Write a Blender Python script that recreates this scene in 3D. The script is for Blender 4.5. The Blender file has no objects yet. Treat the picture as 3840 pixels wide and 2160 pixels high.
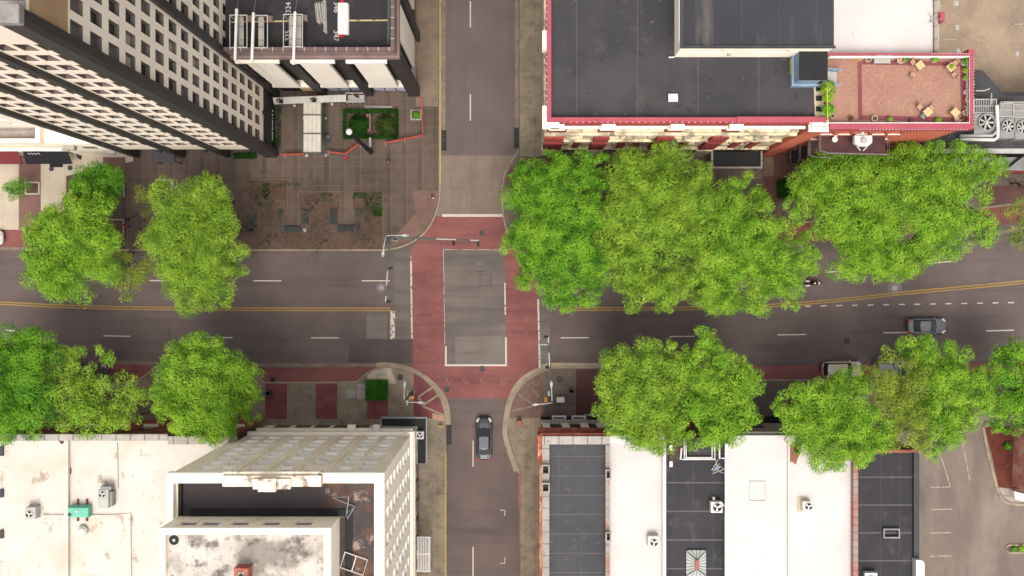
import bpy, math, random
import numpy as np
from mathutils import Vector, Matrix

H, F, NX, NY = 120.0, 3840.0, 1935.0, 1058.0     # flying height; the photograph's scale and the point straight below
RG = random.Random(11)
NR = np.random.default_rng(5)
SC = bpy.context.scene
COL = SC.collection

def wx(px, z=0.0): return (px - NX) * (H - z) / F
def wy(py, z=0.0): return (NY - py) * (H - z) / F
def W(px, py, z=0.0): return (wx(px, z), wy(py, z), z)
def P2(pts, z=0.0): return [(wx(a, z), wy(b, z)) for a, b in pts]
def lin(c):
    c = c / 255.0
    return c / 12.92 if c <= 0.04045 else ((c + 0.055) / 1.055) ** 2.4
def rgb(r, g, b, k=1.0): return (lin(r) * k, lin(g) * k, lin(b) * k)

# ---------------------------------------------------------------- materials
def nodes(name):
    m = bpy.data.materials.new(name); m.use_nodes = True
    nt = m.node_tree
    return m, nt, nt.nodes['Principled BSDF']
def N(nt, t, **k):
    n = nt.nodes.new(t)
    for a, v in k.items(): setattr(n, a, v)
    return n
def mixc(nt, fac, a, b, mode='MIX'):
    n = N(nt, 'ShaderNodeMix', data_type='RGBA', blend_type=mode)
    for s, v in ((n.inputs[0], fac), (n.inputs[6], a), (n.inputs[7], b)):
        if hasattr(v, 'is_linked') or isinstance(v, bpy.types.NodeSocket): nt.links.new(v, s)
        elif isinstance(v, (int, float)): s.default_value = v
        else: s.default_value = (*v, 1)
    return n.outputs[2]
def noise_fac(nt, vec, scale, lo, hi, detail=5.0, rough=0.6):
    n = N(nt, 'ShaderNodeTexNoise'); n.inputs['Scale'].default_value = scale
    n.inputs['Detail'].default_value = detail; n.inputs['Roughness'].default_value = rough
    nt.links.new(vec, n.inputs['Vector'])
    r = N(nt, 'ShaderNodeMapRange'); r.clamp = True
    nt.links.new(n.outputs['Fac'], r.inputs[0])
    r.inputs[1].default_value = lo; r.inputs[2].default_value = hi
    return r.outputs[0]
def mulv(nt, fac, k):
    n = N(nt, 'ShaderNodeMath', operation='MULTIPLY'); nt.links.new(fac, n.inputs[0]); n.inputs[1].default_value = k
    return n.outputs[0]
def vscale(nt, vec, s, off=(0, 0, 0)):
    n = N(nt, 'ShaderNodeMapping'); n.inputs['Scale'].default_value = s; n.inputs['Location'].default_value = off
    nt.links.new(vec, n.inputs['Vector']); return n.outputs[0]
def mat(name, c, c2=None, rough=0.85, s1=0.25, r1=(0.35, 0.65), s2=6.0, var=0.12, bump=0.0, spec=0.25,
        grids=(), stains=(), metal=0.0, bands=None):
    """Two-tone noise base; stains = (scale, lo, hi, colour, amount, stretch); grids = (w, h, line, colour, amount, offset)."""
    m, nt, b = nodes(name)
    v = N(nt, 'ShaderNodeTexCoord').outputs['Object']
    col = mixc(nt, noise_fac(nt, v, s1, *r1), c, c2 or tuple(x * 0.82 for x in c))
    if bands:
        per, frac, bc, amt, off = bands
        sx = N(nt, 'ShaderNodeSeparateXYZ'); nt.links.new(v, sx.inputs[0])
        a = N(nt, 'ShaderNodeMath', operation='ADD'); nt.links.new(sx.outputs[0], a.inputs[0]); a.inputs[1].default_value = off
        mo = N(nt, 'ShaderNodeMath', operation='FLOORED_MODULO'); nt.links.new(a.outputs[0], mo.inputs[0]); mo.inputs[1].default_value = per
        lt = N(nt, 'ShaderNodeMath', operation='LESS_THAN'); nt.links.new(mo.outputs[0], lt.inputs[0]); lt.inputs[1].default_value = per * frac
        fd = N(nt, 'ShaderNodeMath', operation='MULTIPLY'); nt.links.new(lt.outputs[0], fd.inputs[0])
        nt.links.new(mulv(nt, noise_fac(nt, vscale(nt, v, (1, .6, 1)), 0.55, .33, .62), amt), fd.inputs[1])
        col = mixc(nt, fd.outputs[0], col, bc)
    for sc, lo, hi, cc, amt, st in stains:
        col = mixc(nt, mulv(nt, noise_fac(nt, vscale(nt, v, st, (sc * 7, lo * 31, 0)), sc, lo, hi), amt), col, cc)
    for w, h, ln, gc, amt, off in grids:
        g = N(nt, 'ShaderNodeTexBrick'); g.offset = off; g.squash = 1.0
        nt.links.new(v, g.inputs['Vector']); g.inputs['Scale'].default_value = 1.0
        g.inputs['Brick Width'].default_value = w; g.inputs['Row Height'].default_value = h
        g.inputs['Mortar Size'].default_value = ln; g.inputs['Mortar Smooth'].default_value = 0.3
        col = mixc(nt, mulv(nt, g.outputs['Fac'], amt), col, gc)
    f = noise_fac(nt, v, s2, 0.25, 0.75, 4.0)
    r = N(nt, 'ShaderNodeMapRange'); nt.links.new(f, r.inputs[0]); r.inputs[3].default_value = 1 - var; r.inputs[4].default_value = 1 + var
    cb = N(nt, 'ShaderNodeCombineColor')
    for i in range(3): nt.links.new(r.outputs[0], cb.inputs[i])
    col = mixc(nt, 1.0, col, cb.outputs[0], 'MULTIPLY')
    nt.links.new(col, b.inputs['Base Color'])
    b.inputs['Roughness'].default_value = rough; b.inputs['Metallic'].default_value = metal
    b.inputs['Specular IOR Level'].default_value = spec
    if bump:
        bn = N(nt, 'ShaderNodeBump'); bn.inputs['Strength'].default_value = bump; bn.inputs['Distance'].default_value = 0.05
        nt.links.new(f, bn.inputs['Height']); nt.links.new(bn.outputs[0], b.inputs['Normal'])
    return m
def leafmat(name, a, b2, c3):
    m, nt, b = nodes(name); nt.nodes.remove(b)
    out = nt.nodes['Material Output']
    g = N(nt, 'ShaderNodeNewGeometry'); v = N(nt, 'ShaderNodeTexCoord').outputs['Object']
    col = mixc(nt, noise_fac(nt, v, 0.32, .38, .62, 3), a, b2)
    col = mixc(nt, mulv(nt, noise_fac(nt, v, 0.75, .46, .62, 3), .9), col, c3)
    hv = N(nt, 'ShaderNodeHueSaturation'); nt.links.new(col, hv.inputs['Color'])
    r = N(nt, 'ShaderNodeMapRange'); nt.links.new(g.outputs['Random Per Island'], r.inputs[0]); r.inputs[3].default_value = .87; r.inputs[4].default_value = 1.14
    nt.links.new(r.outputs[0], hv.inputs['Value'])
    d = N(nt, 'ShaderNodeBsdfDiffuse'); t = N(nt, 'ShaderNodeBsdfTranslucent')
    nt.links.new(hv.outputs[0], d.inputs[0]); nt.links.new(hv.outputs[0], t.inputs[0])
    mx = N(nt, 'ShaderNodeMixShader'); mx.inputs[0].default_value = .2
    nt.links.new(d.outputs[0], mx.inputs[1]); nt.links.new(t.outputs[0], mx.inputs[2]); nt.links.new(mx.outputs[0], out.inputs[0])
    return m
def glossy(name, c, rough=.2, spec=.5, metal=0., coat=0.):
    m, nt, b = nodes(name)
    v = N(nt, 'ShaderNodeTexCoord').outputs['Object']
    nt.links.new(mixc(nt, noise_fac(nt, v, 2.2, .3, .7), c, tuple(x * .8 for x in c)), b.inputs['Base Color'])
    b.inputs['Roughness'].default_value = rough; b.inputs['Specular IOR Level'].default_value = spec
    b.inputs['Metallic'].default_value = metal; b.inputs['Coat Weight'].default_value = coat
    return m

# ---------------------------------------------------------------- mesh builder
class MB:
    def __init__(s): s.v = []; s.f = []; s.mi = []; s.m = 0
    def add(s, vs, fs):
        b = len(s.v); s.v += [tuple(p) for p in vs]; s.f += [tuple(i + b for i in f) for f in fs]; s.mi += [s.m] * len(fs); return s
    def quad(s, *p): return s.add(p, [tuple(range(len(p)))])
    def box(s, x0, x1, y0, y1, z0, z1):
        x0, x1 = min(x0, x1), max(x0, x1); y0, y1 = min(y0, y1), max(y0, y1)
        return s.prism([(x0, y0), (x1, y0), (x1, y1), (x0, y1)], z0, z1)
    def pbox(s, a, b, c, d, zr, z0, z1):                     # pixel rectangle seen at height zr
        return s.box(wx(a, zr), wx(b, zr), wy(c, zr), wy(d, zr), z0, z1)
    def prism(s, poly, z0, z1, top=None):
        n = len(poly); t = top or poly
        vs = [(x, y, z0) for x, y in poly] + [(x, y, z1) for x, y in t]
        return s.add(vs, [tuple(range(n - 1, -1, -1)), tuple(range(n, 2 * n))] + [(i, (i + 1) % n, n + (i + 1) % n, n + i) for i in range(n)])
    def obox(s, c, ang, lx, ly, z0, z1):
        ca, sa = math.cos(ang), math.sin(ang)
        return s.prism([(c[0] + ca * x - sa * y, c[1] + sa * x + ca * y) for x, y in ((-lx / 2, -ly / 2), (lx / 2, -ly / 2), (lx / 2, ly / 2), (-lx / 2, ly / 2))], z0, z1)
    def sheet(s, poly, z): return s.add([(x, y, z) for x, y in poly], [tuple(range(len(poly)))])
    def strip(s, pts, w, z, z0=None):                        # ribbon along a 2-D path; z0 gives it thickness
        L = []; Rr = []
        for i, p in enumerate(pts):
            a = pts[max(i - 1, 0)]; b = pts[min(i + 1, len(pts) - 1)]
            d = Vector((b[0] - a[0], b[1] - a[1])).normalized(); n = Vector((-d.y, d.x)) * (w / 2)
            L.append((p[0] + n.x, p[1] + n.y)); Rr.append((p[0] - n.x, p[1] - n.y))
        for i in range(len(pts) - 1):
            q = [L[i], Rr[i], Rr[i + 1], L[i + 1]]
            if z0 is None: s.sheet(q, z)
            else: s.prism(q, z0, z)
        return s
    def cyl(s, x, y, r, z0, z1, n=14, r2=None):
        r2 = r if r2 is None else r2
        A = [(math.cos(2 * math.pi * i / n), math.sin(2 * math.pi * i / n)) for i in range(n)]
        return s.prism([(x + r * a, y + r * b) for a, b in A], z0, z1, [(x + r2 * a, y + r2 * b) for a, b in A])
    def annulus(s, x, y, r0, r1, z0, z1, n=20):
        vs = []; fs = []
        for i in range(n):
            a = 2 * math.pi * i / n; c, d = math.cos(a), math.sin(a)
            vs += [(x + r0 * c, y + r0 * d, z0), (x + r1 * c, y + r1 * d, z0), (x + r1 * c, y + r1 * d, z1), (x + r0 * c, y + r0 * d, z1)]
            j = (i + 1) % n
            fs += [(4 * i + k, 4 * j + k, 4 * j + (k + 1) % 4, 4 * i + (k + 1) % 4) for k in range(4)]
        return s.add(vs, fs)
    def tube(s, pts, r, n=5, r2=None):
        P = [Vector(p) for p in pts]; m = len(P); r2 = r if r2 is None else r2
        vs = []; fs = []
        for i, p in enumerate(P):
            d = (P[min(i + 1, m - 1)] - P[max(i - 1, 0)]).normalized()
            a = d.cross(Vector((0, 0, 1)) if abs(d.z) < .9 else Vector((1, 0, 0))).normalized(); b = d.cross(a)
            rr = r + (r2 - r) * i / (m - 1)
            vs += [p + (a * math.cos(2 * math.pi * k / n) + b * math.sin(2 * math.pi * k / n)) * rr for k in range(n)]
        for i in range(m - 1):
            fs += [(i * n + k, i * n + (k + 1) % n, (i + 1) * n + (k + 1) % n, (i + 1) * n + k) for k in range(n)]
        fs += [tuple(range(n)), tuple(range((m - 1) * n, m * n))]
        return s.add(vs, fs)
    def sph(s, c, r, n=12, m=8, sz=1.0):
        vs = []; fs = []
        for j in range(m + 1):
            t = math.pi * j / m
            for i in range(n):
                a = 2 * math.pi * i / n
                vs.append((c[0] + r * math.sin(t) * math.cos(a), c[1] + r * math.sin(t) * math.sin(a), c[2] + r * sz * math.cos(t)))
        for j in range(m):
            fs += [(j * n + i, j * n + (i + 1) % n, (j + 1) * n + (i + 1) % n, (j + 1) * n + i) for i in range(n)]
        return s.add(vs, fs)
    def frame(s, x0, x1, y0, y1, t, z0, z1):                 # four butted boxes round a rectangle
        s.box(x0, x1, y0, y0 + t, z0, z1); s.box(x0, x1, y1 - t, y1, z0, z1)
        s.box(x0, x0 + t, y0 + t, y1 - t, z0, z1); return s.box(x1 - t, x1, y0 + t, y1 - t, z0, z1)
    def build(s, name, m, parent=None, w=False, bev=0.0, smooth=False, kind=None, label=None):
        me = bpy.data.meshes.new(name); me.from_pydata(s.v, [], s.f)
        for mm in (m if isinstance(m, (list, tuple)) else [m]): me.materials.append(mm)
        if max(s.mi, default=0): me.polygons.foreach_set('material_index', s.mi)
        if smooth: me.polygons.foreach_set('use_smooth', [True] * len(me.polygons))
        me.update()
        return link(name, me, parent, w, bev, kind, label)
def link(name, me, parent=None, w=False, bev=0.0, kind=None, label=None):
    o = bpy.data.objects.new(name, me); COL.objects.link(o)
    if parent:
        o.parent = parent
        if w: o.location = -Vector(parent.location)
    if bev:
        b = o.modifiers.new('Bevel', 'BEVEL'); b.width = bev; b.segments = 2; b.limit_method = 'ANGLE'
    if kind: o['kind'] = kind
    if label: o['label'] = label
    return o
def thing(name, label, cat, loc=(0, 0, 0), rz=0.0, group=None):
    o = bpy.data.objects.new(name, None); COL.objects.link(o)
    o.location = loc; o.rotation_euler = (0, 0, rz); o.empty_display_size = .3
    return tag(o, label, cat, group)
def tag(o, label, cat, group=None):
    o['label'] = label; o['category'] = cat
    if group: o['group'] = group
    return o
def dup(root, loc, rz=0.0, label=None, group=None, sc=1.0):
    r = root.copy(); COL.objects.link(r); r.location = loc; r.rotation_euler = (0, 0, rz); r.scale = (sc, sc, sc)
    if label: r['label'] = label
    if group: r['group'] = group
    for ch in list(root.children):
        c = ch.copy(); COL.objects.link(c); c.parent = r
        for g in list(ch.children):
            d = g.copy(); COL.objects.link(d); d.parent = c
    return r
def struct(name, mb, m, **k): return mb.build(name, m, kind='structure', **k)
def arc(cx, cy, r, a0, a1, n=10):
    return [(cx + r * math.cos(math.radians(a0 + (a1 - a0) * i / n)), cy + r * math.sin(math.radians(a0 + (a1 - a0) * i / n))) for i in range(n + 1)]
def smoothpath(pts, n=4):                                    # Catmull-Rom through pixel points
    out = []
    for i in range(len(pts) - 1):
        p0 = pts[max(i - 1, 0)]; p1 = pts[i]; p2 = pts[i + 1]; p3 = pts[min(i + 2, len(pts) - 1)]
        for k in range(n):
            t = k / n
            out.append(tuple(.5 * (2 * p1[j] + (p2[j] - p0[j]) * t + (2 * p0[j] - 5 * p1[j] + 4 * p2[j] - p3[j]) * t * t + (3 * p1[j] - p0[j] - 3 * p2[j] + p3[j]) * t ** 3) for j in (0, 1)))
    return out + [tuple(pts[-1])]

# ---------------------------------------------------------------- palette
K = 0.70                                                     # picture colours to surface colours under this light
def C(r, g, b): return rgb(r, g, b, K)
def CW(r, g, b): return tuple(min(.88, x) for x in rgb(r, g, b, 1.0))      # upright faces see half the sky
ASPH = mat('asphalt', C(116, 101, 96), C(98, 86, 82), .9, .12, (.35, .65), 14, .10, .15, stains=[(.8, .52, .8, C(70, 60, 58), .55, (.05, 1, 1)), (2.5, .62, .72, C(66, 58, 56), .4, (.3, 1, 1)), (.35, .55, .75, C(118, 106, 100), .5, (.3, 1, 1))])
ASPH_N = mat('asphalt_side_street', C(114, 101, 96), C(103, 91, 87), .9, .15, (.35, .65), 14, .09, .15, stains=[(1.2, .5, .8, C(92, 80, 76), .45, (1, .06, 1)), (3.5, .68, .74, C(70, 62, 60), .6, (1, 1, 1))])
ASPH_D = mat('asphalt_dark_patch', C(98, 86, 84), C(88, 77, 75), .9, .3, (.35, .65), 14, .10, .15, stains=[(.9, .5, .8, C(70, 61, 60), .5, (.06, 1, 1))])
ASPH_C = mat('asphalt_crossing', C(124, 114, 106), C(108, 99, 92), .9, .2, (.35, .65), 14, .09, .15, stains=[(.55, .42, .7, C(88, 80, 76), .9, (.06, 1, 1)), (3, .66, .73, C(80, 72, 68), .5, (1, 1, 1))])
ASPH_P = mat('asphalt_pale_patch', C(128, 118, 110), C(116, 107, 100), .9, .3, (.35, .65), 14, .08, .15, stains=[(1.1, .55, .75, C(92, 84, 78), .7, (.2, 1, 1))])
LOTM = mat('lot_asphalt', C(138, 123, 112), C(120, 107, 98), .9, .1, (.35, .65), 10, .10, .15, stains=[(.22, .5, .7, C(152, 138, 126), .8, (1, .35, 1)), (.5, .55, .75, C(92, 81, 76), .5, (1, .3, 1))])
LOTT = mat('lot_concrete', C(176, 154, 128), C(150, 130, 112), .9, .16, (.35, .65), 7, .12, .1, stains=[(.4, .5, .72, C(136, 118, 106), .7, (1, 1, 1)), (1.7, .58, .72, C(190, 170, 142), .6, (1, 1, 1))])
APRON = mat('apron_concrete', C(140, 124, 110), C(124, 109, 97), .9, .3, (.35, .65), 9, .09, .1, stains=[(.8, .5, .8, C(108, 95, 86), .5, (1, .15, 1))], grids=[(5.2, 3.7, .03, C(96, 84, 76), .5, 0)])
REDB = mat('red_brick_paving', C(152, 97, 92), C(132, 80, 77), .9, .22, (.35, .65), 5, .14, .1, stains=[(.6, .45, .72, C(104, 66, 64), .75, (.07, 1, 1)), (1.4, .58, .75, C(166, 112, 102), .5, (.5, 1, 1)), (.3, .54, .7, C(164, 104, 82), .5, (.5, 1, 1)), (2.6, .6, .7, C(120, 84, 80), .5, (1, 1, 1))], grids=[(.24, .12, .012, C(100, 62, 58), .45, .5)])
REDW = mat('red_brick_walk', C(142, 82, 82), C(122, 68, 70), .9, .5, (.35, .65), 5, .15, .1, stains=[(.9, .5, .75, C(88, 56, 56), .6, (1, 1, 1))], grids=[(.24, .12, .012, C(96, 60, 58), .4, .5)])
PINKW = mat('faded_brick_walk', C(134, 106, 94), C(116, 92, 82), .9, .4, (.35, .65), 5, .13, .1, stains=[(.8, .5, .75, C(108, 84, 74), .6, (1, 1, 1)), (.5, .56, .7, C(150, 96, 90), .5, (1, 1, 1))], grids=[(.24, .12, .012, C(100, 78, 70), .35, .5)])
PLAZA = mat('plaza_pavers', C(112, 95, 84), C(92, 79, 70), .9, .13, (.35, .65), 6, .13, .1, stains=[(.9, .5, .75, C(78, 67, 60), .55, (1, 1, 1)), (.25, .5, .7, C(98, 76, 68), .6, (1, 1, 1))], bands=(1.82, .31, C(78, 68, 64), .75, .62), grids=[(1.82, 1.13, .022, C(144, 128, 112), .55, 0), (1.17, 1.13, .012, C(80, 70, 62), .35, 0)])
TANW = mat('tan_sidewalk', C(142, 124, 104), C(124, 108, 92), .9, .3, (.35, .65), 7, .1, .1, stains=[(.7, .52, .74, C(108, 94, 80), .6, (1, 1, 1))], grids=[(2.1, 3.6, .02, C(98, 86, 76), .5, 0)])
GREYW = mat('grey_sidewalk', C(156, 141, 120), C(134, 121, 104), .9, .3, (.35, .65), 7, .1, .1, stains=[(.8, .5, .74, C(92, 82, 72), .65, (1, 1, 1)), (2.2, .6, .7, C(84, 74, 66), .5, (1, 1, 1))], grids=[(1.15, 1.55, .022, C(90, 80, 70), .5, 0)])
BROWNW = mat('brown_sidewalk', C(128, 112, 100), C(108, 94, 86), .9, .3, (.35, .65), 7, .1, .1, stains=[(.6, .5, .74, C(82, 70, 64), .6, (1, 1, 1))], grids=[(2.0, 2.4, .02, C(82, 72, 64), .5, 0)])
CREAMW = mat('cream_sidewalk', C(204, 190, 168), C(190, 176, 156), .9, .3, (.35, .65), 6, .05, .05, grids=[(1.82, 1.95, .02, C(160, 146, 128), .6, 0)], stains=[(.9, .58, .75, C(172, 158, 138), .5, (1, 1, 1))])
MAUVEW = mat('mauve_brick_band', C(136, 102, 94), C(122, 90, 84), .9, .4, (.35, .65), 6, .08, .05, grids=[(.24, .12, .012, C(110, 84, 78), .4, .5)])
KERB = mat('kerb_concrete', C(176, 158, 134), C(152, 136, 117), .9, .5, (.35, .65), 6, .1, .1, stains=[(1.5, .55, .7, C(112, 98, 86), .6, (1, 1, 1))], grids=[(3.0, 3.0, .03, C(110, 98, 86), .5, 0)])
GUTT = mat('gutter_concrete', C(144, 128, 110), C(124, 110, 97), .9, .5, (.35, .65), 6, .1, .1, stains=[(1.5, .5, .7, C(92, 78, 70), .6, (1, 1, 1))])
def paint(name, c, under, lo=.42, hi=.5):
    return mat(name, c, tuple(x * .9 for x in c), .8, .8, (.3, .7), 9, .06, stains=[(2.6, 1 - hi, 1 - lo, under, .9, (1, 1, 1))])
WHITEP = paint('white_road_paint', C(214, 202, 188), C(120, 106, 98), .30, .36)
WORNP = paint('worn_white_paint', C(212, 200, 184), C(126, 84, 80), .42, .47)
YELP = paint('yellow_road_paint', C(176, 140, 70), C(116, 98, 80), .33, .43)
KYEL = paint('yellow_kerb_paint', C(196, 170, 92), C(150, 134, 106), .36, .46)
KRED = paint('red_kerb_paint', C(164, 92, 76), C(150, 128, 108), .38, .5)
MULCH = mat('mulch', C(108, 86, 72), C(92, 73, 62), .95, .5, (.35, .65), 9, .3, .6, stains=[(3.5, .5, .65, C(66, 50, 42), .6, (1, 1, 1)), (.8, .55, .7, C(92, 84, 58), .5, (1, 1, 1))])
MULCHR = mat('red_mulch', C(118, 62, 48), C(100, 52, 42), .95, .5, (.35, .65), 9, .3, .6, stains=[(3.5, .5, .65, C(74, 40, 34), .6, (1, 1, 1))])
TOWS = mat('tower_precast', CW(222, 208, 190), CW(215, 200, 182), .8, .2, (.35, .65), 5, .03, stains=[(.5, .58, .8, CW(206, 190, 170), .3, (1, 1, .15))], grids=())
BLACKST = mat('black_granite', C(62, 56, 55), C(52, 48, 48), .55, .4, (.35, .65), 6, .1, spec=.4)
DARKWALL = mat('dark_wall', C(58, 54, 54), C(46, 44, 46), .6, .4, (.35, .65), 5, .12)
NAVY = glossy('navy_glazing', C(30, 42, 58), .25)
PODC = mat('podium_coping', C(122, 98, 95), C(108, 88, 86), .85, .8, (.35, .65), 5, .14, grids=[(1.0, 40, .03, C(214, 204, 196), .9, 0)])
PODCE = mat('podium_coping_east', C(122, 98, 95), C(108, 88, 86), .85, .8, (.35, .65), 5, .14, grids=[(40, 1.0, .03, C(214, 204, 196), .9, 0)])
PODF = mat('podium_fascia', CW(128, 108, 102), CW(112, 94, 90), .85, .6, (.35, .65), 5, .1)
LOUV = mat('brown_louvre', CW(92, 76, 66), CW(70, 60, 56), .8, .4, (.35, .65), 5, .15, grids=[(60, .16, .05, CW(44, 38, 38), .85, 0)])
PANEL = mat('cream_panel', CW(226, 215, 200), CW(218, 206, 190), .75, .3, (.35, .65), 4, .025)
DECK = mat('black_deck', C(56, 53, 55), C(47, 44, 47), .8, .25, (.35, .65), 8, .12, stains=[(.5, .56, .75, C(82, 76, 76), .6, (1, 1, 1))])
ROOFB = mat('black_membrane', C(58, 56, 60), C(49, 47, 52), .75, .12, (.35, .65), 6, .08, spec=.35, stains=[(.5, .58, .78, C(92, 82, 72), .85, (1, .4, 1)), (1.8, .63, .72, C(128, 119, 110), .6, (1, 1, 1)), (.13, .46, .62, C(70, 66, 66), .9, (1, 1, 1)), (.9, .62, .66, C(46, 44, 46), .6, (1, 1, 1))], grids=[(5.9, 60, .035, C(108, 101, 96), .6, 0), (60, 6.2, .02, C(92, 87, 84), .4, 0)])
ROOFK = mat('black_roof_streaked', C(58, 57, 62), C(50, 49, 55), .75, .15, (.35, .65), 6, .07, spec=.35, stains=[(.55, .58, .72, C(104, 96, 88), .7, (1, .14, 1))], grids=[(3.5, 60, .03, C(92, 86, 82), .4, 0)])
ROOFG = mat('grey_membrane', C(80, 78, 81), C(71, 70, 74), .8, .2, (.35, .65), 6, .06, grids=[(60, 2.05, .05, C(116, 111, 107), .55, 0), (2.3, 60, .03, C(100, 97, 96), .4, 0)], stains=[(1.2, .56, .72, C(104, 100, 95), .5, (1, 1, 1))])
ROOFD = mat('dark_patched_membrane', C(64, 61, 63), C(53, 51, 54), .8, .25, (.35, .65), 6, .08, grids=[(60, 3.05, .09, C(112, 105, 100), .7, 0), (2.1, 60, .03, C(92, 88, 86), .5, 0)], stains=[(.8, .56, .74, C(98, 92, 88), .55, (1, .6, 1))])
ROOFW = mat('white_membrane', C(220, 213, 208), C(212, 203, 196), .7, .2, (.35, .65), 4, .02, grids=[(60, 3.0, .02, C(204, 194, 188), .6, 0), (4.6, 60, .015, C(210, 200, 194), .4, 0)], stains=[(.5, .58, .78, C(210, 196, 182), .6, (1, 1, 1)), (1.6, .66, .72, C(196, 172, 152), .6, (1, 1, 1))])
ROOFS = mat('stained_white_roof', C(226, 217, 207), C(216, 205, 192), .75, .22, (.35, .65), 4, .02, grids=[(60, 5.0, .03, C(196, 184, 170), .5, 0), (7.4, 60, .02, C(200, 188, 174), .4, 0)], stains=[(.22, .53, .68, C(206, 186, 158), .65, (1, 1, 1)), (.6, .6, .68, C(160, 138, 110), .75, (1, .7, 1)), (2.0, .68, .72, C(128, 104, 84), .7, (1, 1, 1))])
ROOFM = mat('mouldy_white_roof', C(226, 214, 202), C(200, 188, 176), .85, .3, (.35, .6), 5, .06, stains=[(.3, .48, .6, C(136, 126, 114), .85, (1, 1, 1)), (.9, .54, .66, C(84, 78, 74), .8, (1, 1, 1)), (2.2, .6, .68, C(60, 56, 54), .6, (1, 1, 1))], grids=[(1.85, 60, .025, C(150, 138, 128), .5, 0)])
ROOFR = mat('rusty_wet_deck', C(82, 66, 62), C(64, 54, 54), .6, .4, (.35, .6), 5, .12, stains=[(.35, .5, .6, C(112, 76, 54), .8, (1, 1, 1)), (.5, .58, .64, C(172, 148, 128), .85, (1, 1, 1)), (.9, .54, .66, C(46, 40, 40), .8, (1, 1, 1))])
ROOFDK = mat('brown_black_deck', C(68, 60, 60), C(60, 54, 55), .7, .2, (.35, .6), 5, .07)
BEIGE = mat('beige_render', CW(238, 226, 203), CW(224, 211, 188), .85, .25, (.35, .65), 6, .05, stains=[(.5, .55, .75, CW(162, 148, 128), .5, (1, 1, .2))])
BEIGET = mat('beige_trim', CW(236, 226, 208), CW(224, 212, 194), .8, .4, (.35, .65), 5, .04, stains=[(1.2, .62, .72, CW(160, 146, 128), .6, (1, 1, 1))])
CRUMB = mat('crumbling_cornice', CW(230, 216, 196), CW(206, 190, 168), .9, .8, (.35, .65), 6, .08, stains=[(1.1, .56, .62, CW(118, 100, 88), .85, (1, 1, 1))], grids=[(1.2, 60, .03, CW(150, 134, 116), .6, 0)])
CREAMF = mat('cream_facade', CW(214, 198, 166), CW(190, 174, 144), .85, .4, (.35, .65), 5, .06, stains=[(.6, .48, .62, CW(132, 118, 100), .8, (1, 1, 1)), (1.5, .54, .62, CW(84, 76, 66), .75, (1, 1, .6))])
CREAMP = mat('cream_paint', CW(240, 230, 208), CW(232, 220, 198), .8, .4, (.35, .65), 5, .03)
REDPINK = mat('rose_coping', C(182, 86, 98), C(172, 78, 91), .7, .5, (.35, .65), 5, .05)
REDTR = mat('dark_red_trim', CW(140, 58, 52), CW(118, 48, 46), .8, .5, (.35, .65), 6, .1)
ORBR = mat('orange_red_brick', CW(180, 96, 72), CW(158, 80, 63), .9, .3, (.35, .65), 5, .1, stains=[(.5, .52, .75, CW(140, 64, 52), .6, (1, 1, 1))])
BRICK = mat('dull_red_brick', CW(142, 80, 67), CW(120, 66, 57), .9, .5, (.35, .65), 5, .14, stains=[(.9, .52, .66, CW(176, 116, 96), .7, (1, 1, .6))])
RUSTW = mat('rusty_painted_brick', CW(190, 140, 108), CW(160, 74, 52), .9, .5, (.42, .56), 5, .12, stains=[(1.6, .55, .68, CW(214, 180, 150), .7, (1, 1, 1))])
STONE = mat('stone_coping', C(178, 168, 156), C(158, 148, 138), .85, .7, (.35, .65), 5, .08, stains=[(1.5, .58, .7, C(122, 112, 104), .6, (1, 1, 1))], grids=[(60, 1.25, .05, C(104, 96, 92), .8, 0)])
STONEX = mat('stone_coping_front', C(188, 180, 168), C(168, 160, 150), .85, .7, (.35, .65), 5, .08, stains=[(1.5, .58, .7, C(122, 112, 104), .6, (1, 1, 1))], grids=[(1.5, 60, .07, C(104, 96, 92), .8, 0)])
TERR = mat('terrace_paving', C(174, 136, 115), C(161, 121, 104), .9, .3, (.35, .65), 9, .12, grids=[(.3, .15, .03, C(160, 108, 94), .5, .5)], stains=[(2.8, .5, .66, C(208, 158, 134), .5, (1, 1, 1))])
TERRB = mat('terrace_border', C(142, 80, 82), C(130, 72, 75), .9, .4, (.35, .65), 9, .1)
WHITE = mat('white_metal', C(236, 230, 224), C(222, 216, 210), .5, .8, (.35, .65), 5, .03, spec=.4)
GREYM = mat('grey_metal', C(150, 148, 146), C(132, 130, 128), .5, .8, (.35, .65), 5, .05, spec=.4)
LGREY = mat('light_grey_casing', C(196, 192, 184), C(180, 176, 168), .55, .8, (.35, .65), 5, .04)
DGREY = mat('dark_grey_metal', C(74, 72, 72), C(60, 58, 60), .6, .8, (.35, .65), 5, .06)
BLACK = mat('black_paint', C(36, 34, 35), C(28, 27, 28), .6, .8, (.35, .65), 5, .06)
DULLBLK = mat('dull_black', C(30, 26, 24), C(24, 22, 21), .6, .5, (.35, .65), 5, .1)
GREENM = mat('green_metal', C(88, 104, 90), C(72, 86, 76), .6, .8, (.35, .65), 5, .06)
DGREEN = mat('dark_green_paint', C(64, 72, 68), C(52, 60, 57), .7, .8, (.35, .65), 5, .1)
ORANGE = mat('orange_plastic', C(204, 86, 62), C(188, 74, 54), .6, .8, (.35, .65), 5, .04)
REDM = mat('red_paint', C(196, 44, 56), C(176, 38, 50), .6, .8, (.35, .65), 5, .05)
TEAL = mat('teal_paint', C(120, 200, 170), C(108, 186, 158), .6, .8, (.35, .65), 5, .04)
BLUE = mat('blue_paint', CW(128, 145, 160), CW(112, 130, 148), .6, .8, (.35, .65), 5, .05)
YELLOW = mat('yellow_paint', C(222, 198, 92), C(206, 180, 80), .6, .8, (.35, .65), 5, .04)
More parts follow.
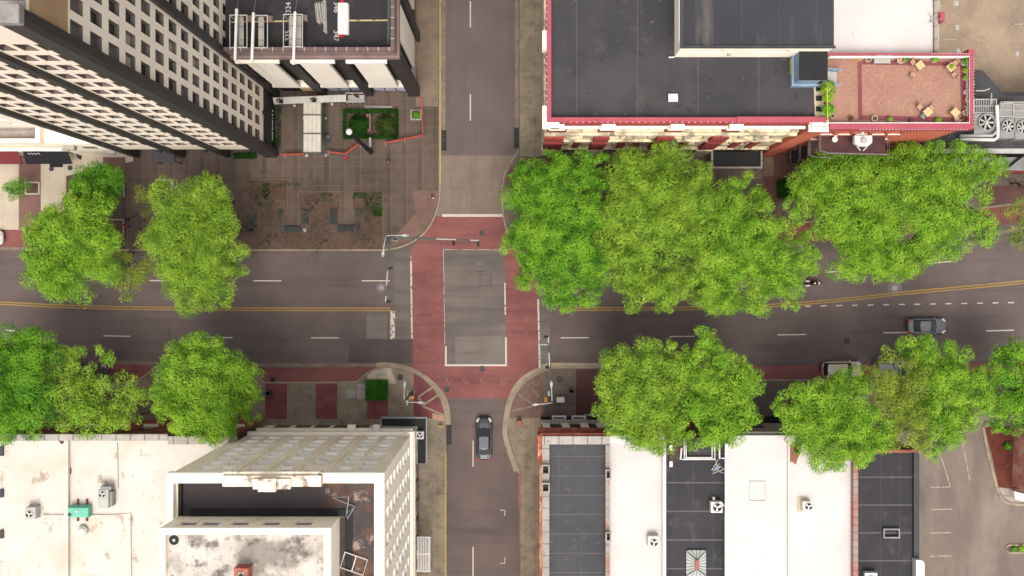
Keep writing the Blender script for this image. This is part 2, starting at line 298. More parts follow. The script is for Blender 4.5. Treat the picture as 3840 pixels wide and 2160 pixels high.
AMBER = mat('amber_housing', C(222, 156, 66), C(204, 138, 56), .6, .8, (.35, .65), 5, .04)
WOOD = mat('bench_wood', C(192, 128, 84), C(170, 110, 72), .7, .8, (.35, .65), 5, .08)
PLY = mat('plywood', CW(222, 194, 150), CW(206, 176, 132), .8, .8, (.35, .65), 5, .06)
TABLE = mat('table_tan', C(226, 188, 140), C(214, 176, 130), .7, .8, (.35, .65), 5, .03)
SEATM = mat('seat_tan', C(196, 156, 128), C(184, 146, 118), .8, .8, (.35, .65), 5, .05)
POT = mat('pale_pot', C(216, 198, 168), C(200, 182, 154), .8, .8, (.35, .65), 5, .05)
BURG = mat('burgundy_canvas', C(126, 52, 54), C(114, 46, 50), .85, .8, (.35, .65), 5, .05)
CLOTHB = mat('black_canvas', C(38, 36, 38), C(33, 32, 34), .85, .8, (.35, .65), 5, .05)
CHAR = mat('charcoal_canvas', C(78, 74, 76), C(70, 66, 68), .85, .8, (.35, .65), 5, .05)
BARK = mat('bark', C(112, 96, 84), C(88, 76, 66), .9, 1.5, (.35, .65), 8, .15)
TWIG = mat('bare_twigs', C(124, 106, 96), C(104, 88, 80), .9, 1.5, (.35, .65), 8, .1)
GLASS = glossy('dark_glass', (.012, .014, .017), .12)
GLASSM = glossy('mid_glass', C(96, 90, 86), .25)
BLIND = glossy('window_blind', C(186, 174, 160), .5)
SHOP = glossy('shop_glass', C(206, 206, 214), .3)
TYRE = mat('tyre', (.012, .012, .012), (.018, .018, .018), .9)
SKIN = mat('skin', C(190, 140, 112), C(178, 128, 100), .6)
LEAF_D = leafmat('leaves_deep_green', (.090, .235, .022), (.160, .325, .028), (.045, .140, .014))
LEAF_M = leafmat('leaves_spring_green', (0.191, 0.361, 0.032), (0.270, 0.431, 0.043), (0.083, 0.194, 0.018))
LEAF_Y = leafmat('leaves_yellow_green', (0.203, 0.348, 0.036), (0.270, 0.400, 0.045), (0.095, 0.180, 0.021))
LEAF_O = leafmat('leaves_olive', (0.195, 0.264, 0.036), (0.261, 0.321, 0.045), (0.116, 0.163, 0.029))
LEAF_B = leafmat('leaves_bright_green', (0.137, 0.321, 0.027), (0.220, 0.400, 0.034), (0.050, 0.150, 0.015))
HEDGED = leafmat('leaves_dark_hedge', (.014, .048, .008), (.022, .066, .010), (.008, .030, .006))
HEDGE = leafmat('leaves_hedge', (.028, .110, .012), (.038, .135, .014), (.016, .066, .010))
SHRUB = leafmat('leaves_shrub', (.036, .064, .014), (.054, .086, .018), (.022, .040, .010))
# ================================================================ ground, roads, pavements
struct('ground', MB().sheet([(-450, -450), (450, -450), (450, 450), (-450, 450)], 0), ASPH)
north = [(-900, 934), (0, 936), (900, 938), (1400, 938), (2000, 938), (2600, 938), (3000, 925), (3400, 895), (3840, 845), (4600, 740)]
south = [(4600, 1330), (3840, 1352), (3000, 1366), (2300, 1374), (2050, 1376), (1400, 1364), (600, 1362), (330, 1356), (0, 1346), (-900, 1310)]
struct('main_road', MB().sheet(P2(north + south), .004), ASPH)
struct('side_street', MB().sheet(P2([(1650, -900), (1948, -900), (1948, 582), (1650, 582)]), .008), ASPH_N)
struct('side_street_south', MB().sheet(P2([(1672, 1494), (1910, 1494), (1905, 1620), (1948, 1770), (1948, 3000), (1672, 3000)]), .008), ASPH)
struct('concrete_apron', MB().sheet(P2([(1645, 582), (1948, 582), (1880, 680), (1890, 812), (1625, 812)]), .012), APRON)
struct('brick_crossing', MB().sheet(P2([(1625, 812), (1893, 812), (1930, 900), (2017, 938), (2017, 1384), (1960, 1440), (1905, 1494), (1672, 1494), (1640, 1440), (1560, 1392), (1541, 1376), (1541, 935), (1590, 880)]), .012), REDB)
struct('crossing_asphalt', MB().sheet(P2([(1662, 934), (1892, 934), (1899, 1371), (1669, 1371)]), .016), ASPH_C)
struct('pale_patch', MB().sheet(P2([(1707, 1262), (1896, 1262), (1898, 1368), (1707, 1366)]), .020), ASPH_P)
up = MB(); up.sheet(P2([(1800, 1030), (1842, 1030), (1842, 1072), (1800, 1072)]), .020); up.sheet(P2([(1786, 980), (1820, 980), (1820, 1018), (1786, 1018)]), .020); struct('utility_patch', up, mat('violet_patch', C(116, 104, 101), C(106, 95, 92), .9, .8))
cl = MB()
for q in ([(1800, 1030), (1842, 1030), (1842, 1072), (1800, 1072), (1800, 1030)], [(1786, 1018), (1820, 1018)], [(1572, 1181), (1614, 1182)], [(633, 1225), (636, 1262)]): cl.strip(P2(q), .05, .024)
struct('sealed_crack', cl, BLACK)
struct('dark_patch', MB().sheet(P2([(1310, 1273), (1548, 1273), (1549, 1362), (1305, 1360)]), .016), ASPH_D)
struct('grey_patch', MB().sheet(P2([(1376, 1180), (1452, 1180), (1452, 1270), (1374, 1270)]), .016), ASPH_P)
struct('west_patch', MB().sheet(P2([(1480, 945), (1540, 945), (1540, 1270), (1480, 1270)]), .016), ASPH_C)
struct('east_patch', MB().sheet(P2([(2018, 1118), (2060, 1118), (2064, 1372), (2018, 1378)]), .016), ASPH_C)
bay = MB(); bay.sheet(P2([(-900, 858), (345, 860), (420, 930), (-900, 926)]), .012)
bay.sheet(P2([(325, 1364), (580, 1366), (540, 1436), (-900, 1436), (-900, 1330)]), .012)
bay.sheet(P2([(960, 1378), (1420, 1378), (1330, 1438), (990, 1438)]), .012)
bay.sheet(P2([(2690, 1374), (3840, 1358), (4600, 1340), (4600, 1430), (2840, 1430)]), .012)
bay.sheet(P2([(2100, 930), (2900, 918), (3400, 884), (3840, 834), (4400, 760), (4400, 670), (3840, 750), (3300, 822), (2200, 846)]), .012)
struct('parking_bay', bay, REDB)
gut = MB()
gut.strip(P2([(-900, 930), (340, 933), (400, 940)]), .34, .016)
gut.strip(P2([(330, 1358), (620, 1362), (930, 1362), (960, 1369), (1410, 1369)]), .42, .016)
arcg = MB()
arcg.strip(P2(smoothpath([(1410, 1369), (1459, 1368), (1538, 1386), (1594, 1418), (1640, 1458), (1668, 1502), (1679, 1548), (1681, 1592)])), .55, .020)
arcg.strip(P2(smoothpath([(2560, 1370), (2230, 1370), (2062, 1370), (2020, 1387), (1990, 1402), (1958, 1424), (1932, 1455), (1916, 1489), (1905, 1524), (1898, 1568), (1893, 1611), (1896, 1640), (1903, 1668), (1915, 1706), (1936, 1768)])), .55, .020)
gut.strip(P2([(3640, 886), (3840, 860), (4400, 778)]), .42, .016)
gut.strip(P2([(1938, -900), (1938, 480)]), .42, .014)
gut.strip(P2([(1662, -900), (1662, 560)]), .52, .014)
struct('gutter', gut, GUTT); struct('corner_gutter', arcg, KERB)

nwk = [(1650, -1200), (1650, 690)] + smoothpath([(1650, 700), (1648, 740), (1640, 780), (1622, 830), (1590, 875), (1545, 908), (1490, 930), (1430, 938)])[1:] + [(420, 938), (385, 930), (335, 882), (292, 863), (-1000, 860), (-1000, -1200)]
struct('plaza', MB().prism(P2(nwk)[::-1], 0, .13), PLAZA)
swk = [(-1000, 1436), (500, 1434), (545, 1408), (580, 1376), (620, 1366), (925, 1366), (955, 1376), (975, 1415), (992, 1434)] + smoothpath([(1000, 1434), (1313, 1432), (1350, 1419), (1384, 1394), (1422, 1380), (1474, 1374), (1540, 1388), (1589, 1416), (1627, 1450), (1658, 1497), (1670, 1546), (1673, 1591)]) + [(1673, 3400), (-1000, 3400)]
struct('pavement_south_west', MB().prism(P2(swk)[::-1], 0, .13), GREYW)
sek = [(1946, 3400), (1946, 1775)] + smoothpath([(1943, 1760), (1920, 1699), (1907, 1656), (1900, 1626), (1902, 1605), (1907, 1568), (1914, 1526), (1925, 1493), (1942, 1462), (1967, 1433), (1996, 1412), (2025, 1396), (2062, 1381), (2110, 1378)]) + [(2250, 1378), (2690, 1376), (2760, 1388), (2800, 1418), (2840, 1426), (4700, 1412), (4700, 3400)]
struct('pavement_south_east', MB().prism(P2(sek)[::-1], 0, .13), BROWNW)
nek = [(1946, -1200), (1946, 560)] + smoothpath([(1944, 562), (1936, 578), (1915, 610), (1898, 640), (1888, 672), (1884, 720), (1886, 790), (1893, 840), (1912, 890), (1952, 925), (2010, 938)]) + [(2090, 938), (2130, 920), (2180, 862), (2250, 848), (2900, 840), (3400, 812), (3840, 762), (4600, 650), (4600, -1200)]
struct('pavement_north_east', MB().prism(P2(nek), 0, .13), BROWNW)
struct('forecourt', MB().sheet(P2([(1948, -1200), (2034, -1200), (2034, 586), (1950, 586)]), .138), GREYW)
kb = MB()
for path in (nwk[:-2], swk[:-2], sek[1:-1], nek[1:-2]): kb.strip(P2(path), .16, .145, .0)
struct('kerb', kb, KERB)
kp = MB(); kp.strip(P2([(1651, -600), (1651, 690)]), .15, .152)
kp.strip(P2([(1672, 1700), (1672, 2300)]), .15, .152)
struct('yellow_kerb', kp, KYEL)
struct('red_kerb', MB().strip(P2([(1946, 1775), (1946, 1912)]), .17, .152), KRED)
# pavement inlays
inl = MB(); inl.sheet(P2([(-1000, 470), (385, 470), (385, 560), (500, 590), (500, 606), (250, 660), (250, 862), (-1000, 859)]), .136)
struct('cream_pavement', inl, CREAMW)
mv = MB(); mv.sheet(P2([(73, 580), (155, 580), (155, 860), (73, 860)]), .141); mv.sheet(P2([(388, 590), (472, 590), (472, 700), (388, 700)]), .141)
struct('mauve_band', mv, MAUVEW)
struct('corner_brick', MB().sheet(P2([(1440, 930), (1560, 800), (1545, 716), (1645, 716), (1642, 742), (1634, 780), (1616, 828), (1586, 870), (1543, 901), (1488, 922)]), .136), PINKW)
struct('tan_pavement', MB().sheet(P2([(1560, -1200), (1645, -1200), (1645, 400), (1560, 400)]), .136), TANW)
rb = MB()
for a, b, c, d in ((996, 1077, 1438, 1571), (1184, 1266, 1438, 1571), (1377, 1456, 1500, 1571)): rb.sheet(P2([(a, c), (b, c), (b, d), (a, d)]), .136)
rb.sheet(P2([(1551, 1396), (1586, 1420), (1622, 1454), (1652, 1500), (1664, 1546), (1665, 1556), (1620, 1568), (1551, 1568)]), .136)
rb.sheet(P2([(600, 1440), (680, 1440), (680, 1571), (600, 1571)]), .136); rb.sheet(P2([(790, 1440), (872, 1440), (872, 1571), (790, 1571)]), .136)
struct('red_brick_inlay', rb, REDW)
rs = MB()
for a, b in (((1569, 1488), (1632, 1446)), ((1588, 1518), (1648, 1478)), ((1585, 1522), (1664, 1556)), ((1569, 1488), (1588, 1520))): rs.strip(P2([a, b]), .22, .141)
struct('tan_seam', rs, KERB)
struct('pink_slab', MB().sheet(P2([(1622, 1548), (1666, 1560), (1667, 1580), (1622, 1574)]), .140), mat('pink_concrete', C(196, 150, 130), C(180, 148, 118), .9, .5))
struct('pale_slab', MB().sheet(P2([(1378, 1406), (1402, 1391), (1440, 1381), (1466, 1380), (1486, 1438), (1457, 1438), (1457, 1422), (1378, 1422)]), .136), CREAMW)
ps = MB(); ps.sheet(P2([(1339, 1438), (1375, 1438), (1375, 1498), (1339, 1498)]), .136); ps.sheet(P2([(1302, 1455), (1334, 1455), (1334, 1492), (1302, 1492)]), .136)
struct('pale_slab', ps, STONE)
se_in = MB(); se_in.sheet(P2([(1909, 1568), (2035, 1568), (2035, 2400), (1952, 2400), (1952, 1775), (1926, 1700), (1908, 1640), (1907, 1600)]), .136)
struct('tan_pavement', se_in, GREYW)
sb = MB(); sb.sheet(P2([(1910, 1566), (1916, 1530), (1928, 1496), (1946, 1466), (1970, 1437), (2000, 1415), (2030, 1399), (2036, 1399), (2036, 1566)]), .136)
struct('corner_brick', sb, PINKW)
ss = MB()
for a, b in (((1945, 1478), (1992, 1512)), ((1985, 1448), (2022, 1488)), ((1920, 1540), (1994, 1524))): ss.strip(P2([a, b]), .2, .141)
struct('tan_seam', ss, GREYW)
struct('red_brick_inlay', MB().sheet(P2([(2160, 1384), (2240, 1384), (2240, 1576), (2160, 1576)]), .136), mat('dark_red_brick_band', C(104, 70, 66), C(90, 60, 58), .9, .5, grids=[(.24, .12, .012, C(78, 58, 54), .4, .5)]))  # brick band in its own dark red
ni = MB(); ni.sheet(P2([(2864, 590), (2900, 590), (2900, 660), (2864, 660)]), .141); ni.sheet(P2([(2780, 636), (2852, 636), (2852, 672), (2780, 672)]), .141)
struct('tan_slab', ni, TANW)
nb = MB(); nb.sheet(P2([(1950, 590), (2300, 590), (2300, 690), (1896, 690), (1902, 650)]), .136); nb.sheet(P2([(2860, 575), (3000, 575), (3000, 760), (2860, 760)]), .136); nb.sheet(P2([(3680, 700), (3900, 690), (3900, 745), (3680, 775)]), .136)
struct('red_brick_inlay', nb, mat('brown_brick_walk', C(120, 84, 76), C(104, 72, 68), .9, .5, grids=[(.24, .12, .012, C(88, 66, 60), .4, .5)]))
struct('parking_lot', MB().sheet(P2([(3100, -1200), (4600, -1200), (4600, 520), (3100, 520)]), .138), LOTT)
struct('car_park', MB().sheet(P2([(3220, 1560), (3700, 1560), (3722, 1640), (3745, 1790), (3790, 1880), (3900, 1893), (4600, 1893), (4600, 3200), (3220, 3200)]), .138), LOTM)

# ---------------------------------------------------------------- road markings
def seg(mb, a, b, w, z): mb.strip(P2([a, b]), w, z)
yl = MB()
left = smoothpath([(-900, 1085), (-200, 1124), (0, 1136), (200, 1147), (420, 1154), (640, 1157), (900, 1159), (1465, 1160)])
right = smoothpath([(2096, 1159), (2500, 1157), (2760, 1152), (2989, 1139), (3200, 1120), (3420, 1096), (3840, 1057), (4500, 980)])
for pth in (left, right):
    for d in (-4.5, 4.5): yl.strip(P2([(x, y + d) for x, y in pth]), .13, .020)
struct('yellow_centre_line', yl, YELP)
wl = MB()
for x0, x1, y0, y1 in ((950, 1055, 1053, 1053), (1357, 1462, 1053, 1053), (560, 650, 1052, 1053), (18, 112, 1238, 1245), (388, 490, 1259, 1261), (770, 872, 1264, 1266), (1167, 1270, 1267, 1267), (2103, 2208, 1267, 1266), (2510, 2605, 1262, 1261), (2915, 3022, 1256, 1254), (3312, 3412, 1248, 1246), (3698, 3802, 1241, 1238), (3094, 3180, 1021, 1016), (3480, 3575, 988, 979), (-380, -280, 1205, 1214)):
    seg(wl, (x0, y0), (x1, y1), .13, .022)
for k in range(20): seg(wl, (2960 + 58.6 * k, 1149 - 1.0 * k), (2982 + 58.6 * k, 1148.6 - 1.0 * k), .13, .022)
for x, y0, y1 in ((1764, 4, 103), (1764, 353, 453), (1774, 1652, 1750), (1774, 2050, 2160), (1764, -400, -300)): seg(wl, (x, y0), (x, y1), .13, .024)
for y0, y1 in ((1913, 1934), (2112, 2091)): seg(wl, (1893, y0), (1893, y1), .08, .024); seg(wl, (1875, y0), (1893, y0), .08, .024)
seg(wl, (1658, 808), (1886, 808), .32, .026)
struct('lane_line', wl, WHITEP)
ww = MB(); seg(ww, (1473, 1166), (1472, 1272), .55, .026)
seg(ww, (1541, 958), (1545, 1270), .2, .026); seg(ww, (2018, 1122), (2024, 1380), .2, .026); seg(ww, (1893, 1060), (1895, 1180), .15, .026); seg(ww, (1663, 936), (1668, 1290), .05, .026); seg(ww, (1664, 936), (1890, 937), .05, .026)
struct('worn_white_line', ww, WORNP)
wb = MB(); seg(wb, (1668, 1369.5), (1901, 1369.5), .22, .028); seg(wb, (1672, 1299), (1672, 1366), .2, .028); seg(wb, (1897, 1265), (1898, 1366), .2, .028)
struct('white_box_line', wb, WHITEP)
ll = MB()
for a, b in (((3527, 1710), (3563, 1826)), ((3606, 1650), (3636, 1806)), ((3490, 1827), (3563, 1825)), ((3490, 1910), (3568, 1908)), ((3485, 1998), (3566, 1996)), ((3480, 2085), (3566, 2083))): seg(ll, a, b, .12, .146)
for a, b in (((3532, 59), (3593, 59)), ((3536, 149), (3597, 149)), ((3803, 92), (3900, 92)), ((3576, -40), (3576, 30)), ((3800, -2), (3900, -2)), ((3803, 178), (3900, 178))): seg(ll, a, b, .12, .146)
struct('parking_line', ll, paint('faint_lot_paint', C(186, 174, 160), C(140, 126, 114), .42, .52))
pw = MB()
for x, y in ((3586, 14), (3588, 104), (3592, 192), (3813, 203)): pw.sheet(P2([(x - 6, y - 9), (x + 6, y - 9), (x + 6, y + 9), (x - 6, y + 9)]), .146)
struct('painted_stall_mark', pw, mat('pale_blue_paint', C(190, 188, 190), C(176, 172, 174), .8, .8))
gr = MB()
for cx, cy, r in ((1684, 1425, 9), (1748, 1428, 9), (1812, 1428, 9), (1890, 1431, 9), (2010, 1428, 14), (1560, 1390, 11)):
    p = [(cx + r * math.cos(a * .45) * (1 + .12 * math.sin(a * 2)), cy + r * math.sin(a * .45)) for a in range(10)]
    gr.strip(P2(p), .05, .150 if cy < 1424 or cx > 1990 else .018)
struct('chalk_loop', gr, mat('faded_chalk', C(176, 146, 128), C(160, 128, 112), .9))
sq = MB(); sq.strip(P2([(1412, 1389), (1416, 1398), (1421, 1389), (1426, 1398), (1432, 1388), (1440, 1399), (1448, 1392)]), .06, .146)
struct('scribble', sq, WHITE)
gs = MB(); gs.sheet(P2([(1408, 1386), (1450, 1386), (1450, 1410), (1410, 1410)]), .141); struct('grey_slab', gs, STONE)

# manholes, drains
def manhole(x, y, r, z, lab, pad=0):
    t = thing('manhole_cover', lab, 'manhole cover', W(x, y, 0), 0, 'iron covers in the streets')
    if pad: MB().cyl(0, 0, pad, z, z + .006, 18).build('collar', ASPH_P, t)
    MB().cyl(0, 0, r, z, z + .014, 16).build('lid', DGREY if not pad else GREYM, t)
manhole(1430, 1080, .32, .012, 'round iron lid in a broad pale collar under the traffic signal arm', .66)
manhole(3355, 1082, .34, .012, 'round lid in a pale square-ish collar beside the yellow line on the curving road', .82)
manhole(1808, 1382, .36, .014, 'iron lid on the red crossing just below the white box line')
manhole(1675, 1460, .34, .014, 'dark lid on red brick near the curved south-west kerb')
manhole(3175, 1278, .4, .008, 'dark lid in the southern lanes of the curving road')
manhole(1501, 1414, .36, .134, 'brown lid in the pavement beside the clipped square hedge')
manhole(1807, 873, .3, .014, 'dark worn lid on the red crossing north of the box')
manhole(2099, 1421, .4, .134, 'dark round cover in the brown corner pavement behind the south-east kerb')
for x, y, l in ((195, 633, 'grey round cover in cream pavement below the black awning'), (265, 630, 'grey round cover in cream pavement between awning and dark green tree')):
    manhole(x, y, .31, .138, l)
def drain(x0, x1, y0, y1, lab, z=.03):
    t = thing('storm_drain', lab, 'drain', W((x0 + x1) / 2, (y0 + y1) / 2), 0, 'kerbside storm drains')
    MB().pbox(x0, x1, y0, y1, 0, z - .02, z).build('pit', BLACK, t, w=True)
    f = MB(); X0, X1, Y0, Y1 = wx(x0), wx(x1), wy(y1), wy(y0)
    f.frame(X0, X1, Y0, Y1, .07, z, z + .03); n = max(2, int((Y1 - Y0) / .5))
    for k in range(1, n): f.box(X0 + .07, X1 - .07, Y0 + (Y1 - Y0) * k / n - .03, Y0 + (Y1 - Y0) * k / n + .03, z, z + .025)
    f.box((X0 + X1) / 2 - .03, (X0 + X1) / 2 + .03, Y0 + .07, Y1 - .07, z + .001, z + .026)
    f.build('grate', DGREY, t, w=True)
drain(1655, 1675, 488, 566, 'bluish grate set in the plaza-side kerb of the north street')
drain(1927, 1948, 478, 556, 'black grate by the rose-trimmed building\'s side pavement')
drain(1674, 1694, 1594, 1668, 'dark grate below the yellow hydrant at the south-west kerb')
drain(1014, 1032, 1414, 1432, 'small square black grate in the red parking bay')
drain(2052, 2066, 1368, 1382, 'small black inlet under the south-east signal arm')
# soil beds and mulch
md = MB()
md.prism(P2([(900, 935), (900, 874), (1440, 874), (1440, 935)]), .13, .19)
md.prism(P2([(932, 786), (932, 674), (1080, 674), (1080, 786)]), .13, .19); md.prism(P2([(1122, 786), (1122, 719), (1278, 719), (1278, 786)]), .13, .19); md.prism(P2([(1322, 786), (1322, 719), (1437, 719), (1437, 786)]), .13, .19)
for a, b in ((972, 1040), (1163, 1238), (1362, 1437)): md.prism(P2([(a, 874), (a, 786), (b, 786), (b, 874)]), .13, .19)
struct('mulch', md, MULCH)
ed = MB()
for a, b, c in ((932, 1080, 674), (1122, 1278, 719), (1322, 1437, 719)):
    ed.strip(P2([(a, 786), (a, c), (b, c), (b, 786)]), .14, .24, .13)
ed.strip(P2([(1437, 786), (1437, 935)]), .14, .24, .13)
for a, b in ((972, 1040), (1163, 1238), (1362, 1437)): ed.strip(P2([(a, 786), (a, 874)]), .1, .23, .13); ed.strip(P2([(b, 786), (b, 874)]), .1, .23, .13)
struct('bed_edging', ed, mat('bed_edging_concrete', C(126, 108, 86), C(104, 92, 76), .9, .5))
rm = MB(); rm.sheet(P2([(3690, 1600), (3900, 1600), (3900, 1836), (3742, 1826), (3716, 1700)]), .16); struct('red_mulch', rm, MULCHR)
struct('gravel', MB().sheet(P2([(3742, 1828), (3900, 1840), (3900, 1882), (3790, 1884), (3764, 1868)]), .16), STONE)
struct('lot_kerb', MB().strip(P2(smoothpath([(3684, 1600), (3700, 1690), (3725, 1790), (3742, 1850), (3760, 1876), (3800, 1890), (3920, 1892)])), .3, .28, .12), KERB)
isl = arc(wx(3785), wy(2057), .55, 90, 270, 8) + [(wx(3920), wy(2057) - .55), (wx(3920), wy(2057) + .55)]
struct('lot_island', MB().prism(isl, .12, .27), KERB)
struct('island_soil', MB().sheet([(x * .98 + wx(3850) * .02, wy(2057) + (y - wy(2057)) * .62) for x, y in isl], .28), MULCH)
# ================================================================ building helpers
ROT = {'S': 0.0, 'E': math.pi / 2, 'N': math.pi, 'W': -math.pi / 2}
INW = {'S': (0, 1), 'E': (-1, 0), 'N': (0, -1), 'W': (1, 0)}
def pt(ax, u, plane, z, d=0.0):
    i = INW[ax]
    return (u + i[0] * d, plane + i[1] * d, z) if ax in 'SN' else (plane + i[0] * d, u + i[1] * d, z)
def punched(mb, ax, plane, u0, u1, z0, z1, cols, rows, ww, wh, dep, skip=()):
    """Wall with real openings and reveals; returns the window positions."""
    us = [u0] + [x for c in sorted(cols) for x in (c - ww / 2, c + ww / 2)] + [u1]
    vs = [z0] + [x for r in sorted(rows) for x in (r - wh / 2, r + wh / 2)] + [z1]
    out = []
    for i in range(len(us) - 1):
        for j in range(len(vs) - 1):
            a, b, c, d = us[i], us[i + 1], vs[j], vs[j + 1]
            q = [pt(ax, a, plane, c), pt(ax, b, plane, c), pt(ax, b, plane, d), pt(ax, a, plane, d)]
            if i % 2 and j % 2 and (i // 2, j // 2) not in skip:
                r = [pt(ax, a, plane, c, dep), pt(ax, b, plane, c, dep), pt(ax, b, plane, d, dep), pt(ax, a, plane, d, dep)]
                for k in range(4): mb.quad(q[k], q[(k + 1) % 4], r[(k + 1) % 4], r[k])
                p = pt(ax, (a + b) / 2, plane, (c + d) / 2, dep - .02)
                out.append((*p, ax, b - a, d - c))
            else: mb.quad(*q)
    return out
WM = {}
def win_mesh(w, h, frame, pane, t=.07, mull=0, sill=0):
    k = (round(w, 2), round(h, 2), frame.name, pane.name, mull, sill)
    if k not in WM:
        m = MB(); a, b = w / 2, h / 2
        for x0, x1, y0, y1 in ((-a, a, -b, -b + t), (-a, a, b - t, b), (-a, -a + t, -b + t, b - t), (a - t, a, -b + t, b - t)): m.box(x0, x1, -.02, .05, y0, y1)
        for i in range(mull):
            x = -a + w * (i + 1) / (mull + 1); m.box(x - t / 2, x + t / 2, -.02, .05, -b + t, b - t)
        if sill: m.box(-a + .01, a - .01, -sill, -.021, -b, -b + .05); m.box(-a + .003, -a + .03, -sill, -.021, -b + .05, b); m.box(a - .03, a - .003, -sill, -.021, -b + .05, b)
        m.m = 1; m.quad((-a + t, .03, -b + t), (a - t, .03, -b + t), (a - t, .03, b - t), (-a + t, .03, b - t))
        o = m.build('window', [frame, pane]); me = o.data; bpy.data.objects.remove(o); WM[k] = me
    return WM[k]
def put_windows(root, items, frame, panes, limit=100, mull=0, sill=0):
    vis = lambda it: -(H - it[2])
    items = sorted(items, key=lambda it: (not (-40 < (NX + it[0] * F / (H - it[2])) < 3880 and -40 < NY - it[1] * F / (H - it[2]) < 2200), H - it[2]))
    rest = MB()
    for k, (x, y, z, ax, w, h) in enumerate(items):
        me = win_mesh(w, h, frame, panes[RG.randrange(len(panes))], mull=mull, sill=sill)
        if k < limit:
            o = link('window', me, root); o.location = Vector((x, y, z)) - Vector(root.location); o.rotation_euler = (0, 0, ROT[ax])
        else:
            M = Matrix.Translation((x, y, z)) @ Matrix.Rotation(ROT[ax], 4, 'Z'); b = len(rest.v)
            rest.v += [tuple(M @ v.co) for v in me.vertices]
            for p in me.polygons: rest.f.append(tuple(i + b for i in p.vertices)); rest.mi.append(p.material_index)
    if rest.v: rest.build('window', [frame, panes[0]], root, w=True, kind='stuff')

# ================================================================ A: office tower
XE, YS = -28.06, 14.96
tw = thing('office_tower', 'tall cream office tower with black stone piers and deep square windows', 'tower', (-36, 22, 0))
mb = MB(); wins = []
rows = [8.85 + 3.05 * k for k in range(16)]
scol = []
for a, b in ((-44.0, -39.26), (-38.66, -34.0), (-33.4, -29.1)):
    scol += [a + (b - a) * (i + .5) / 3 for i in range(3)]
wins += punched(mb, 'S', YS, -44.6, XE, 4.6, 61.4, scol, rows, 1.06, 1.95, .36)
ecol = []
for y0 in (15.3, 22.3, 29.3, 36.3): ecol += [y0 + 1.575 * (i + .5) for i in range(4)]
mb2 = MB()
we = punched(mb, 'E', XE, YS, 45, 6.3, 55.6, ecol, rows, 1.0, 1.95, .34)
wins += we
mb.quad((XE, YS, 55.6), (XE, 45, 55.6), (XE, 45, 61.4), (XE, YS, 61.4))
mb.quad((-44.6, YS, 0), (-44.6, 45, 0), (-44.6, 45, 61.4), (-44.6, YS, 61.4))
mb.quad((-44.6, 45, 0), (XE, 45, 0), (XE, 45, 61.4), (-44.6, 45, 61.4))
mb.build('wall', TOWS, tw, w=True)
MB().sheet([(-44.6, YS), (XE, YS), (XE, 45), (-44.6, 45)], 61.0).build('roof', STONE, tw, w=True)
put_windows(tw, wins, mat('window_bronze', C(124, 112, 103), C(114, 102, 94), .6), [GLASS, GLASS, GLASS, GLASS, GLASSM, BLIND, glossy('grey_blind', C(120, 112, 106), .4)], sill=.31)
for x in (-44.0, -38.66, -33.4):
    m = MB(); m.box(x - .6, x, YS - .4, YS + .01, 4.6, 61.9); m.box(x - .6, x, YS - .4, 17.2, 0, 4.6); m.build('pier', BLACKST, tw, w=True)
m = MB(); m.prism([(XE - 1.15, YS - .4), (XE + .04, YS - .4), (XE + .28, YS - .1), (XE + .28, YS + .5), (XE - .02, YS + .5), (XE - .02, YS + .01), (XE - 1.15, YS + .01)], 0, 62.2)
m.build('corner_pier', BLACKST, tw, w=True)
MB().box(XE - 1.25, XE + .34, YS - .5, YS + .6, 62.2, 62.9).build('pier_cap', mat('sunlit_granite_cap', C(158, 150, 145), C(136, 128, 124), .7, .8), tw, w=True, bev=.08)  # lighter granite: the sunlit top is put into the cap's colour
for y in (22.3, 29.3, 36.3):
    MB().box(XE - .02, XE + .42, y - .72, y, 0, 61.9).build('pier', BLACKST, tw, w=True)
lv = MB()
for y0 in (15.6, 22.6, 29.6, 36.6): lv.box(XE - .1, XE + .05, y0, y0 + 5.6, 56.0, 61.0)
lv.build('louvre', mat('tan_louvre', C(196, 162, 122), C(178, 146, 108), .7, .4, grids=[(60, .18, .03, C(140, 112, 84), .6, 0)]), tw, w=True)
m = MB(); m.box(-44.6, XE - .4, 17.2, 17.4, 0, 4.6); m.box(XE - .4, XE - .1, 15.5, 21.6, 3.6, 6.3); m.box(XE - .4, XE - .1, 22.3, 30, 0, 6.3)
m.quad((-44.6, YS, 4.6), (XE, YS, 4.6), (XE, 17.2, 4.6), (-44.6, 17.2, 4.6))
m.build('ground_storey', DARKWALL, tw, w=True)
m = MB(); m.box(XE - .3, XE - .12, 15.5, 21.6, 0, 3.6); m.build('shopfront', NAVY, tw, w=True)
for x in (-43.9 + 4.1, -38.6 + 4.0, -33.3 + 3.7): MB().box(x - .6, x - .25, YS - .3, YS - .005, 4.2, 4.6).build('flood_lamp', BLACK, tw, w=True)
MB().box(XE + .005, XE + .3, 18.6, 18.95, 6.3, 6.8).build('flood_lamp', BLACK, tw, w=True)

lt = MB()
for k, (yy, hh) in enumerate(zip((19.8, 19.35, 18.95, 18.6, 18.3, 18.0, 17.7, 17.3, 17.0, 16.75, 16.5), (.2, .42, .14, .24, .24, .24, .3, .42, .14, .26, .3))): lt.box(XE - .12, XE - .09, yy - .09, yy + .05, 1.5 - hh / 2, 1.5 + hh / 2); lt.box(XE - .12, XE - .09, yy + .051, yy + .11, 1.5 + hh / 2 - .08, 1.5 + hh / 2)
lt.build('sign_lettering', WHITE, tw, w=True)

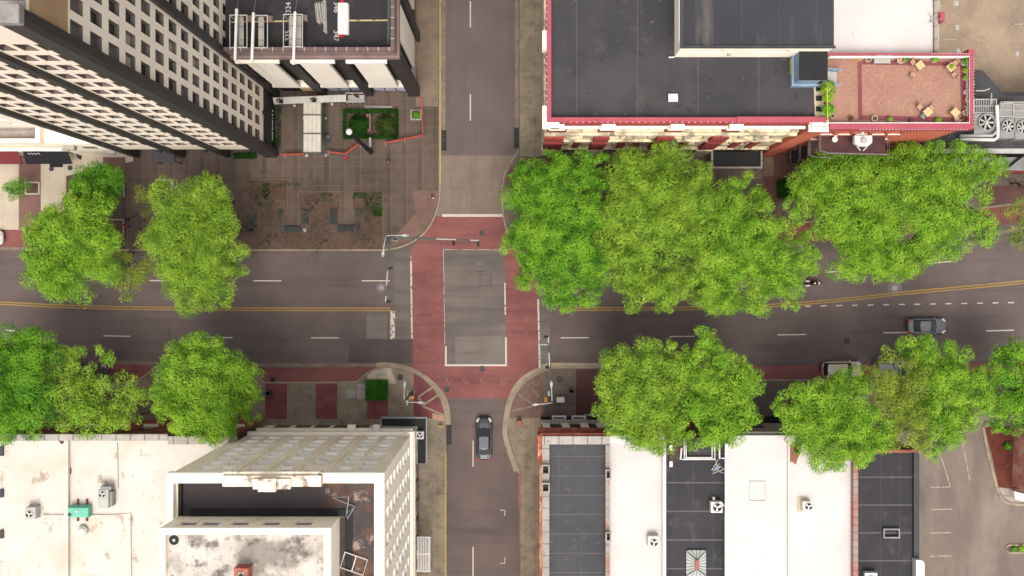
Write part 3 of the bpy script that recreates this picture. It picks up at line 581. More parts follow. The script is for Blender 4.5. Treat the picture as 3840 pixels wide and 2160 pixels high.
# text helper: a font outline turned into a mesh lying flat or on a wall
def words(body, size, m, loc, rot, parent, name='lettering', w=True, align='CENTER'):
    cu = bpy.data.curves.new(name, 'FONT'); cu.body = body; cu.size = size; cu.align_x = align; cu.align_y = 'CENTER'; cu.extrude = .008
    o = bpy.data.objects.new(name, cu); COL.objects.link(o)
    me = bpy.data.meshes.new_from_object(o.evaluated_get(bpy.context.evaluated_depsgraph_get()))
    bpy.data.objects.remove(o); bpy.data.curves.remove(cu)
    M = Matrix.Translation(loc) @ rot.to_4x4(); me.transform(M); me.materials.clear(); me.materials.append(m)
    return link(name, me, parent, w)
RX = Matrix.Rotation

# ================================================================ B: podium car park
pd = thing('parking_podium', 'parking podium with black roof deck, mauve coping and big cream wall panels', 'building', (-20, 26, 0))
PX, PY, PZ = -11.5, 21.86, 23.3
m = MB(); m.quad((XE, PY + .9, 0), (PX - .5, PY + .9, 0), (PX - .5, PY + .9, 21), (XE, PY + .9, 21)); m.quad((PX - .5, PY + .9, 0), (PX - .5, 52, 0), (PX - .5, 52, 21), (PX - .5, PY + .9, 21))
m.quad((XE, 52, 0), (PX - .5, 52, 0), (PX - .5, 52, 21), (XE, 52, 21)); m.build('wall', LOUV, pd, w=True)
MB().box(XE + .02, PX - .4, PY + .4, 52, 20.9, 21.2).build('roof', DECK, pd, w=True)
m = MB(); m.box(XE + .43, PX + .0, PY, PY + .34, 22.9, PZ); m.build('coping', PODC, pd, w=True)
MB().box(PX - .34, PX, PY + .34, 52, 22.9, PZ).build('coping', PODCE, pd, w=True)
m = MB(); m.box(XE + .43, PX - .03, PY + .03, PY + .3, 20.9, 22.9); m.box(PX - .3, PX - .03, PY + .3, 52, 20.9, 22.9); m.box(XE + .43, PX + .22, PY - .2, PY + .02, 20.3, 21.1); m.box(PX + .0, PX + .22, PY + .03, 52, 20.3, 21.1); m.build('parapet', PODF, pd, w=True)
for a, b in ((-23.0, -22.1), (-17.6, -16.7)): MB().box(a, b, PY - .12, PY + .9, 0, 20.3).build('pier', BLACKST, pd, w=True)
m = MB(); m.box(-12.5, PX + .25, PY - .15, PY + .9, 0, 20.3); m.build('pier', BLACKST, pd, w=True)
for y in (28.6, 35.0, 41.5): MB().box(PX - .5, PX + .3, y - .45, y + .45, 0, 20.3).build('pier', BLACKST, pd, w=True)
for a, b in ((-26.95, -24.2), (-21.65, -18.75), (-16.2, -13.2)): MB().box(a, b, PY - .02, PY + .3, 5, 19.4).build('panel', PANEL, pd, w=True, bev=.03)
for a, b in ((24.2, 27.45), (30.6, 33.9), (37.0, 40.3)): MB().box(PX - .2, PX + .1, a, b, 5, 20.2).build('panel', PANEL, pd, w=True, bev=.03)
for a, b in ((-27.4, -23.1), (-22.0, -17.7), (-16.6, -12.6)):
    MB().box(a, b, PY - .5, PY - .16, 19.75, 20.2).build('ledge', PANEL, pd, w=True)
    MB().box(a, b, PY + .1, PY + .85, 4.3, 4.9).build('ledge', PANEL, pd, w=True)
m = MB(); m.box(PX - .1, PX + .16, 22.9, 28.1, 19.9, 20.3); m.box(PX - .1, PX + .16, 29.1, 34.5, 19.9, 20.3); m.build('ledge', PANEL, pd, w=True)
mural = mat('window_mural', C(206, 208, 220), C(190, 186, 204), .4, .9, (.35, .65), 3, .04, stains=[(.8, .56, .6, C(120, 90, 128), .9, (1, 1, 1)), (.7, .58, .62, C(210, 168, 180), .9, (1, 1, 2)), (.6, .6, .63, C(92, 112, 158), .9, (1, 1, 1))])
for a, b, mm in ((-27.3, -25.0, BLACK), (-24.9, -23.1, PLY), (-21.9, -17.8, mural), (-16.5, -12.6, mural)):
    m = MB(); m.box(a, b, PY + .5, PY + .6, .3, 3.9); o = m.build('shopfront', mm, pd, w=True)
    if mm is mural:
        f = MB(); n = 3
        for k in range(n + 1): x = a + (b - a) * k / n; f.box(x - .04, x + .04, PY + .44, PY + .5, .3, 3.9)
        f.build('mullion', BLACK, o, w=False).location = (0, 0, 0)
m = MB(); m.box(PX - .3, PX - .2, 23.2, 28.1, .4, 4.2); m.build('shopfront', SHOP, pd, w=True)
yl2 = MB(); ZD = 21.212
for (a, b) in (((868, 83), (1088, 79)), ((1306, 77), (1456, 76))): yl2.strip(P2([a, b], ZD), .14, ZD)
yl2.build('bay_line', paint('deck_yellow_paint', C(206, 186, 130), C(80, 76, 76), .36, .42), pd, w=True)
MB().strip(P2([(1459, -60), (1457, 168)], ZD), .24, 21.34, 21.2).build('bumper_rail', GREENM, pd, w=True)
PW = mat('deck_white_paint', C(222, 216, 210), C(200, 194, 190), .8, .8)
for t, x, y, r in (('324', 1082, 29, 90), ('346', 1261, 27, -90), ('347', 1260, 134, -90), ('325', 1080, 134, 90)):
    words(t, .72, PW, (wx(x, ZD), wy(y, ZD), 21.222), RX(math.radians(r), 3, 'Z'), pd, 'bay_number')

# ================================================================ white building and low annex beyond the tower, left
wb_ = thing('white_building', 'white rendered block with small dark windows behind the cream low shops', 'building', (-56, 20, 0))
m = MB(); wi = punched(m, 'S', 16.5, -75, -44.65, 0, 26, [-45.9 - 2.1 * k for k in range(13)], [13.4, 16.0, 18.6, 21.2], 1.0, .8, .35)
m.sheet([(-75, 16.5), (-44.65, 16.5), (-44.65, 45), (-75, 45)], 26); m.build('wall', PANEL, wb_, w=True)
put_windows(wb_, [i for i in wi if i[0] > -66], WHITE, [GLASS], 40)
sh = thing('shop_row', 'low cream shop front with white parapet below the tower', 'building', (-56, 15.5, 0))
m = MB(); m.prism([(-75, 14.85), (-44.65, 14.85), (-44.65, 16.45), (-75, 16.45)], 0, 10.6); m.build('wall', CREAMP, sh, w=True)
MB().sheet([(-75, 15.2), (-50.9, 15.2), (-50.9, 16.45), (-75, 16.45)], 10.62).build('roof', STONE, sh, w=True)
m = MB(); m.box(-75, -50.4, 14.8, 15.2, 10.6, 11.6); m.box(-50.9, -50.4, 15.2, 16.45, 10.6, 11.6); m.build('parapet', PANEL, sh, w=True)
m = MB(); m.box(-75, -50.6, 14.62, 14.86, 5.6, 6.0); m.build('ledge', BEIGET, sh, w=True)
for x in (-60.2, -58.6, -57.0, -55.4, -53.8): MB().box(x - .6, x + .6, 14.78, 14.86, 4.3, 5.5).build('transom', GLASSM, sh, w=True)
MB().box(-47.6, -46.3, 14.78, 14.86, 6.6, 7.8).build('vent_window', GLASS, sh, w=True)
m = MB(); 
for y in (15.35, 15.8, 16.25): m.tube([(-59.9, y, 10.7), (-59.9, y, 11.7)], .04)
m.tube([(-59.9, 15.3, 11.7), (-59.9, 16.4, 11.7)], .04); m.tube([(-59.9, 15.3, 11.2), (-59.9, 16.4, 11.2)], .03); m.build('roof_railing', BLACK, sh, w=True)
MB().box(wx(244, 8.5), wx(284, 8.5), 14.35, 14.85, 8.2, 9.0).build('duct', STONE, sh, w=True)
m = MB(); m.box(wx(420, 5) - .5, wx(420, 5) + .35, 14.4, 14.85, 4.8, 5.1); m.build('wall_lamp', GREYM, sh, w=True)
def awning(lab, x0, x1, mm, par, flap=None):
    t = thing('awning', lab, 'awning', ((x0 + x1) / 2, 14.8, 2.4), 0, 'canvas awnings over the shops')
    m = MB(); y0, y1 = 14.84, 13.55
    m.add([(x0, y0, 3.7), (x1, y0, 3.7), (x1 + .1, y1, 2.7), (x0 - .1, y1, 2.7), (x0, y0, 3.6), (x1, y0, 3.6), (x1 + .1, y1, 2.45), (x0 - .1, y1, 2.45)], [(0, 1, 2, 3), (4, 7, 6, 5), (3, 2, 6, 7), (0, 3, 7, 4), (1, 5, 6, 2), (0, 4, 5, 1)])
    m.build('canvas', mm, t, w=True)
    if flap: MB().box(flap[0], flap[1], y1 - .36, y1 - .005, 2.42, 2.5).build('entrance_flap', mm, t, w=True)
    MB().tube([(x0, y0, 2.5), (x0 - .06, y1 + .05, 2.5)], .03).build('strut', GREYM, t, w=True); MB().tube([(x1, y0, 2.5), (x1 + .06, y1 + .05, 2.5)], .03).build('strut', GREYM, t, w=True)
    return t
awning('burgundy canvas awning at the left edge of the photo', -70, wx(76, 3), BURG, sh)
aw = awning('wide black canvas awning with a small entrance flap', wx(96, 3), wx(262, 3), CLOTHB, sh, (wx(188, 2.4), wx(236, 2.4)))
m = MB(); m.box(wx(101, 3.5), wx(152, 3.5), 14.45, 14.7, 3.75, 3.9); m.build('sign_box', BLACK, aw, w=True)
wv = MB(); wv.strip([(wx(104, 3.9) + .2 * k, 14.56 + .09 * (-1) ** k) for k in range(8)], .05, 3.91); wv.build('lettering', WHITE, aw, w=True)
hl = thing('hanging_lamp', 'black wall lamp on a bracket beside the black awning', 'lamp', (wx(290, 4), 14.8, 4))
m = MB(); m.tube([(wx(262, 4), 14.84, 4.6), (wx(288, 4), 14.4, 4.5)], .035); m.build('bracket', BLACK, hl, w=True)
m = MB(); m.prism([(wx(284, 4.3), 14.5), (wx(302, 4.3), 14.35), (wx(300, 4.3), 13.85), (wx(293, 4.3), 13.95)], 4.0, 4.4); m.build('lamp_head', BLACK, hl, w=True)
en = thing('entrance_canopy', 'flat charcoal canopy on the ground between two black tower piers', 'canopy', (wx(612), 13.6, 0))
m = MB(); m.prism(P2([(563, 566), (650, 566), (656, 607), (571, 608)], 3.0)[::-1], 2.7, 3.0); m.build('canopy_top', CHAR, en, w=True)
m = MB()
for x, y in ((575, 603), (651, 603)): m.cyl(*W(x, y, 3)[:2], .06, .13, 2.7)
m.build('post', BLACK, en, w=True)

# ================================================================ C: rose-coped corner building
cb = thing('rose_trimmed_building', 'old cream facade with dark red piers, rose-coloured coping and black membrane roof', 'building', (15, 30, 0))
XW, YF, ZC, ZR = 2.97, 15.2, 21.5, 20.5
m = MB(); m.quad((XW, YF, 0), (XW, 60, 0), (XW, 60, ZR), (XW, YF, ZR))
m.build('side_wall', CREAMF, cb, w=True)
MB().sheet([(XW + .3, YF + .3), (30.2, YF + .3), (30.2, 60), (XW + .3, 60)], ZR).build('roof', ROOFB, cb, w=True)
m = MB(); m.box(XW, 28.3, 15.42, 15.86, ZR - .3, ZC); m.box(XW, XW + .42, 15.86, 60, ZR - .3, ZC); m.box(21.2, 29.8, 15.36, 15.9, ZC + .003, ZC + .12); m.build('coping', REDPINK, cb, w=True)
MB().box(XW + .1, 28.3, 15.25, 15.42, 20.0, ZC - .25).build('fascia', REDTR, cb, w=True)
mb = MB()
mb.box(XW, 28.3, 15.0, 15.4, 19.55, 20.0)                          # moulding
mb.box(XW, 28.3, 15.3, 15.6, 18.0, 19.55)
mb.build('frieze', CREAMP, cb, w=True)
m = MB(); m.box(XW - .12, 28.2, 14.72, 15.4, 16.6, 17.3); m.box(XW - .05, 28.2, 14.95, 15.4, 17.3, 18.0); m.box(XW, 28.2, 15.2, 15.5, 14.6, 16.6)
for k in range(38): m.box(3.2 + k * .66, 3.42 + k * .66, 14.78, 15.0, 16.2, 16.6)
m.build('cornice', CREAMF, cb, w=True)
mb = MB(); wi = []
wcols = [4.6, 6.5, 8.0 + 2.3, 11.8, 13.3, 17.1, 19.2, 22.9, 24.6, 26.3]
wi += punched(mb, 'S', YF + .05, XW, 28.4, 4.9, 14.6, wcols, [7.8, 12.4], 1.25, 2.6, .3)
mb.build('wall', CREAMF, cb, w=True)
put_windows(cb, wi, BEIGET, [GLASS, BLIND, GLASSM, BLIND])
m = MB(); m.box(XW, 28.4, 14.98, 15.24, 10.3, 10.7); m.box(XW, 28.4, 14.9, 15.24, 4.6, 4.95); m.build('string_course', CREAMF, cb, w=True)
PIER = [(4.0, 2.0), (8.95, 1.6), (15.6, 1.7), (21.3, 1.7)]
for x, w_ in PIER:
    for y0_, y1_, z0_, z1_ in ((14.86, 15.22, 4.95, 10.2), (14.9, 15.28, 10.75, 13.6), (14.92, 15.28, 18.1, 19.5)): MB().box(x - w_ / 2, x + w_ / 2, y0_, y1_, z0_, z1_).build('pier', REDTR, cb, w=True)
    m = MB(); m.box(x - w_ / 2 - .1, x + w_ / 2 + .1, 14.8, 15.3, 0, 4.6); m.build('pier_base', CREAMF, cb, w=True)
    m = MB(); m.box(x - .68, x + .68, 14.85, 15.41, 20.35, 21.2); m.box(x - .8, x + .8, 14.78, 15.41, 20.05, 20.35); m.build('pier_cap', BEIGET, cb, w=True, bev=.05)
m = MB(); m.box(XW - .42, XW + .02, 14.85, 17.0, 20.35, 21.3); m.box(XW + .02, XW + 1.2, 14.85, 15.41, 20.36, 21.31); m.build('pier_cap', BEIGET, cb, w=True)
for y in (22.4, 29.0, 35.6): MB().box(XW - .42, XW, y, y + 1.9, 19.9, 21.2).build('pier_cap', BEIGET, cb, w=True)
for x in (5.9, 7.2, 11.0, 12.3, 13.6, 17.2, 18.5, 19.6, 22.9, 24.1, 25.4, 26.6): MB().box(x - .27, x + .27, 15.22, 15.31, 18.2, 19.4).build('frieze_panel', REDTR, cb, w=True); MB().box(x - .25, x + .25, 15.12, 15.24, 13.65, 14.6).build('frieze_panel', REDTR, cb, w=True)
for x in (6.6, 11.55, 13.2, 18.3, 24.1, 26.0): MB().box(x - .38, x + .38, 15.05, 15.249, 5.0, 10.2).build('pilaster', REDTR, cb, w=True)
m = MB(); m.box(XW - .1, XW, YF, 60, 16.2, 17.4); m.box(XW - .2, XW, YF, 60, 17.4, 17.8); m.build('side_cornice', CREAMF, cb, w=True)
m = MB(); m.box(XW + .2, 28.3, 15.6, 15.7, 0, 4.6); m.build('shopfront', GLASS, cb, w=True)
m = MB()
for k in range(60): m.box(XW - .06, XW, 16 + k * .62, 16.12 + k * .62, ZC - .15, ZC - .02)
for k in range(40): m.box(4 + k * .6, 4.1 + k * .6, 15.36, 15.42, ZC - .14, ZC - .03)
m.build('bulb_string', WHITE, cb, w=True)
wp = thing('corner_pier', 'broad orange-red brick pier with a white cap between old facade and terrace building', 'pier', (29.2, 15, 0))
MB().box(28.42, 30.1, 14.75, 15.6, 0, 20.7).build('shaft', ORBR, wp, w=True)
m = MB(); m.box(28.3, 30.25, 14.55, 15.7, 20.7, 21.0); m.frame(28.5, 30.05, 14.75, 15.55, .22, 21.0, 21.3); m.build('cap', BEIGET, wp, w=True, bev=.04)
vn = thing('roof_vent', 'small square white roof hatch on the black membrane roof', 'hatch', W(2523, 368, 20.7))
m = MB(); m.box(-.42, .42, -.34, .34, -.2, .22); m.build('curb', WHITE, vn, bev=.03); MB().box(-.46, .46, -.38, .38, .22, .28).build('lid', WHITE, vn, bev=.02)
# side canopy over the pavement
dc = thing('door_canopy', 'flat dark canopy with a pale rim over the old facade doorway', 'canopy', (wx(2763, 3.6), 14, 0))
x0, x1, y0, y1 = wx(2666, 3.6), wx(2858, 3.6), wy(632, 3.6), 14.85
MB().box(x0 + .2, x1 - .2, y0 + .2, y1, 3.3, 3.5).build('canopy_deck', DULLBLK, dc, w=True)
m = MB(); m.box(x0, x1, y0, y0 + .2, 3.2, 3.8); m.box(x0, x0 + .2, y0 + .2, y1, 3.2, 3.8); m.box(x1 - .2, x1, y0 + .2, y1, 3.2, 3.8); m.build('rim', STONE, dc, w=True)
m = MB()
for x in (x0 + .15, x1 - .15): m.tube([(x, y0 + .15, .13), (x, y0 + .15, 3.2)], .06)
m.build('post', BLACK, dc, w=True)

# penthouse on the roof
ph = thing('penthouse', 'cream penthouse with a black streaked roof standing on the black membrane roof', 'penthouse', (24, 26, ZR))
ax0, ax1, ay = wx(2556, 24.8), wx(3130, 24.8), wy(176, 24.8)
m = MB(); wi = []
for cx in (2650, 2894): wi += [wx(cx, 22.5)]
items = punched(m, 'S', ay, ax0, ax1, ZR, 24.6, wi, [22.9], 3.0, .95, .18)
m.quad((ax0, ay, ZR), (ax0, 60, ZR), (ax0, 60, 24.6), (ax0, ay, 24.6)); m.quad((ax1, ay, ZR), (ax1, 60, ZR), (ax1, 60, 24.6), (ax1, ay, 24.6)); m.build('wall', CREAMP, ph, w=True)
put_windows(ph, items, WHITE, [GLASSM], mull=2)
MB().sheet([(ax0 + .1, ay + .1), (ax1 - .1, ay + .1), (ax1 - .1, 60), (ax0 + .1, 60)], 24.62).build('roof', ROOFK, ph, w=True)
m = MB(); m.box(ax0 - .08, ax0 + .18, ay - .08, 60, 24.5, 24.9); m.box(ax0 + .18, ax1 + .08, ay - .08, ay + .12, 24.5, 24.86); m.build('roof_edge', DGREY, ph, w=True)
m = MB(); m.tube([(ax0 - .15, ay + .5, 24.4), (ax0 - .15, 40, 24.4)], .07); m.tube([(ax0 - .1, ay - .1, 21), (ax0 - .6, ay - .1, 20.8)], .09); m.build('gutter_pipe', WHITE, ph, w=True)
wl_ = MB(); wl_.box(wx(2733, 22) - .15, wx(2733, 22) + .15, ay - .22, ay, 21.9, 22.2); wl_.build('wall_lamp', STONE, ph, w=True)

# ================================================================ D: terrace building
tb = thing('terrace_building', 'orange-red brick building with rose coping and a paved roof terrace', 'building', (37, 18.5, 0))
TX0, TX1, TY0, TY1, TZ = 30.1, 44.1, 14.75, 22.1, 20.4
mb = MB()
it = punched(mb, 'S', 15.1, TX0, TX1 - .1, 0, 21, [31.6, 33.4, 35.2, 36.9, 38.5], [6.2, 9.6, 13, 16.4, 19.2], 1.05, 1.3, .25, skip={(0, 1), (1, 1), (0, 0), (1, 0), (2, 0), (2, 4)})
mb.quad((TX0 + .01, 15.1, 0), (TX0 + .01, 22, 0), (TX0 + .01, 22, 20), (TX0 + .01, 15.1, 20)); mb.build('wall', ORBR, tb, w=True)
put_windows(tb, it, BEIGET, [GLASSM])
for x, y, z, ax, w_, h_ in it: MB().box(x - .6, x + .6, 15.0, 15.12, z - h_ / 2 - .14, z - h_ / 2).build('window_sill', BEIGET, tb, w=True)
x0, x1, y0, y1 = wx(3090, TZ), wx(3640, TZ), wy(455, TZ), wy(212, TZ)
MB().sheet([(29.6, TY0 + .4), (TX1 - .4, TY0 + .4), (TX1 - .4, TY1 - .3), (29.6, TY1 - .3)], TZ).build('terrace_floor', TERR, tb, w=True)
bd = MB()
for pth in ([(3226, 450), (3223, 230)], [(3232, 233), (3616, 241)], [(3608, 246), (3612, 448)], [(3232, 440), (3606, 449)]): bd.strip(P2(pth, TZ), .42, TZ + .008)
bd.build('border_band', TERRB, tb, w=True)
m = MB(); m.box(30.25, TX1, TY0, TY0 + .55, TZ - .4, 21.3); m.box(29.4, TX1, TY1 - .3, TY1, TZ - .4, 21.3); m.box(TX1 - .45, TX1, TY0 + .55, TY1 - .3, TZ - .4, 21.32); m.box(TX1 - .5, TX1 + .05, TY1 - .05, TY1 + .35, TZ - .4, 21.35); m.build('coping', REDPINK, tb, w=True)
m = MB()
for k in range(34): m.box(33.2 + k * .31, 33.28 + k * .31, TY0 - .06, TY0, 21.18, 21.29)
for k in range(22): m.box(TX1, TX1 + .07, 15 + k * .31, 15.08 + k * .31, 21.18, 21.29)
for k in range(14): m.box(40 + k * .28, 40.07 + k * .28, TY1 - .1, TY1 - .04, 21.3, 21.36)
m.build('bulb_string', WHITE, tb, w=True)
rl = MB(); a, b, c, d = wx(3090, 21.4), wx(3634, 21.4), wy(461, 21.4), wy(212, 21.4)
for z in (21.5, 21.1, 20.8):
    rl.tube([(a, c, z), (b, c, z), (b, d, z), (a + .5, d, z)], .055)
for k in range(13):
    x = a + (b - a) * k / 12; rl.tube([(x, c, TZ), (x, c, 21.5)], .035); rl.tube([(x, d, TZ), (x, d, 21.5)], .035)
for k in range(1, 6): y = c + (d - c) * k / 6; rl.tube([(b, y, TZ), (b, y, 21.5)], .035)
rl.build('railing', WHITE, tb, w=True)
# balconies stacked on the terrace facade
for k, z in enumerate((2.7, 6.6, 10.3, 14.1)):
    lab = ['lowest', 'second', 'third', 'topmost'][k]
    t = thing('balcony', f'{lab} dark balcony deck with thin white railing stacked on the orange brick wall', 'balcony', (34.5, 14.3, z), 0, 'balconies stacked on the orange brick wall')
    MB().prism([(31.2, 15.08), (31.2, 13.5), (32.0, 13.25), (38.2, 13.1), (38.2, 15.08)], z - .15, z).build('deck', mat('balcony_deck', C(92, 58, 58), C(76, 50, 50), .8, .6) if k == 3 else bpy.data.materials.get('deck_shaded') or mat('deck_shaded', C(70, 56, 54), C(58, 46, 46), .8, .6), t, w=True)  # lower decks use a darker copy, shade painted into the colour
    r = MB()
    for zz in (1.05, .55): r.tube([(31.2, 15.05, z + zz), (31.2, 13.5, z + zz), (32.0, 13.25, z + zz), (38.2, 13.1, z + zz), (38.2, 15.05, z + zz)], .028)
    for q in ((31.2, 14.3), (31.2, 13.5), (32, 13.25), (34, 13.2), (36, 13.15), (38.2, 13.1)): r.tube([(q[0], q[1], z), (q[0], q[1], z + 1.05)], .03)
    r.build('railing', GREYM, t, w=True)
hv = thing('wall_ventilator', 'white boxy ventilator unit on struts above the topmost dark balcony', 'ventilator', W(3232, 528, 15.5))
m = MB(); m.prism([(-.9, .5), (-.9, -.25), (-.45, -.6), (.5, -.6), (.9, -.25), (.9, .5)], -.2, .5); m.build('hood', WHITE, hv, bev=.05)
MB().cyl(0, -.05, .3, .5, .75, 12).build('fan_cap', LGREY, hv)
m = MB(); m.tube([(-.5, -.6, .1), (-.1, -.95, -.2)], .05); m.tube([(.5, -.6, .1), (.2, -1.0, -.2)], .05); m.box(-.12, .12, .5, .9, 0, .3); m.build('strut', WHITE, hv)
# penthouse stair hut
hu = thing('stair_hut', 'blue stair hut with a black square roof at the edge of the brick terrace', 'hut', W(3045, 248, TZ))
hz = 23.0; ox, oy, _ = W(3045, 248, TZ)
a, b, c, d = wx(2998, hz) - ox, wx(3104, hz) - ox, wy(300, hz) - oy, wy(186, hz) - oy
MB().box(a, b, c, d, hz - TZ - .14, hz - TZ).build('roof', BLACK, hu)
MB().box(a + .02, b - .5, c + .02, d - .1, 0, hz - TZ - .14).build('wall', BLUE, hu)
m = MB(); m.box(a - .24, a, c - .24, d, .0, .8); m.box(a, b, c - .24, c, .0, .8); m.build('platform_rail', BLUE, hu)
m = MB()
for k in range(8): m.box(b + k * .2, b + (k + 1) * .2, c + .1, c + 1.25, 0, .95 - k * .11)
m.build('step', LGREY, hu)
for yy in (c - .02, c + 1.33):
    m = MB()
    for zz in (.95, .5, 1.4): m.tube([(b - .1, yy, zz + .3), (b + 1.9, yy + (.04 if yy > c else -.04), zz - .45)], .05)
    for k in range(3): m.tube([(b + .2 + k * .7, yy, .1), (b + .2 + k * .7, yy, 1.45 - k * .25)], .035)
    m.build('handrail', BLUE, hu)
MB().box(b - .05, b + .32, c + 1.75, c + 2.35, .3, .9).build('air_conditioner', WHITE, hu, bev=.03)
# planting strip on the terrace edge
pb_ = thing('planter_wall', 'pale gravel planting strip with climbing plants between black roof and terrace', 'planter', W(3066, 383, TZ))
px_, py_, _ = W(3066, 383, TZ)
m = MB(); m.prism([(wx(3048, TZ) - px_, wy(319, TZ) - py_), (wx(3082, TZ) - px_, wy(319, TZ) - py_), (wx(3090, TZ) - px_, wy(433, TZ) - py_), (wx(3053, TZ) - px_, wy(440, TZ) - py_)][::-1], 0, .3); m.build('bed', POT, pb_)
for yy in (336, 372, 412): 
    MB().box(-.25, .25, wy(yy, TZ) - py_ - .22, wy(yy, TZ) - py_ + .22, .3, .55).build('soil_box', BLACK, pb_)
m = MB(); m.tube([(wx(3098, 22) - px_, wy(325, 22) - py_, .2), (wx(3098, 22) - px_, wy(325, 22) - py_, 1.9), (wx(3100, 22) - px_, wy(455, 22) - py_, 1.9), (wx(3100, 22) - px_, wy(455, 22) - py_, .2)], .05); m.build('trellis', YELLOW, pb_)

# ================================================================ E: white-roofed block and F: mechanical annexe
eb = thing('white_roofed_block', 'block with a clean white flat roof between black penthouse and tan parking lot', 'building', (33, 40, 0))
EX1 = wx(3505, 20)
m = MB(); m.box(29.3, EX1, 22.16, 60, 0, 19.7); m.build('wall', BEIGE, eb, w=True)
MB().sheet([(29.3, 22.16), (EX1 - .1, 22.16), (EX1 - .1, 60), (29.3, 60)], 19.74).build('roof', ROOFW, eb, w=True)
m = MB(); m.box(EX1 - .05, EX1 + .3, 22.2, 60, 19.4, 20.1); m.build('parapet', STONE, eb, w=True)
m = MB(); m.box(EX1 + .3, EX1 + .72, 22.2, 60, 18.8, 19.3); m.build('ledge', LGREY, eb, w=True)
for a, b in ((110, 158), (24, 46), (-30, 9)): MB().box(EX1 + .73, EX1 + 1.0, wy(b, 18.6), wy(a, 18.6), 18.2, 18.6).build('awning_box', BLACK, eb, w=True)
m = MB(); m.box(EX1 + .31, EX1 + .74, wy(85, 20), wy(50, 20), 19.3, 20.6); m.build('chimney_pier', REDPINK, eb, w=True)
an = thing('roof_antenna', 'pale antenna with splayed arms on the white roof edge', 'antenna', W(3500, 72, 19.8))
m = MB(); m.box(-.3, .3, -.3, .3, -.05, .06); m.build('foot', LGREY, an)
m = MB(); m.tube([(0, 0, 0), (-.6, .5, .5)], .04); m.tube([(0, 0, 0), (-.6, -.5, .5)], .04); m.tube([(0, 0, 0), (.3, -.2, .9)], .04); m.build('arm', LGREY, an)
fb = thing('plant_annexe', 'low dark annexe with roof machinery beside the terrace building', 'building', (50, 17, 0))
FZ = 8.0
m = MB(); m.box(44.3, 66, 14.6, 20.8, 0, FZ - .1); m.build('wall', DARKWALL, fb, w=True)
MB().prism([(44.3, 14.6), (66, 14.6), (66, 20.4), (53.5, 20.4), (51.0, 23.2), (44.3, 23.2)], FZ - .1, FZ).build('roof', DGREY, fb, w=True)
m = MB(); m.box(44.3, 66, 14.1, 14.6, FZ - .5, FZ + .1); m.build('roof_edge', LGREY, fb, w=True)
m = MB(); m.box(40.5, 66, 12.6, 14.1, 4.2, 4.4); m.build('canopy', GREYM, fb, w=True)
m = MB()
for k in range(9): m.prism([(42 + k * 2.6, 12.7), (42.3 + k * 2.6, 12.7), (44.6 + k * 2.6, 14.5), (44.3 + k * 2.6, 14.5)], 4.45, 4.75)
m.build('canopy_beam', BLACK, fb, w=True)
m = MB(); m.box(40.5, 66, 12.3, 12.6, 3.6, 4.4); m.build('canopy_fascia', BURG, fb, w=True)
def cooler(px, py, r, sx, lab, grp='rooftop cooling units beside the terrace'):
    t = thing('cooling_unit', lab, 'cooling unit', (*W(px, py, FZ + 2)[:2], FZ), 0, grp)
    m = MB(); m.box(-sx, sx, -1.25, 1.0, 0, 1.6); m.build('casing', GREYM, t, bev=.04)
    MB().annulus(0, 0, r - .07, r, 1.6, 1.95).build('fan_ring', LGREY, t)
    MB().cyl(0, 0, r - .08, 1.605, 1.62, 20).build('fan_well', BLACK, t)
    m = MB()
    for k in range(7):
        a = k * 2 * math.pi / 7; ca, sa = math.cos(a), math.sin(a); q = r - .12
        m.add([(ca * .1 - sa * .06, sa * .1 + ca * .06, 1.74), (ca * .1 + sa * .06, sa * .1 - ca * .06, 1.72), (ca * q + sa * .12, sa * q - ca * .12, 1.74), (ca * q - sa * .1, sa * q + ca * .1, 1.82)], [(0, 1, 2, 3)])
    m.cyl(0, 0, .13, 1.7, 1.85, 10); m.build('fan_blade', LGREY, t)
    m = MB(); m.frame(-sx, sx, 1.05, 2.6, .1, 1.3, 1.5)
    for k in range(1, 12): m.box(-sx + .1 + (2 * sx - .2) * k / 12 - .03, -sx + .1 + (2 * sx - .2) * k / 12 + .03, 1.15, 2.5, 1.36, 1.46)
    m.box(-sx + .1, sx - .1, 1.78, 1.86, 1.461, 1.5); m.build('coil_rack', LGREY, t)
    MB().box(-sx + .1, sx - .1, 1.1, 2.55, 0, 1.0).build('coil_block', mat('coil_fin', C(92, 88, 100), C(78, 76, 88), .7), t)
cooler(3703, 458, .9, 1.25, 'cooling unit with a wide spoked fan nearest the rose parapet')
cooler(3784, 473, .72, .78, 'middle cooling unit with a smaller spoked fan in the machinery row')
cooler(3840, 476, .72, .78, 'cooling unit half cut by the right edge of the photo')
pp = thing('duct_pipe', 'white insulated pipes bending round the cooling units', 'pipe', W(3735, 480, FZ))
o = W(3735, 480, FZ)
def rel(px, py, z): w_ = W(px, py, z); return (w_[0] - o[0], w_[1] - o[1], z - FZ)
MB().tube([rel(3738, 395, 10), rel(3742, 480, 10), rel(3741, 515, 10), rel(3728, 524, 10), rel(3600, 522, 9)], .2, 8).build('pipe', WHITE, pp, smooth=True)
MB().tube([rel(3735, 495, 10), rel(3722, 508, 10), rel(3600, 509, 9)], .16, 8).build('pipe', LGREY, pp, smooth=True)
fr = MB()
for q in ([(3660, 340), (3690, 340), (3712, 332)], [(3718, 350), (3718, 392)], [(3755, 380), (3755, 405), (3762, 405), (3762, 382), (3840, 383)]): fr.tube([rel(x, y, 10) for x, y in q], .06)
fr.build('support_frame', LGREY, pp)
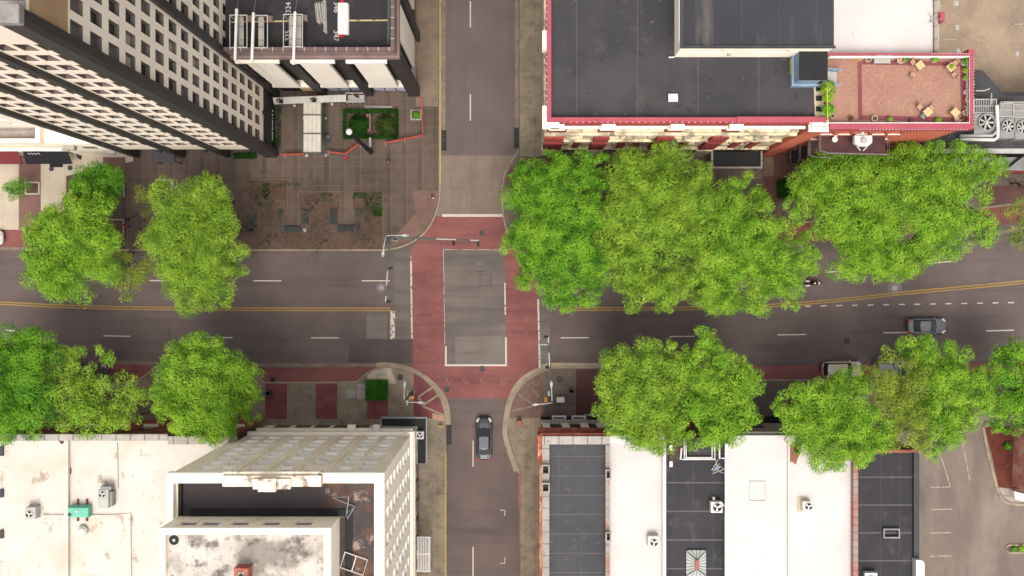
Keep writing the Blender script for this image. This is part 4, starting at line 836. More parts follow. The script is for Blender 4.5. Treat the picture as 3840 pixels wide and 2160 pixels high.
# ================================================================ H: low white-roofed building, lower left
hb = thing('white_roofed_shops', 'low red brick building with a stained white flat roof and grey stone coping', 'building', (-42, -22, 0))
HZ, HY = 12.5, -16.1
m = MB(); x0, x1 = -80, -29.4
m.quad((x0, HY, 0), (x1, HY, 0), (x1, HY, HZ), (x0, HY, HZ)); m.build('wall', BRICK, hb, w=True)
MB().sheet([(x0, HY - .3), (x1, HY - .3), (x1, -60), (x0, -60)], HZ - .6).build('roof', ROOFS, hb, w=True)
m = MB(); m.box(x0, wx(628, HZ), HY - .55, HY + .12, HZ - .7, HZ); m.box(wx(628, HZ), x1, HY - .95, HY - .1, HZ - .7, HZ - .1); m.build('coping', STONEX, hb, w=True)
m = MB(); m.box(wx(238, HZ), wx(254, HZ), -60, HY - .56, HZ - .6, HZ - .1); m.build('party_wall', ROOFS, hb, w=True)
for i, x in enumerate((-50.5, -47.2, -43.9, -40.6, -37.3, -34, -31)):
    m = MB(); m.box(x - .7, x + .7, HY + .005, HY + .06, 6.2, 8.4); m.build('window', GLASS, hb, w=True)
    m = MB(); m.box(x - .8, x + .8, HY + .005, HY + .3, 5.9, 6.2); m.build('sill', BEIGET, hb, w=True)
pipe = MB()
for q in ([(160, 1930), (430, 1930), (490, 1925), (494, 2200)], [(440, 1660), (444, 1830)]): pipe.tube([W(x, y, HZ - .5) for x, y in q], .035)
pipe.build('conduit', STONE, hb, w=True)
for x, y, r in ((233, 1642, 20), (256, 1640, 9), (262, 1766, 14)):
    m = MB(); c = W(x, y, HZ - .58); m.prism([(c[0] + r / 34 * math.cos(a) * (.45 if math.cos(a) > 0 else .7), c[1] + r / 30 * math.sin(a)) for a in [k * .52 for k in range(12)]], HZ - .599, HZ - .585); m.build('leaf_litter', MULCH, hb, w=True)
m = MB()
for y0, y1 in ((1676, 1712), (1838, 1868), (1992, 2022)): m.pbox(-8, 5, y0, y1, HZ, HZ - .6, HZ - .3)
m.build('edge_shade', DGREY, hb, w=True)  # added dark boxes stand in for shadow along the roof's left edge
def fan(t, x, y, r, z, blades=3, mm=WHITE):
    MB().cyl(x, y, r, z, z + .012, 16).build('fan_well', BLACK, t)
    m = MB()
    for k in range(blades):
        a = k * 2 * math.pi / blades + .4; ca, sa = math.cos(a), math.sin(a)
        m.add([(x + ca * .06 - sa * .05, y + sa * .06 + ca * .05, z + .05), (x + ca * r * .9 - sa * r * .32, y + sa * r * .9 + ca * r * .32, z + .09), (x + ca * r * .9 + sa * r * .3, y + sa * r * .9 - ca * r * .3, z + .05), (x + ca * .06 + sa * .05, y + sa * .06 - ca * .05, z + .04)], [(0, 1, 2, 3)])
    m.cyl(x, y, r * .2, z + .013, z + .1, 8); m.build('fan_blade', mm, t)
    m = MB(); m.annulus(x, y, r, r + .05, z, z + .08, 16); m.build('fan_ring', LGREY, t)
def ac(lab, px, py, z, sx, sy, h, fx=0., fy=0., r=.3, rz=0, mm=LGREY, extra=None):
    t = thing('air_conditioner', lab, 'air conditioner', W(px, py, z), rz, 'rooftop air conditioners')
    MB().box(-sx, sx, -sy, sy, .08, h).build('casing', mm, t, bev=.04)
    MB().box(-sx, -sx + .08, -sy - .06, sy + .06, 0, .079).build('skid', DGREY, t); MB().box(sx - .08, sx, -sy - .06, sy + .06, 0, .079).build('skid', DGREY, t)
    fan(t, fx, fy, r, h + .001)
    return t
RZ = HZ - .6
ac('grey air conditioner farthest left on the stained white roof', 132, 1916, RZ, .55, .62, 1.1, -.1, -.1, .34)
t = ac('tall grey air conditioner with side coil on the stained white roof', 405, 1862, RZ, .55, .95, 1.3, -.08, .5, .32)
m = MB(); m.box(.56, .85, -.8, .7, .1, 1.0); m.box(-.3, .8, .96, 1.3, .4, 1.25); m.build('coil_box', GREYM, t)
tk = thing('teal_cabinet', 'teal metal equipment cabinet on two rusty rails on the white roof', 'cabinet', W(310, 1912, RZ))
MB().prism([(-1.1, -.62), (1.05, -.62), (1.05, .62), (-1.1, .62)], .2, 1.1, [(-1.1, -.55), (1.05, -.55), (1.05, .45), (-1.1, .45)]).build('casing', TEAL, tk, bev=.04)
for x in (-.45, .5): MB().box(x - .1, x + .1, -1.15, 1.15, 0, .2).build('rail', mat('rusty_rail', C(150, 78, 60), C(120, 62, 50), .9) if x < 0 else bpy.data.materials['rusty_rail'], tk)
MB().cyl(-.15, .1, .12, 1.1, 1.2, 8).build('cap', WHITE, tk)
MB().cyl(-.9, -.25, .2, 1.1, 1.11, 9).build('vent', DGREY, tk)
dv = thing('dome_vent', 'round white dome vent on the stained white roof', 'vent', W(314, 1987, RZ))
MB().cyl(0, 0, .55, 0, .4, 18, .5).build('collar', LGREY, dv); m = MB(); m.sph((-.05, -.05, .42), .42, 16, 8, .55); m.build('dome', WHITE, dv, smooth=True)

# ================================================================ G: tall beige building
gb = thing('beige_hotel', 'tall beige rendered building with ornate crumbling parapet and dark stained inner roof', 'building', (-20, -26, 0))
GX0, GX1, GY, GZ = -29.3, -11.55, -16.7, 31.0
mb = MB()
rows = [10.4 + 2.55 * k for k in range(8)]
ncol = [-27.7, -25.9, -23.3, -20.65, -17.95, -15.3, -13.4]
wn = punched(mb, 'N', GY, GX0, GX1, 8, 30.2, ncol, rows, 1.3, 1.45, .28, skip={(4, 7)})
wcol = [-18.3 - 2.35 * k for k in range(7)]
WBL = glossy('white_shade', CW(238, 232, 224), .5); SILLW = mat('white_sill', CW(246, 240, 230), CW(240, 233, 222), .7)
wn2 = punched(mb, 'E', GX1, -40, GY, 8, 30.2, wcol, rows, 1.15, 1.4, .28)
mb.quad((GX0, GY, 8), (GX0, -40, 8), (GX0, -40, 30.2), (GX0, GY, 30.2)); mb.build('wall', BEIGE, gb, w=True)
put_windows(gb, wn + [w_ for w_ in wn2 if w_[1] > -31], SILLW, [WBL, WBL, WBL, BLIND, GLASSM, GLASS], 95, sill=.3)
m = MB()
for x in (-24.6, -21.95, -19.3, -16.6): m.box(x - .12, x + .12, GY + .005, GY + .12, 8.6, 29.6)
m.build('pilaster', BEIGE, gb, w=True)
m = MB(); m.box(GX0 - 1.05, GX1 + .1, GY - .78, GY + .12, 30.2, GZ); m.build('parapet', BEIGET, gb, w=True)
MB().box(GX1 - .78, GX1 + .1, -40, GY - .78, 30.2, GZ).build('parapet', BEIGET, gb, w=True); MB().box(GX0 - 1.05, GX0 - .5, -20.6, GY - .78, 30.2, GZ).build('parapet', BEIGET, gb, w=True)
m = MB(); a, b = wx(834, 31.6), wx(1206, 31.6)
m.box(a, b, GY - .95, GY + .02, GZ + .003, GZ + .7); m.box(a, b, GY + .02, GY + .3, GZ - .3, GZ + .35)
m.box(wx(972, 32), wx(1040, 32), GY - 1.25, GY - .1, GZ + .7, GZ + 1.5); m.box(wx(948, 32), wx(972, 32), GY - 1.1, GY - .2, GZ + .7, GZ + 1.1); m.box(wx(1040, 32), wx(1090, 32), GY - 1.1, GY - .2, GZ + .7, GZ + 1.1)
m.build('ornate_cresting', CRUMB, gb, w=True, bev=.06)
MB().sheet([(GX0 - .5, GY - .78), (-17.2, GY - .78), (-17.2, -20.6), (GX0 - .5, -20.6)], 30.0).build('roof', ROOFDK, gb, w=True)
MB().sheet([(-17.2, GY - .78), (GX1 - .78, GY - .78), (GX1 - .78, -40), (-17.2, -40)], 30.004).build('roof', ROOFR, gb, w=True)
m = MB(); m.box(-28.6, -15.0, -20.55, -19.9, 30.0, 30.12); m.box(-15.0, -14.35, -40, -19.9, 30.0, 30.12); m.box(-29.6, -29.3, -20.5, GY - .8, 30.0, 30.3); m.build('dark_strip', DULLBLK, gb, w=True)  # dark strips along the penthouse foot and inside the west parapet
MB().box(GX0 - 1.0, GX0 - .002, -40, GY - .12, 12, 30.2).build('side_wing', BEIGE, gb, w=True)
# lower storeys
m = MB(); m.box(GX0 + .1, GX1 - .05, -40, GY - .05, 0, 8); m.build('base', BEIGET, gb, w=True)
m = MB(); m.box(GX0 - .05, GX1 + .35, GY, GY + .35, 7.7, 8.15); m.box(GX1, GX1 + .35, -40, GY, 7.7, 8.15); m.build('string_course', BEIGET, gb, w=True)
m = MB(); m.box(GX0 + .1, GX1 - .06, GY - .04, GY + .25, 4.3, 4.9); m.box(GX1 - .04, GX1 + .22, -40, GY - .05, 4.3, 4.9); m.build('string_course', BEIGET, gb, w=True)
for i, x in enumerate((-26.6, -24.4, -22.5, -20.4, -16.5, -14.6, -13.0)): MB().box(x - .75, x + .75, GY - .04, GY + .02, 5.3, 7.2).build('base_window', GLASSM, gb, w=True)
for x in (-27, -24.6, -22.4, -20.2, -17.8): MB().box(x - .85, x + .85, GY - .04, GY + .03, .6, 3.6).build('shopfront', GLASS, gb, w=True)
for a, b in ((-18.9, -18.0), (-16.0, -15.3)): MB().box(a, b, GY - .04, GY + .7, 4.901, 5.2).build('bracket', BEIGET, gb, w=True)
m = MB()
for k in range(7): m.box(GX1 + .0, GX1 + .3, -19.5 - 2.2 * k, -18.4 - 2.2 * k, 1, 3.6)
m.build('side_window', GLASSM, gb, w=True)
# penthouse block
gp = thing('hotel_penthouse', 'raised white-coped block with mouldy white roof on top of the beige building', 'penthouse', (-22, -26, 30))
QX0, QX1, QY, QZ = -29.75, -15.5, -20.58, 34.5
mb = MB(); wp_ = punched(mb, 'N', QY, QX0, QX1, 29.9, QZ - .4, [-27.9, -26.0, -23.5, -20.85, -18.1], [32.5], 1.45, 1.5, .18)
mb.quad((QX1, QY, 29.9), (QX1, -40, 29.9), (QX1, -40, QZ - .4), (QX1, QY, QZ - .4)); mb.quad((QX0, QY, 29.9), (QX0, -40, 29.9), (QX0, -40, QZ - .4), (QX0, QY, QZ - .4)); mb.build('wall', BEIGE, gp, w=True)
put_windows(gp, wp_, WHITE, [glossy('violet_grey_glass', C(122, 116, 128), .3)])
m = MB(); m.box(QX0, QX1 + .05, QY - .5, QY + .05, QZ - .4, QZ); m.box(QX1 - .55, QX1 + .05, -40, QY - .5, QZ - .4, QZ); m.box(QX0 - .05, QX0 + .45, -40, QY - .5, QZ - .4, QZ); m.build('parapet', BEIGET, gp, w=True)
MB().sheet([(QX0 + .4, QY - .5), (QX1 - .5, QY - .5), (QX1 - .5, -40), (QX0 + .4, -40)], QZ - .45).build('roof', ROOFM, gp, w=True)
ch = thing('brick_chimney', 'small red brick chimney with a black flue on the mouldy white roof', 'chimney', W(914, 2148, QZ))
MB().box(-.6, .6, -.6, .6, -.45, .8).build('stack', BRICK, ch, bev=.02); MB().box(-.24, .24, -.3, .3, .8, .86).build('crown', STONE, ch); MB().cyl(0, 0, .17, .861, .9, 12).build('flue', BLACK, ch)
rv = thing('roof_drain', 'blackened round roof drain with a white dome in the corner of the mouldy roof', 'drain', W(646, 2030, QZ))
MB().cyl(0, 0, .42, -.448, -.43, 16).build('stain_collar', BLACK, rv); m = MB(); m.sph((0, 0, -.4), .13, 10, 6); m.build('dome', WHITE, rv)
def frame_thing(lab, pts, z, lines, mm=WHITE):
    c = W(*pts, z); t = thing('metal_frame', lab, 'frame', c)
    m = MB()
    for q in lines: m.tube([tuple(Vector(W(x, y, z + dz)) - Vector(c)) for x, y, dz in q], .055)
    m.build('tube', mm, t); return t
frame_thing('white rectangular metal frame lying on the rusty wet roof', (1330, 2118), 30.1, [[(1294, 2070, .2), (1378, 2100, .2), (1361, 2157, .2), (1276, 2128, .2), (1294, 2070, .2)], [(1336, 2085, .2), (1319, 2142, .2)]])
frame_thing('bent thin metal frame standing on the rusty wet roof', (1290, 1900), 30.1, [[(1246, 1866, .1), (1308, 1863, 1.2), (1300, 1925, 1.2), (1300, 1938, .1)], [(1308, 1863, 1.2), (1300, 1925, 1.2), (1330, 1899, .1), (1302, 1946, .1)], [(1246, 1866, .1), (1330, 1899, .1)]], GREYM)
def can(lab, pts, z=4.4):
    t = thing('flat_canopy', lab, 'canopy', (pts[0][0], pts[0][1], z)); m = MB(); o = pts[0]
    P = [(x - o[0], y - o[1]) for x, y in pts]
    m.prism(P, -.25, 0); m.build('deck', DULLBLK, t)
    m = MB(); Q = P + [P[0]]; m.strip(Q, .2, .14, -.3); m.build('rim', GREYM, t); return t
y_n = wy(1566, 4.4)
can('black flat canopy wrapping the corner of the beige building', [(wx(1430, 4.4), GY + .36), (GX1 + .36, GY + .36), (GX1 + .36, wy(1738, 4.4)), (wx(1600, 4.4), wy(1738, 4.4)), (wx(1600, 4.4), y_n), (wx(1430, 4.4), y_n)])
t = ac('rusty-fanned white air conditioner on the black corner canopy', 1577, 1629, 4.42, .42, .42, .8, 0, 0, .3, mm=WHITE)
rk = thing('slatted_awning', 'white slatted awning frame over the pavement beside the beige building', 'awning', W(1587, 2077, 3.2))
m = MB(); o = W(1587, 2077, 3.2); X0, X1, Y0, Y1 = wx(1563, 3.2) - o[0], wx(1614, 3.2) - o[0], wy(2144, 3.2) - o[1], wy(2012, 3.2) - o[1]
m.frame(X0, X1, Y0, Y1, .1, 0, .12); m.box(X0 + .1, X1 - .1, -.06, .06, 0, .1)
m.build('frame', WHITE, rk)
m = MB()
for k in range(1, 8): x = X0 + (X1 - X0) * k / 8; m.box(x - .05, x + .05, Y0 + .1, Y1 - .1, .101, .16)
m.build('slat', WHITE, rk)
m = MB(); m.tube([(X1 - .1, Y0 + .1, -3.07), (X1 - .1, Y0 + .1, 0)], .05); m.tube([(X1 - .1, Y1 - .1, -3.07), (X1 - .1, Y1 - .1, 0)], .05); m.build('post', GREYM, rk)

# ================================================================ I: row of low buildings, lower right
def shop(name, lab, x0, x1, z, roofm, par=.5, y=-16.2):
    t = thing(name, lab, 'building', ((x0 + x1) / 2, y - 6, 0))
    MB().sheet([(x0, y - .1), (x1, y - .1), (x1, -60), (x0, -60)], z - par).build('roof', roofm, t, w=True)
    return t
# grey roof corner building
s1 = shop('grey_roofed_corner_shop', 'corner building with grey seamed roof, stone coping and rusty painted brick edge', 2.8, 9.82, 12.4, ROOFG, .8)
SZ = 12.4
m = MB(); m.quad((2.85, -16.2, 0), (2.85, -60, 0), (2.85, -60, SZ - 1.2), (2.85, -16.2, SZ - 1.2)); m.build('side_wall', RUSTW, s1, w=True)
m = MB(); m.box(2.55, 9.8, -16.2, -15.95, 8.6, 12.0); m.box(2.35, 9.75, -15.95, -15.7, 9.4, 9.8); m.build('brick_cornice', BRICK, s1, w=True)
m = MB(); m.box(2.3, 2.84, -18.9, -16.2, 8.6, 11.6); m.box(2.5, 2.84, -60, -18.9, 10.4, 11.6); m.build('side_cornice', RUSTW, s1, w=True)
m = MB(); m.box(2.75, 9.85, -17.05, -16.2, SZ - .8, SZ); m.build('coping', STONEX, s1, w=True)
m = MB(); m.box(2.75, 3.5, -60, -17.05, SZ - .8, SZ); m.build('coping', STONE, s1, w=True)
m = MB(); m.box(9.4, 9.85, -60, -17.05, SZ - .8, SZ + .1); m.build('coping', mat('patched_brick_coping', C(176, 164, 154), C(150, 140, 132), .9, .35, stains=[(.35, .52, .56, C(174, 116, 104), .8, (1, 1, 1))], grids=[(60, .95, .05, C(110, 100, 94), .7, 0)]), s1, w=True)
for x, py in ((3.1, 1760), (3.1, 1828), (9.65, 1778), (9.65, 2012)):
    m = MB(); yy = wy(py, SZ + .4); w_ = .42 if x < 5 else .3
    m.frame(x - w_, x + w_, yy - .5, yy + .5, .14, SZ + .101, SZ + .6); o = m.build('chimney_pot', STONE, s1, w=True)
    MB().box(x - w_ + .14, x + w_ - .14, yy - .36, yy + .36, SZ + .102, SZ + .15).build('flue', BLACK, o)
m = MB(); m.box(2.9, 9.8, -16.19, -16.0, 4.6, 8.6); m.build('upper_storey', DGREEN, s1, w=True)
for x in (3.35, 5.5, 7.6, 9.4): MB().box(x - .42, x + .42, -16.0, -15.85, 4.8, 8.6).build('pier', BEIGET, s1, w=True)
m = MB(); m.box(2.8, 9.8, -15.99, -15.55, 4.2, 4.75); m.build('ledge', STONE, s1, w=True)
m = MB(); m.box(2.9, 9.8, -16.19, -15.75, 0, 4.2); m.build('shopfront', BLACK, s1, w=True)
for x in (4.9, 7.15): 
    m = MB(); m.frame(x - .8, x + .8, -15.74, -15.2, .16, 3.2, 3.5); o = m.build('skylight_box', WHITE, s1, w=True); MB().box(x - .64, x + .64, -15.58, -15.36, 3.2, 3.3).build('glass', GLASSM, o)
# white roofs and dark roofs
s2 = shop('white_roofed_shop', 'narrow building with a plain white roof between grey and dark roofs', 9.86, 15.85, 11.8, ROOFW, .5)
MB().box(9.87, 15.85, -17.0, -16.2, 11.0, 11.7).build('parapet', WHITE, s2, w=True); MB().box(15.5, 15.86, -60, -17.0, 11.0, 11.8).build('parapet', WHITE, s2, w=True)
m = MB(); m.box(9.87, 15.85, -16.2, -16.0, 0, 11.0); m.build('wall', BEIGET, s2, w=True)
s3 = shop('dark_roofed_shop', 'dark patched roof with a white rail frame and skylight between two white roofs', 15.9, 22.1, 11.3, ROOFD, .3)
m = MB(); m.box(15.9, 22.1, -16.4, -16.2, 0, 10.9); m.build('wall', BRICK, s3, w=True)
s4 = shop('double_white_roofed_shop', 'wide building with a bright white roof in two halves and brown leaf litter', 22.15, 36.0, 11.9, ROOFW, .6)
MB().box(22.15, 36.0, -16.9, -16.2, 11.2, 11.8).build('parapet', ROOFW, s4, w=True); MB().box(wx(2957, 11.8), wx(2965, 11.8), -60, -16.9, 11.2, 11.55).build('seam_wall', ROOFW, s4, w=True)
m = MB(); m.box(22.1, 22.4, -60, -16.9, 11.2, 11.75); m.build('parapet', WHITE, s4, w=True)
m = MB(); m.box(35.55, 36.05, -60, -16.9, 11.2, 12.1); m.build('coping', mat('brick_coping', C(176, 150, 140), C(160, 134, 126), .9, .35, stains=[(.3, .5, .54, C(176, 118, 104), .8, (1, 1, 1))], grids=[(60, .8, .05, C(120, 92, 86), .8, 0)]), s4, w=True)
m = MB(); m.box(22.15, 36.0, -16.2, -15.9, 4.5, 11.2); m.build('wall', STONE, s4, w=True)
m = MB(); m.box(22.15, 36.0, -15.89, -15.7, 0, 4.5); m.build('shopfront', BLACK, s4, w=True)
for x in (23.4, 25.0, 26.6): MB().box(x - .5, x + .5, -15.9, -15.8, 6.2, 8.2).build('window', GLASS, s4, w=True)
for x, y, r, nm in ((2975, 1700, 30, 0), (2992, 1680, 20, 0), (3199, 1780, 14, 0)):
    c = W(x, y, 11.32); P = [(c[0] + r / 36 * math.cos(k * .57) * RG.uniform(.5, 1), c[1] + r / 26 * math.sin(k * .57) * RG.uniform(.7, 1.2)) for k in range(11)]
    MB().prism(P, 11.31, 11.325).build('leaf_litter', mat('brown_litter', C(160, 112, 88), C(140, 94, 74), .95, 1.5) if 'brown_litter' not in bpy.data.materials else bpy.data.materials['brown_litter'], s4, w=True)
m = MB(); m.frame(wx(2812, 11.5), wx(2874, 11.5), wy(1882, 11.5), wy(1806, 11.5), .1, 11.31, 11.4); m.build('roof_hatch', ROOFW, s4, w=True)
s5 = shop('black_roofed_shop', 'low black patched roof beside the car park', 36.2, 43.9, 8.2, ROOFD, .3, y=-18.6)
m = MB(); m.box(36.1, 44.0, -18.6, -18.3, 0, 8.3); m.build('wall', BRICK, s5, w=True)
m = MB(); m.box(43.4, 44.0, -60, -18.6, 7.4, 8.3); m.build('parapet', DGREY, s5, w=True)
m = MB(); m.frame(wx(3312, 8.2), wx(3374, 8.2), wy(2018, 8.2), wy(1982, 8.2), .14, 7.9, 8.3); m.build('roof_curb', GREYM, s5, w=True)
m = MB(); c = W(3440, 2140, 8.2); m.prism([(c[0] - .45, c[1] - 1.5), (c[0] + .5, c[1] - 1.5)] + [(c[0] + .5 * math.cos(a), c[1] + .9 + .5 * math.sin(a)) for a in (0, .6, 1.2)] + [(c[0] - .45, c[1] + 1.4)], 7.9, 9.0); m.build('vent_hood', WHITE, s5, w=True, bev=.05)
# roof fittings
ac('white air conditioner with fan on the white shop roof beside the seam', 2446, 2022, 11.3, .55, .55, 1.0, .05, -.1, .38, mm=WHITE)
t = ac('white air conditioner on the dark roof against the bright white wall', 2681, 1895, 11.0, .62, .58, 1.0, .05, 0, .45, mm=WHITE)
MB().box(-.35, -.1, .65, 1.0, 0, .6).build('valve_box', LGREY, t); MB().tube([(.65, .1, .3), (1.0, .1, .3)], .18, 6).build('pipe', LGREY, t)
t = ac('round-topped white condenser on a tan pad on the bright white roof', 3017, 1893, 11.3, .45, .55, .9, .18, .02, .36, mm=WHITE)
MB().box(-.75, .2, -.75, .85, 0, .08).build('pad', POT, t)
ac('white air conditioner at the bottom edge of the black roof', 3256, 2160, 7.9, .7, .6, .9, 0, -.1, .4, mm=WHITE)
sk = thing('skylight', 'pyramid glass skylight with a red ridge on the dark patched roof', 'skylight', W(2609, 2110, 11.0))
m = MB(); a, b = 1.05, 1.4
m.frame(-a, a, -b, b, .08, 0, .25); m.build('curb', DGREY, sk)
m = MB(); zt = .75; m.add([(-a, -b, .25), (a, -b, .25), (a, b, .25), (-a, b, .25), (0, -.45, zt), (0, .45, zt)], [(0, 1, 4), (1, 2, 5, 4), (2, 3, 5), (3, 0, 4, 5)]); m.build('glass', mat('hazy_glass', C(196, 200, 190), C(176, 182, 174), .3), sk)
m = MB()
for q in ([(-a, -b, .26), (0, -.45, zt)], [(a, -b, .26), (0, -.45, zt)], [(a, b, .26), (0, .45, zt)], [(-a, b, .26), (0, .45, zt)]): m.tube(q, .035, 4)
for k in range(-3, 4):
    y = k * .4; yy = max(-.45, min(.45, y * .4)); m.tube([(-a, y, .26), (0, yy, zt)], .025, 4); m.tube([(a, y, .26), (0, yy, zt)], .025, 4)
for k in (-1, 0, 1): m.tube([(k * .5, -b, .26), (0, -.45, zt)], .025, 4); m.tube([(k * .5, b, .26), (0, .45, zt)], .025, 4)
m.build('glazing_bar', DGREY, sk)
MB().box(-.2, .2, -.55, .55, zt - .05, zt + .12).build('ridge_cap', BRICK, sk, bev=.03)
rf = thing('roof_rail_frame', 'white tubular rail frame round a dark well at the front of the dark roof', 'frame', W(2620, 1690, 11.0))
o = W(2620, 1690, 11.0)
m = MB()
for q in ([(2566, 1648), (2566, 1722), (2680, 1722), (2680, 1648)], [(2573, 1648), (2573, 1716), (2670, 1716), (2670, 1648)], [(2698, 1650), (2698, 1718), (2722, 1718)], [(2556, 1680), (2552, 1722), (2566, 1722)]): m.tube([tuple(Vector(W(x, y, 11.6)) - Vector(o)) for x, y in q], .1, 6)
m.build('rail', WHITE, rf)
m = MB(); X0, X1, Y0, Y1 = wx(2578, 11) - o[0], wx(2664, 11) - o[0], wy(1708, 11) - o[1], wy(1640, 11) - o[1]; m.box(X0, X1, Y0, Y1, .005, .3); m.build('well_cover', ROOFB, rf)
for x, y in ((2566, 1720), (2680, 1720), (2566, 1650), (2680, 1650)):
    c = Vector(W(x, y, 11.3)) - Vector(o); MB().cyl(c.x, c.y, .07, 0, .6, 8).build('post', WHITE, rf)
jk = thing('junk_heap', 'small heap of scrap wood and blue tarp on the dark roof', 'scrap heap', W(2690, 1752, 11.0))
m = MB()
for k in range(7): a = RG.uniform(0, 3.1); m.obox((RG.uniform(-.3, .3), RG.uniform(-.5, .5)), a, RG.uniform(.8, 1.6), .1, .05 * k, .05 * k + .045)
m.build('plank', STONE, jk); m = MB(); m.prism([(-.4, -.2), (.1, -.45), (.3, .1), (-.1, .35)], 0, .25, [(-.3, -.1), (.05, -.3), (.2, .05), (-.1, .2)]); m.build('tarp', BLUE, jk)
rr = thing('leaf_mound', 'brown mound of fallen leaves along the edge of the dark roof', 'leaf mound', W(2527, 1700, 11.0))
m = MB(); m.prism([(-.55, -1.4), (-.1, -1.5), (.1, -.6), (.7, .3), (.9, 1.0), (.2, 1.2), (-.55, .6)], 0, .16, [(-.5, -1.2), (-.2, -1.2), (0, -.5), (.5, .3), (.6, .8), (.1, 1.0), (-.5, .5)]); m.build('leaves', MULCH, rr)
for q in (0.6, -1.1): MB().box(-.5, -.2, q - .3, q + .3, .05, .3).build('block', BEIGET, rr)
# far right brick building
rb_ = thing('brick_block', 'pinkish painted brick wall at the right edge beside the red mulch bed', 'building', (62, -22, 0))
m = MB(); m.prism([(58.3, -17), (58.0, -23.8), (75, -27.5), (75, -17)][::-1], 0, 9); m.build('wall', mat('pink_washed_brick', CW(206, 160, 140), CW(178, 110, 98), .9, .5, (.42, .6), grids=[(60, .22, .03, CW(160, 110, 98), .5, 0)]), rb_, w=True)
m = MB(); m.prism([(57.9, -24.3), (58.0, -25.2), (75, -30.2), (75, -28.9)], 0, 1.0); m.build('ramp_wall', PANEL, rb_, w=True)
# iron fence panels on the south-east pavement
def fence(px0, px1, py, lab):
    t = thing('iron_fence', lab, 'fence', W((px0 + px1) / 2, py)); x0, x1 = wx(px0) - t.location.x, wx(px1) - t.location.x
    m = MB()
    n = int((x1 - x0) / .28)
    for k in range(n + 1): x = x0 + (x1 - x0) * k / n; m.tube([(x, 0, .13), (x, 0, 1.3)], .03, 4); m.tube([(x, 0, 1.25), (x, -1.1, 1.25)], .03, 4)
    m.build('bar', LGREY, t); m = MB(); m.tube([(x0, 0, 1.3), (x1, 0, 1.3)], .05); m.tube([(x0, 0, .3), (x1, 0, .3)], .04); m.tube([(x0, -.4, 1.28), (x1, -.4, 1.28)], .04); m.build('rail', LGREY, t)
fence(2190, 2275, 1552, 'slatted pale metal pergola rack behind the corner shop front, half under leaves')
fence(2800, 2890, 1572, 'pale barred fence in the gap between two crowns over the shop fronts')
# ================================================================ trees and plants
def cards(pts, nrm, size, rng, asp=.62):
    """Leaf-spray quads at pts facing roughly nrm; returns vertex and face arrays."""
    n = len(pts)
    nn = nrm + rng.normal(0, .3, (n, 3)); nn /= np.linalg.norm(nn, axis=1)[:, None] + 1e-9
    t = np.cross(nn, rng.normal(0, 1, (n, 3))); t /= np.linalg.norm(t, axis=1)[:, None] + 1e-9
    b = np.cross(nn, t); s = (size * rng.uniform(.6, 1.35, n))[:, None]
    a_ = t * s; b_ = b * s * asp; c_ = nn * s * .18
    V = np.stack([pts - a_, pts - b_ * .9 + c_, pts + a_, pts + b_ * .9 + c_], 1).reshape(-1, 3)
    return V, np.arange(4 * n).reshape(-1, 4)
def cards_obj(name, V, Fq, m, parent, w=True):
    me = bpy.data.meshes.new(name); me.vertices.add(len(V)); me.vertices.foreach_set('co', V.ravel().astype(np.float32))
    me.loops.add(Fq.size); me.loops.foreach_set('vertex_index', Fq.ravel().astype(np.int32))
    me.polygons.add(len(Fq)); me.polygons.foreach_set('loop_start', (np.arange(len(Fq)) * Fq.shape[1]).astype(np.int32))
    me.update(calc_edges=True); me.validate()
    me.materials.append(m)
    return link(name, me, parent, w)
def sphere_dirs(n, rng, zmin=-.25):
    z = rng.uniform(zmin, 1, n); a = rng.uniform(0, 2 * math.pi, n); r = np.sqrt(1 - z * z)
    return np.stack([r * np.cos(a), r * np.sin(a), z], 1)
def puffs_of(blobs, zc, rng, flat=.72):
    out = []
    for bx, by, br in blobs:
        R = 1.07 * br * (H - zc) / F; c = np.array(W(bx, by, zc + R * .15))
        n = max(6, int(1.7 * R * R + 4))
        d = sphere_dirs(n, rng, -.15); q = R * rng.uniform(.52, 1.02, n)[:, None]
        P = c + d * q * np.array([1, 1, flat])
        pr = np.clip(R * rng.uniform(.26, .44, n), .34, 1.55)
        out.append(np.column_stack([P, pr]))
        k = max(2, n // 4); d = sphere_dirs(k, rng, -.6)
        out.append(np.column_stack([c + d * R * .45 * np.array([1, 1, flat]), np.full(k, min(1.4, R * .4))]))
    return np.vstack(out)
TREES = {}
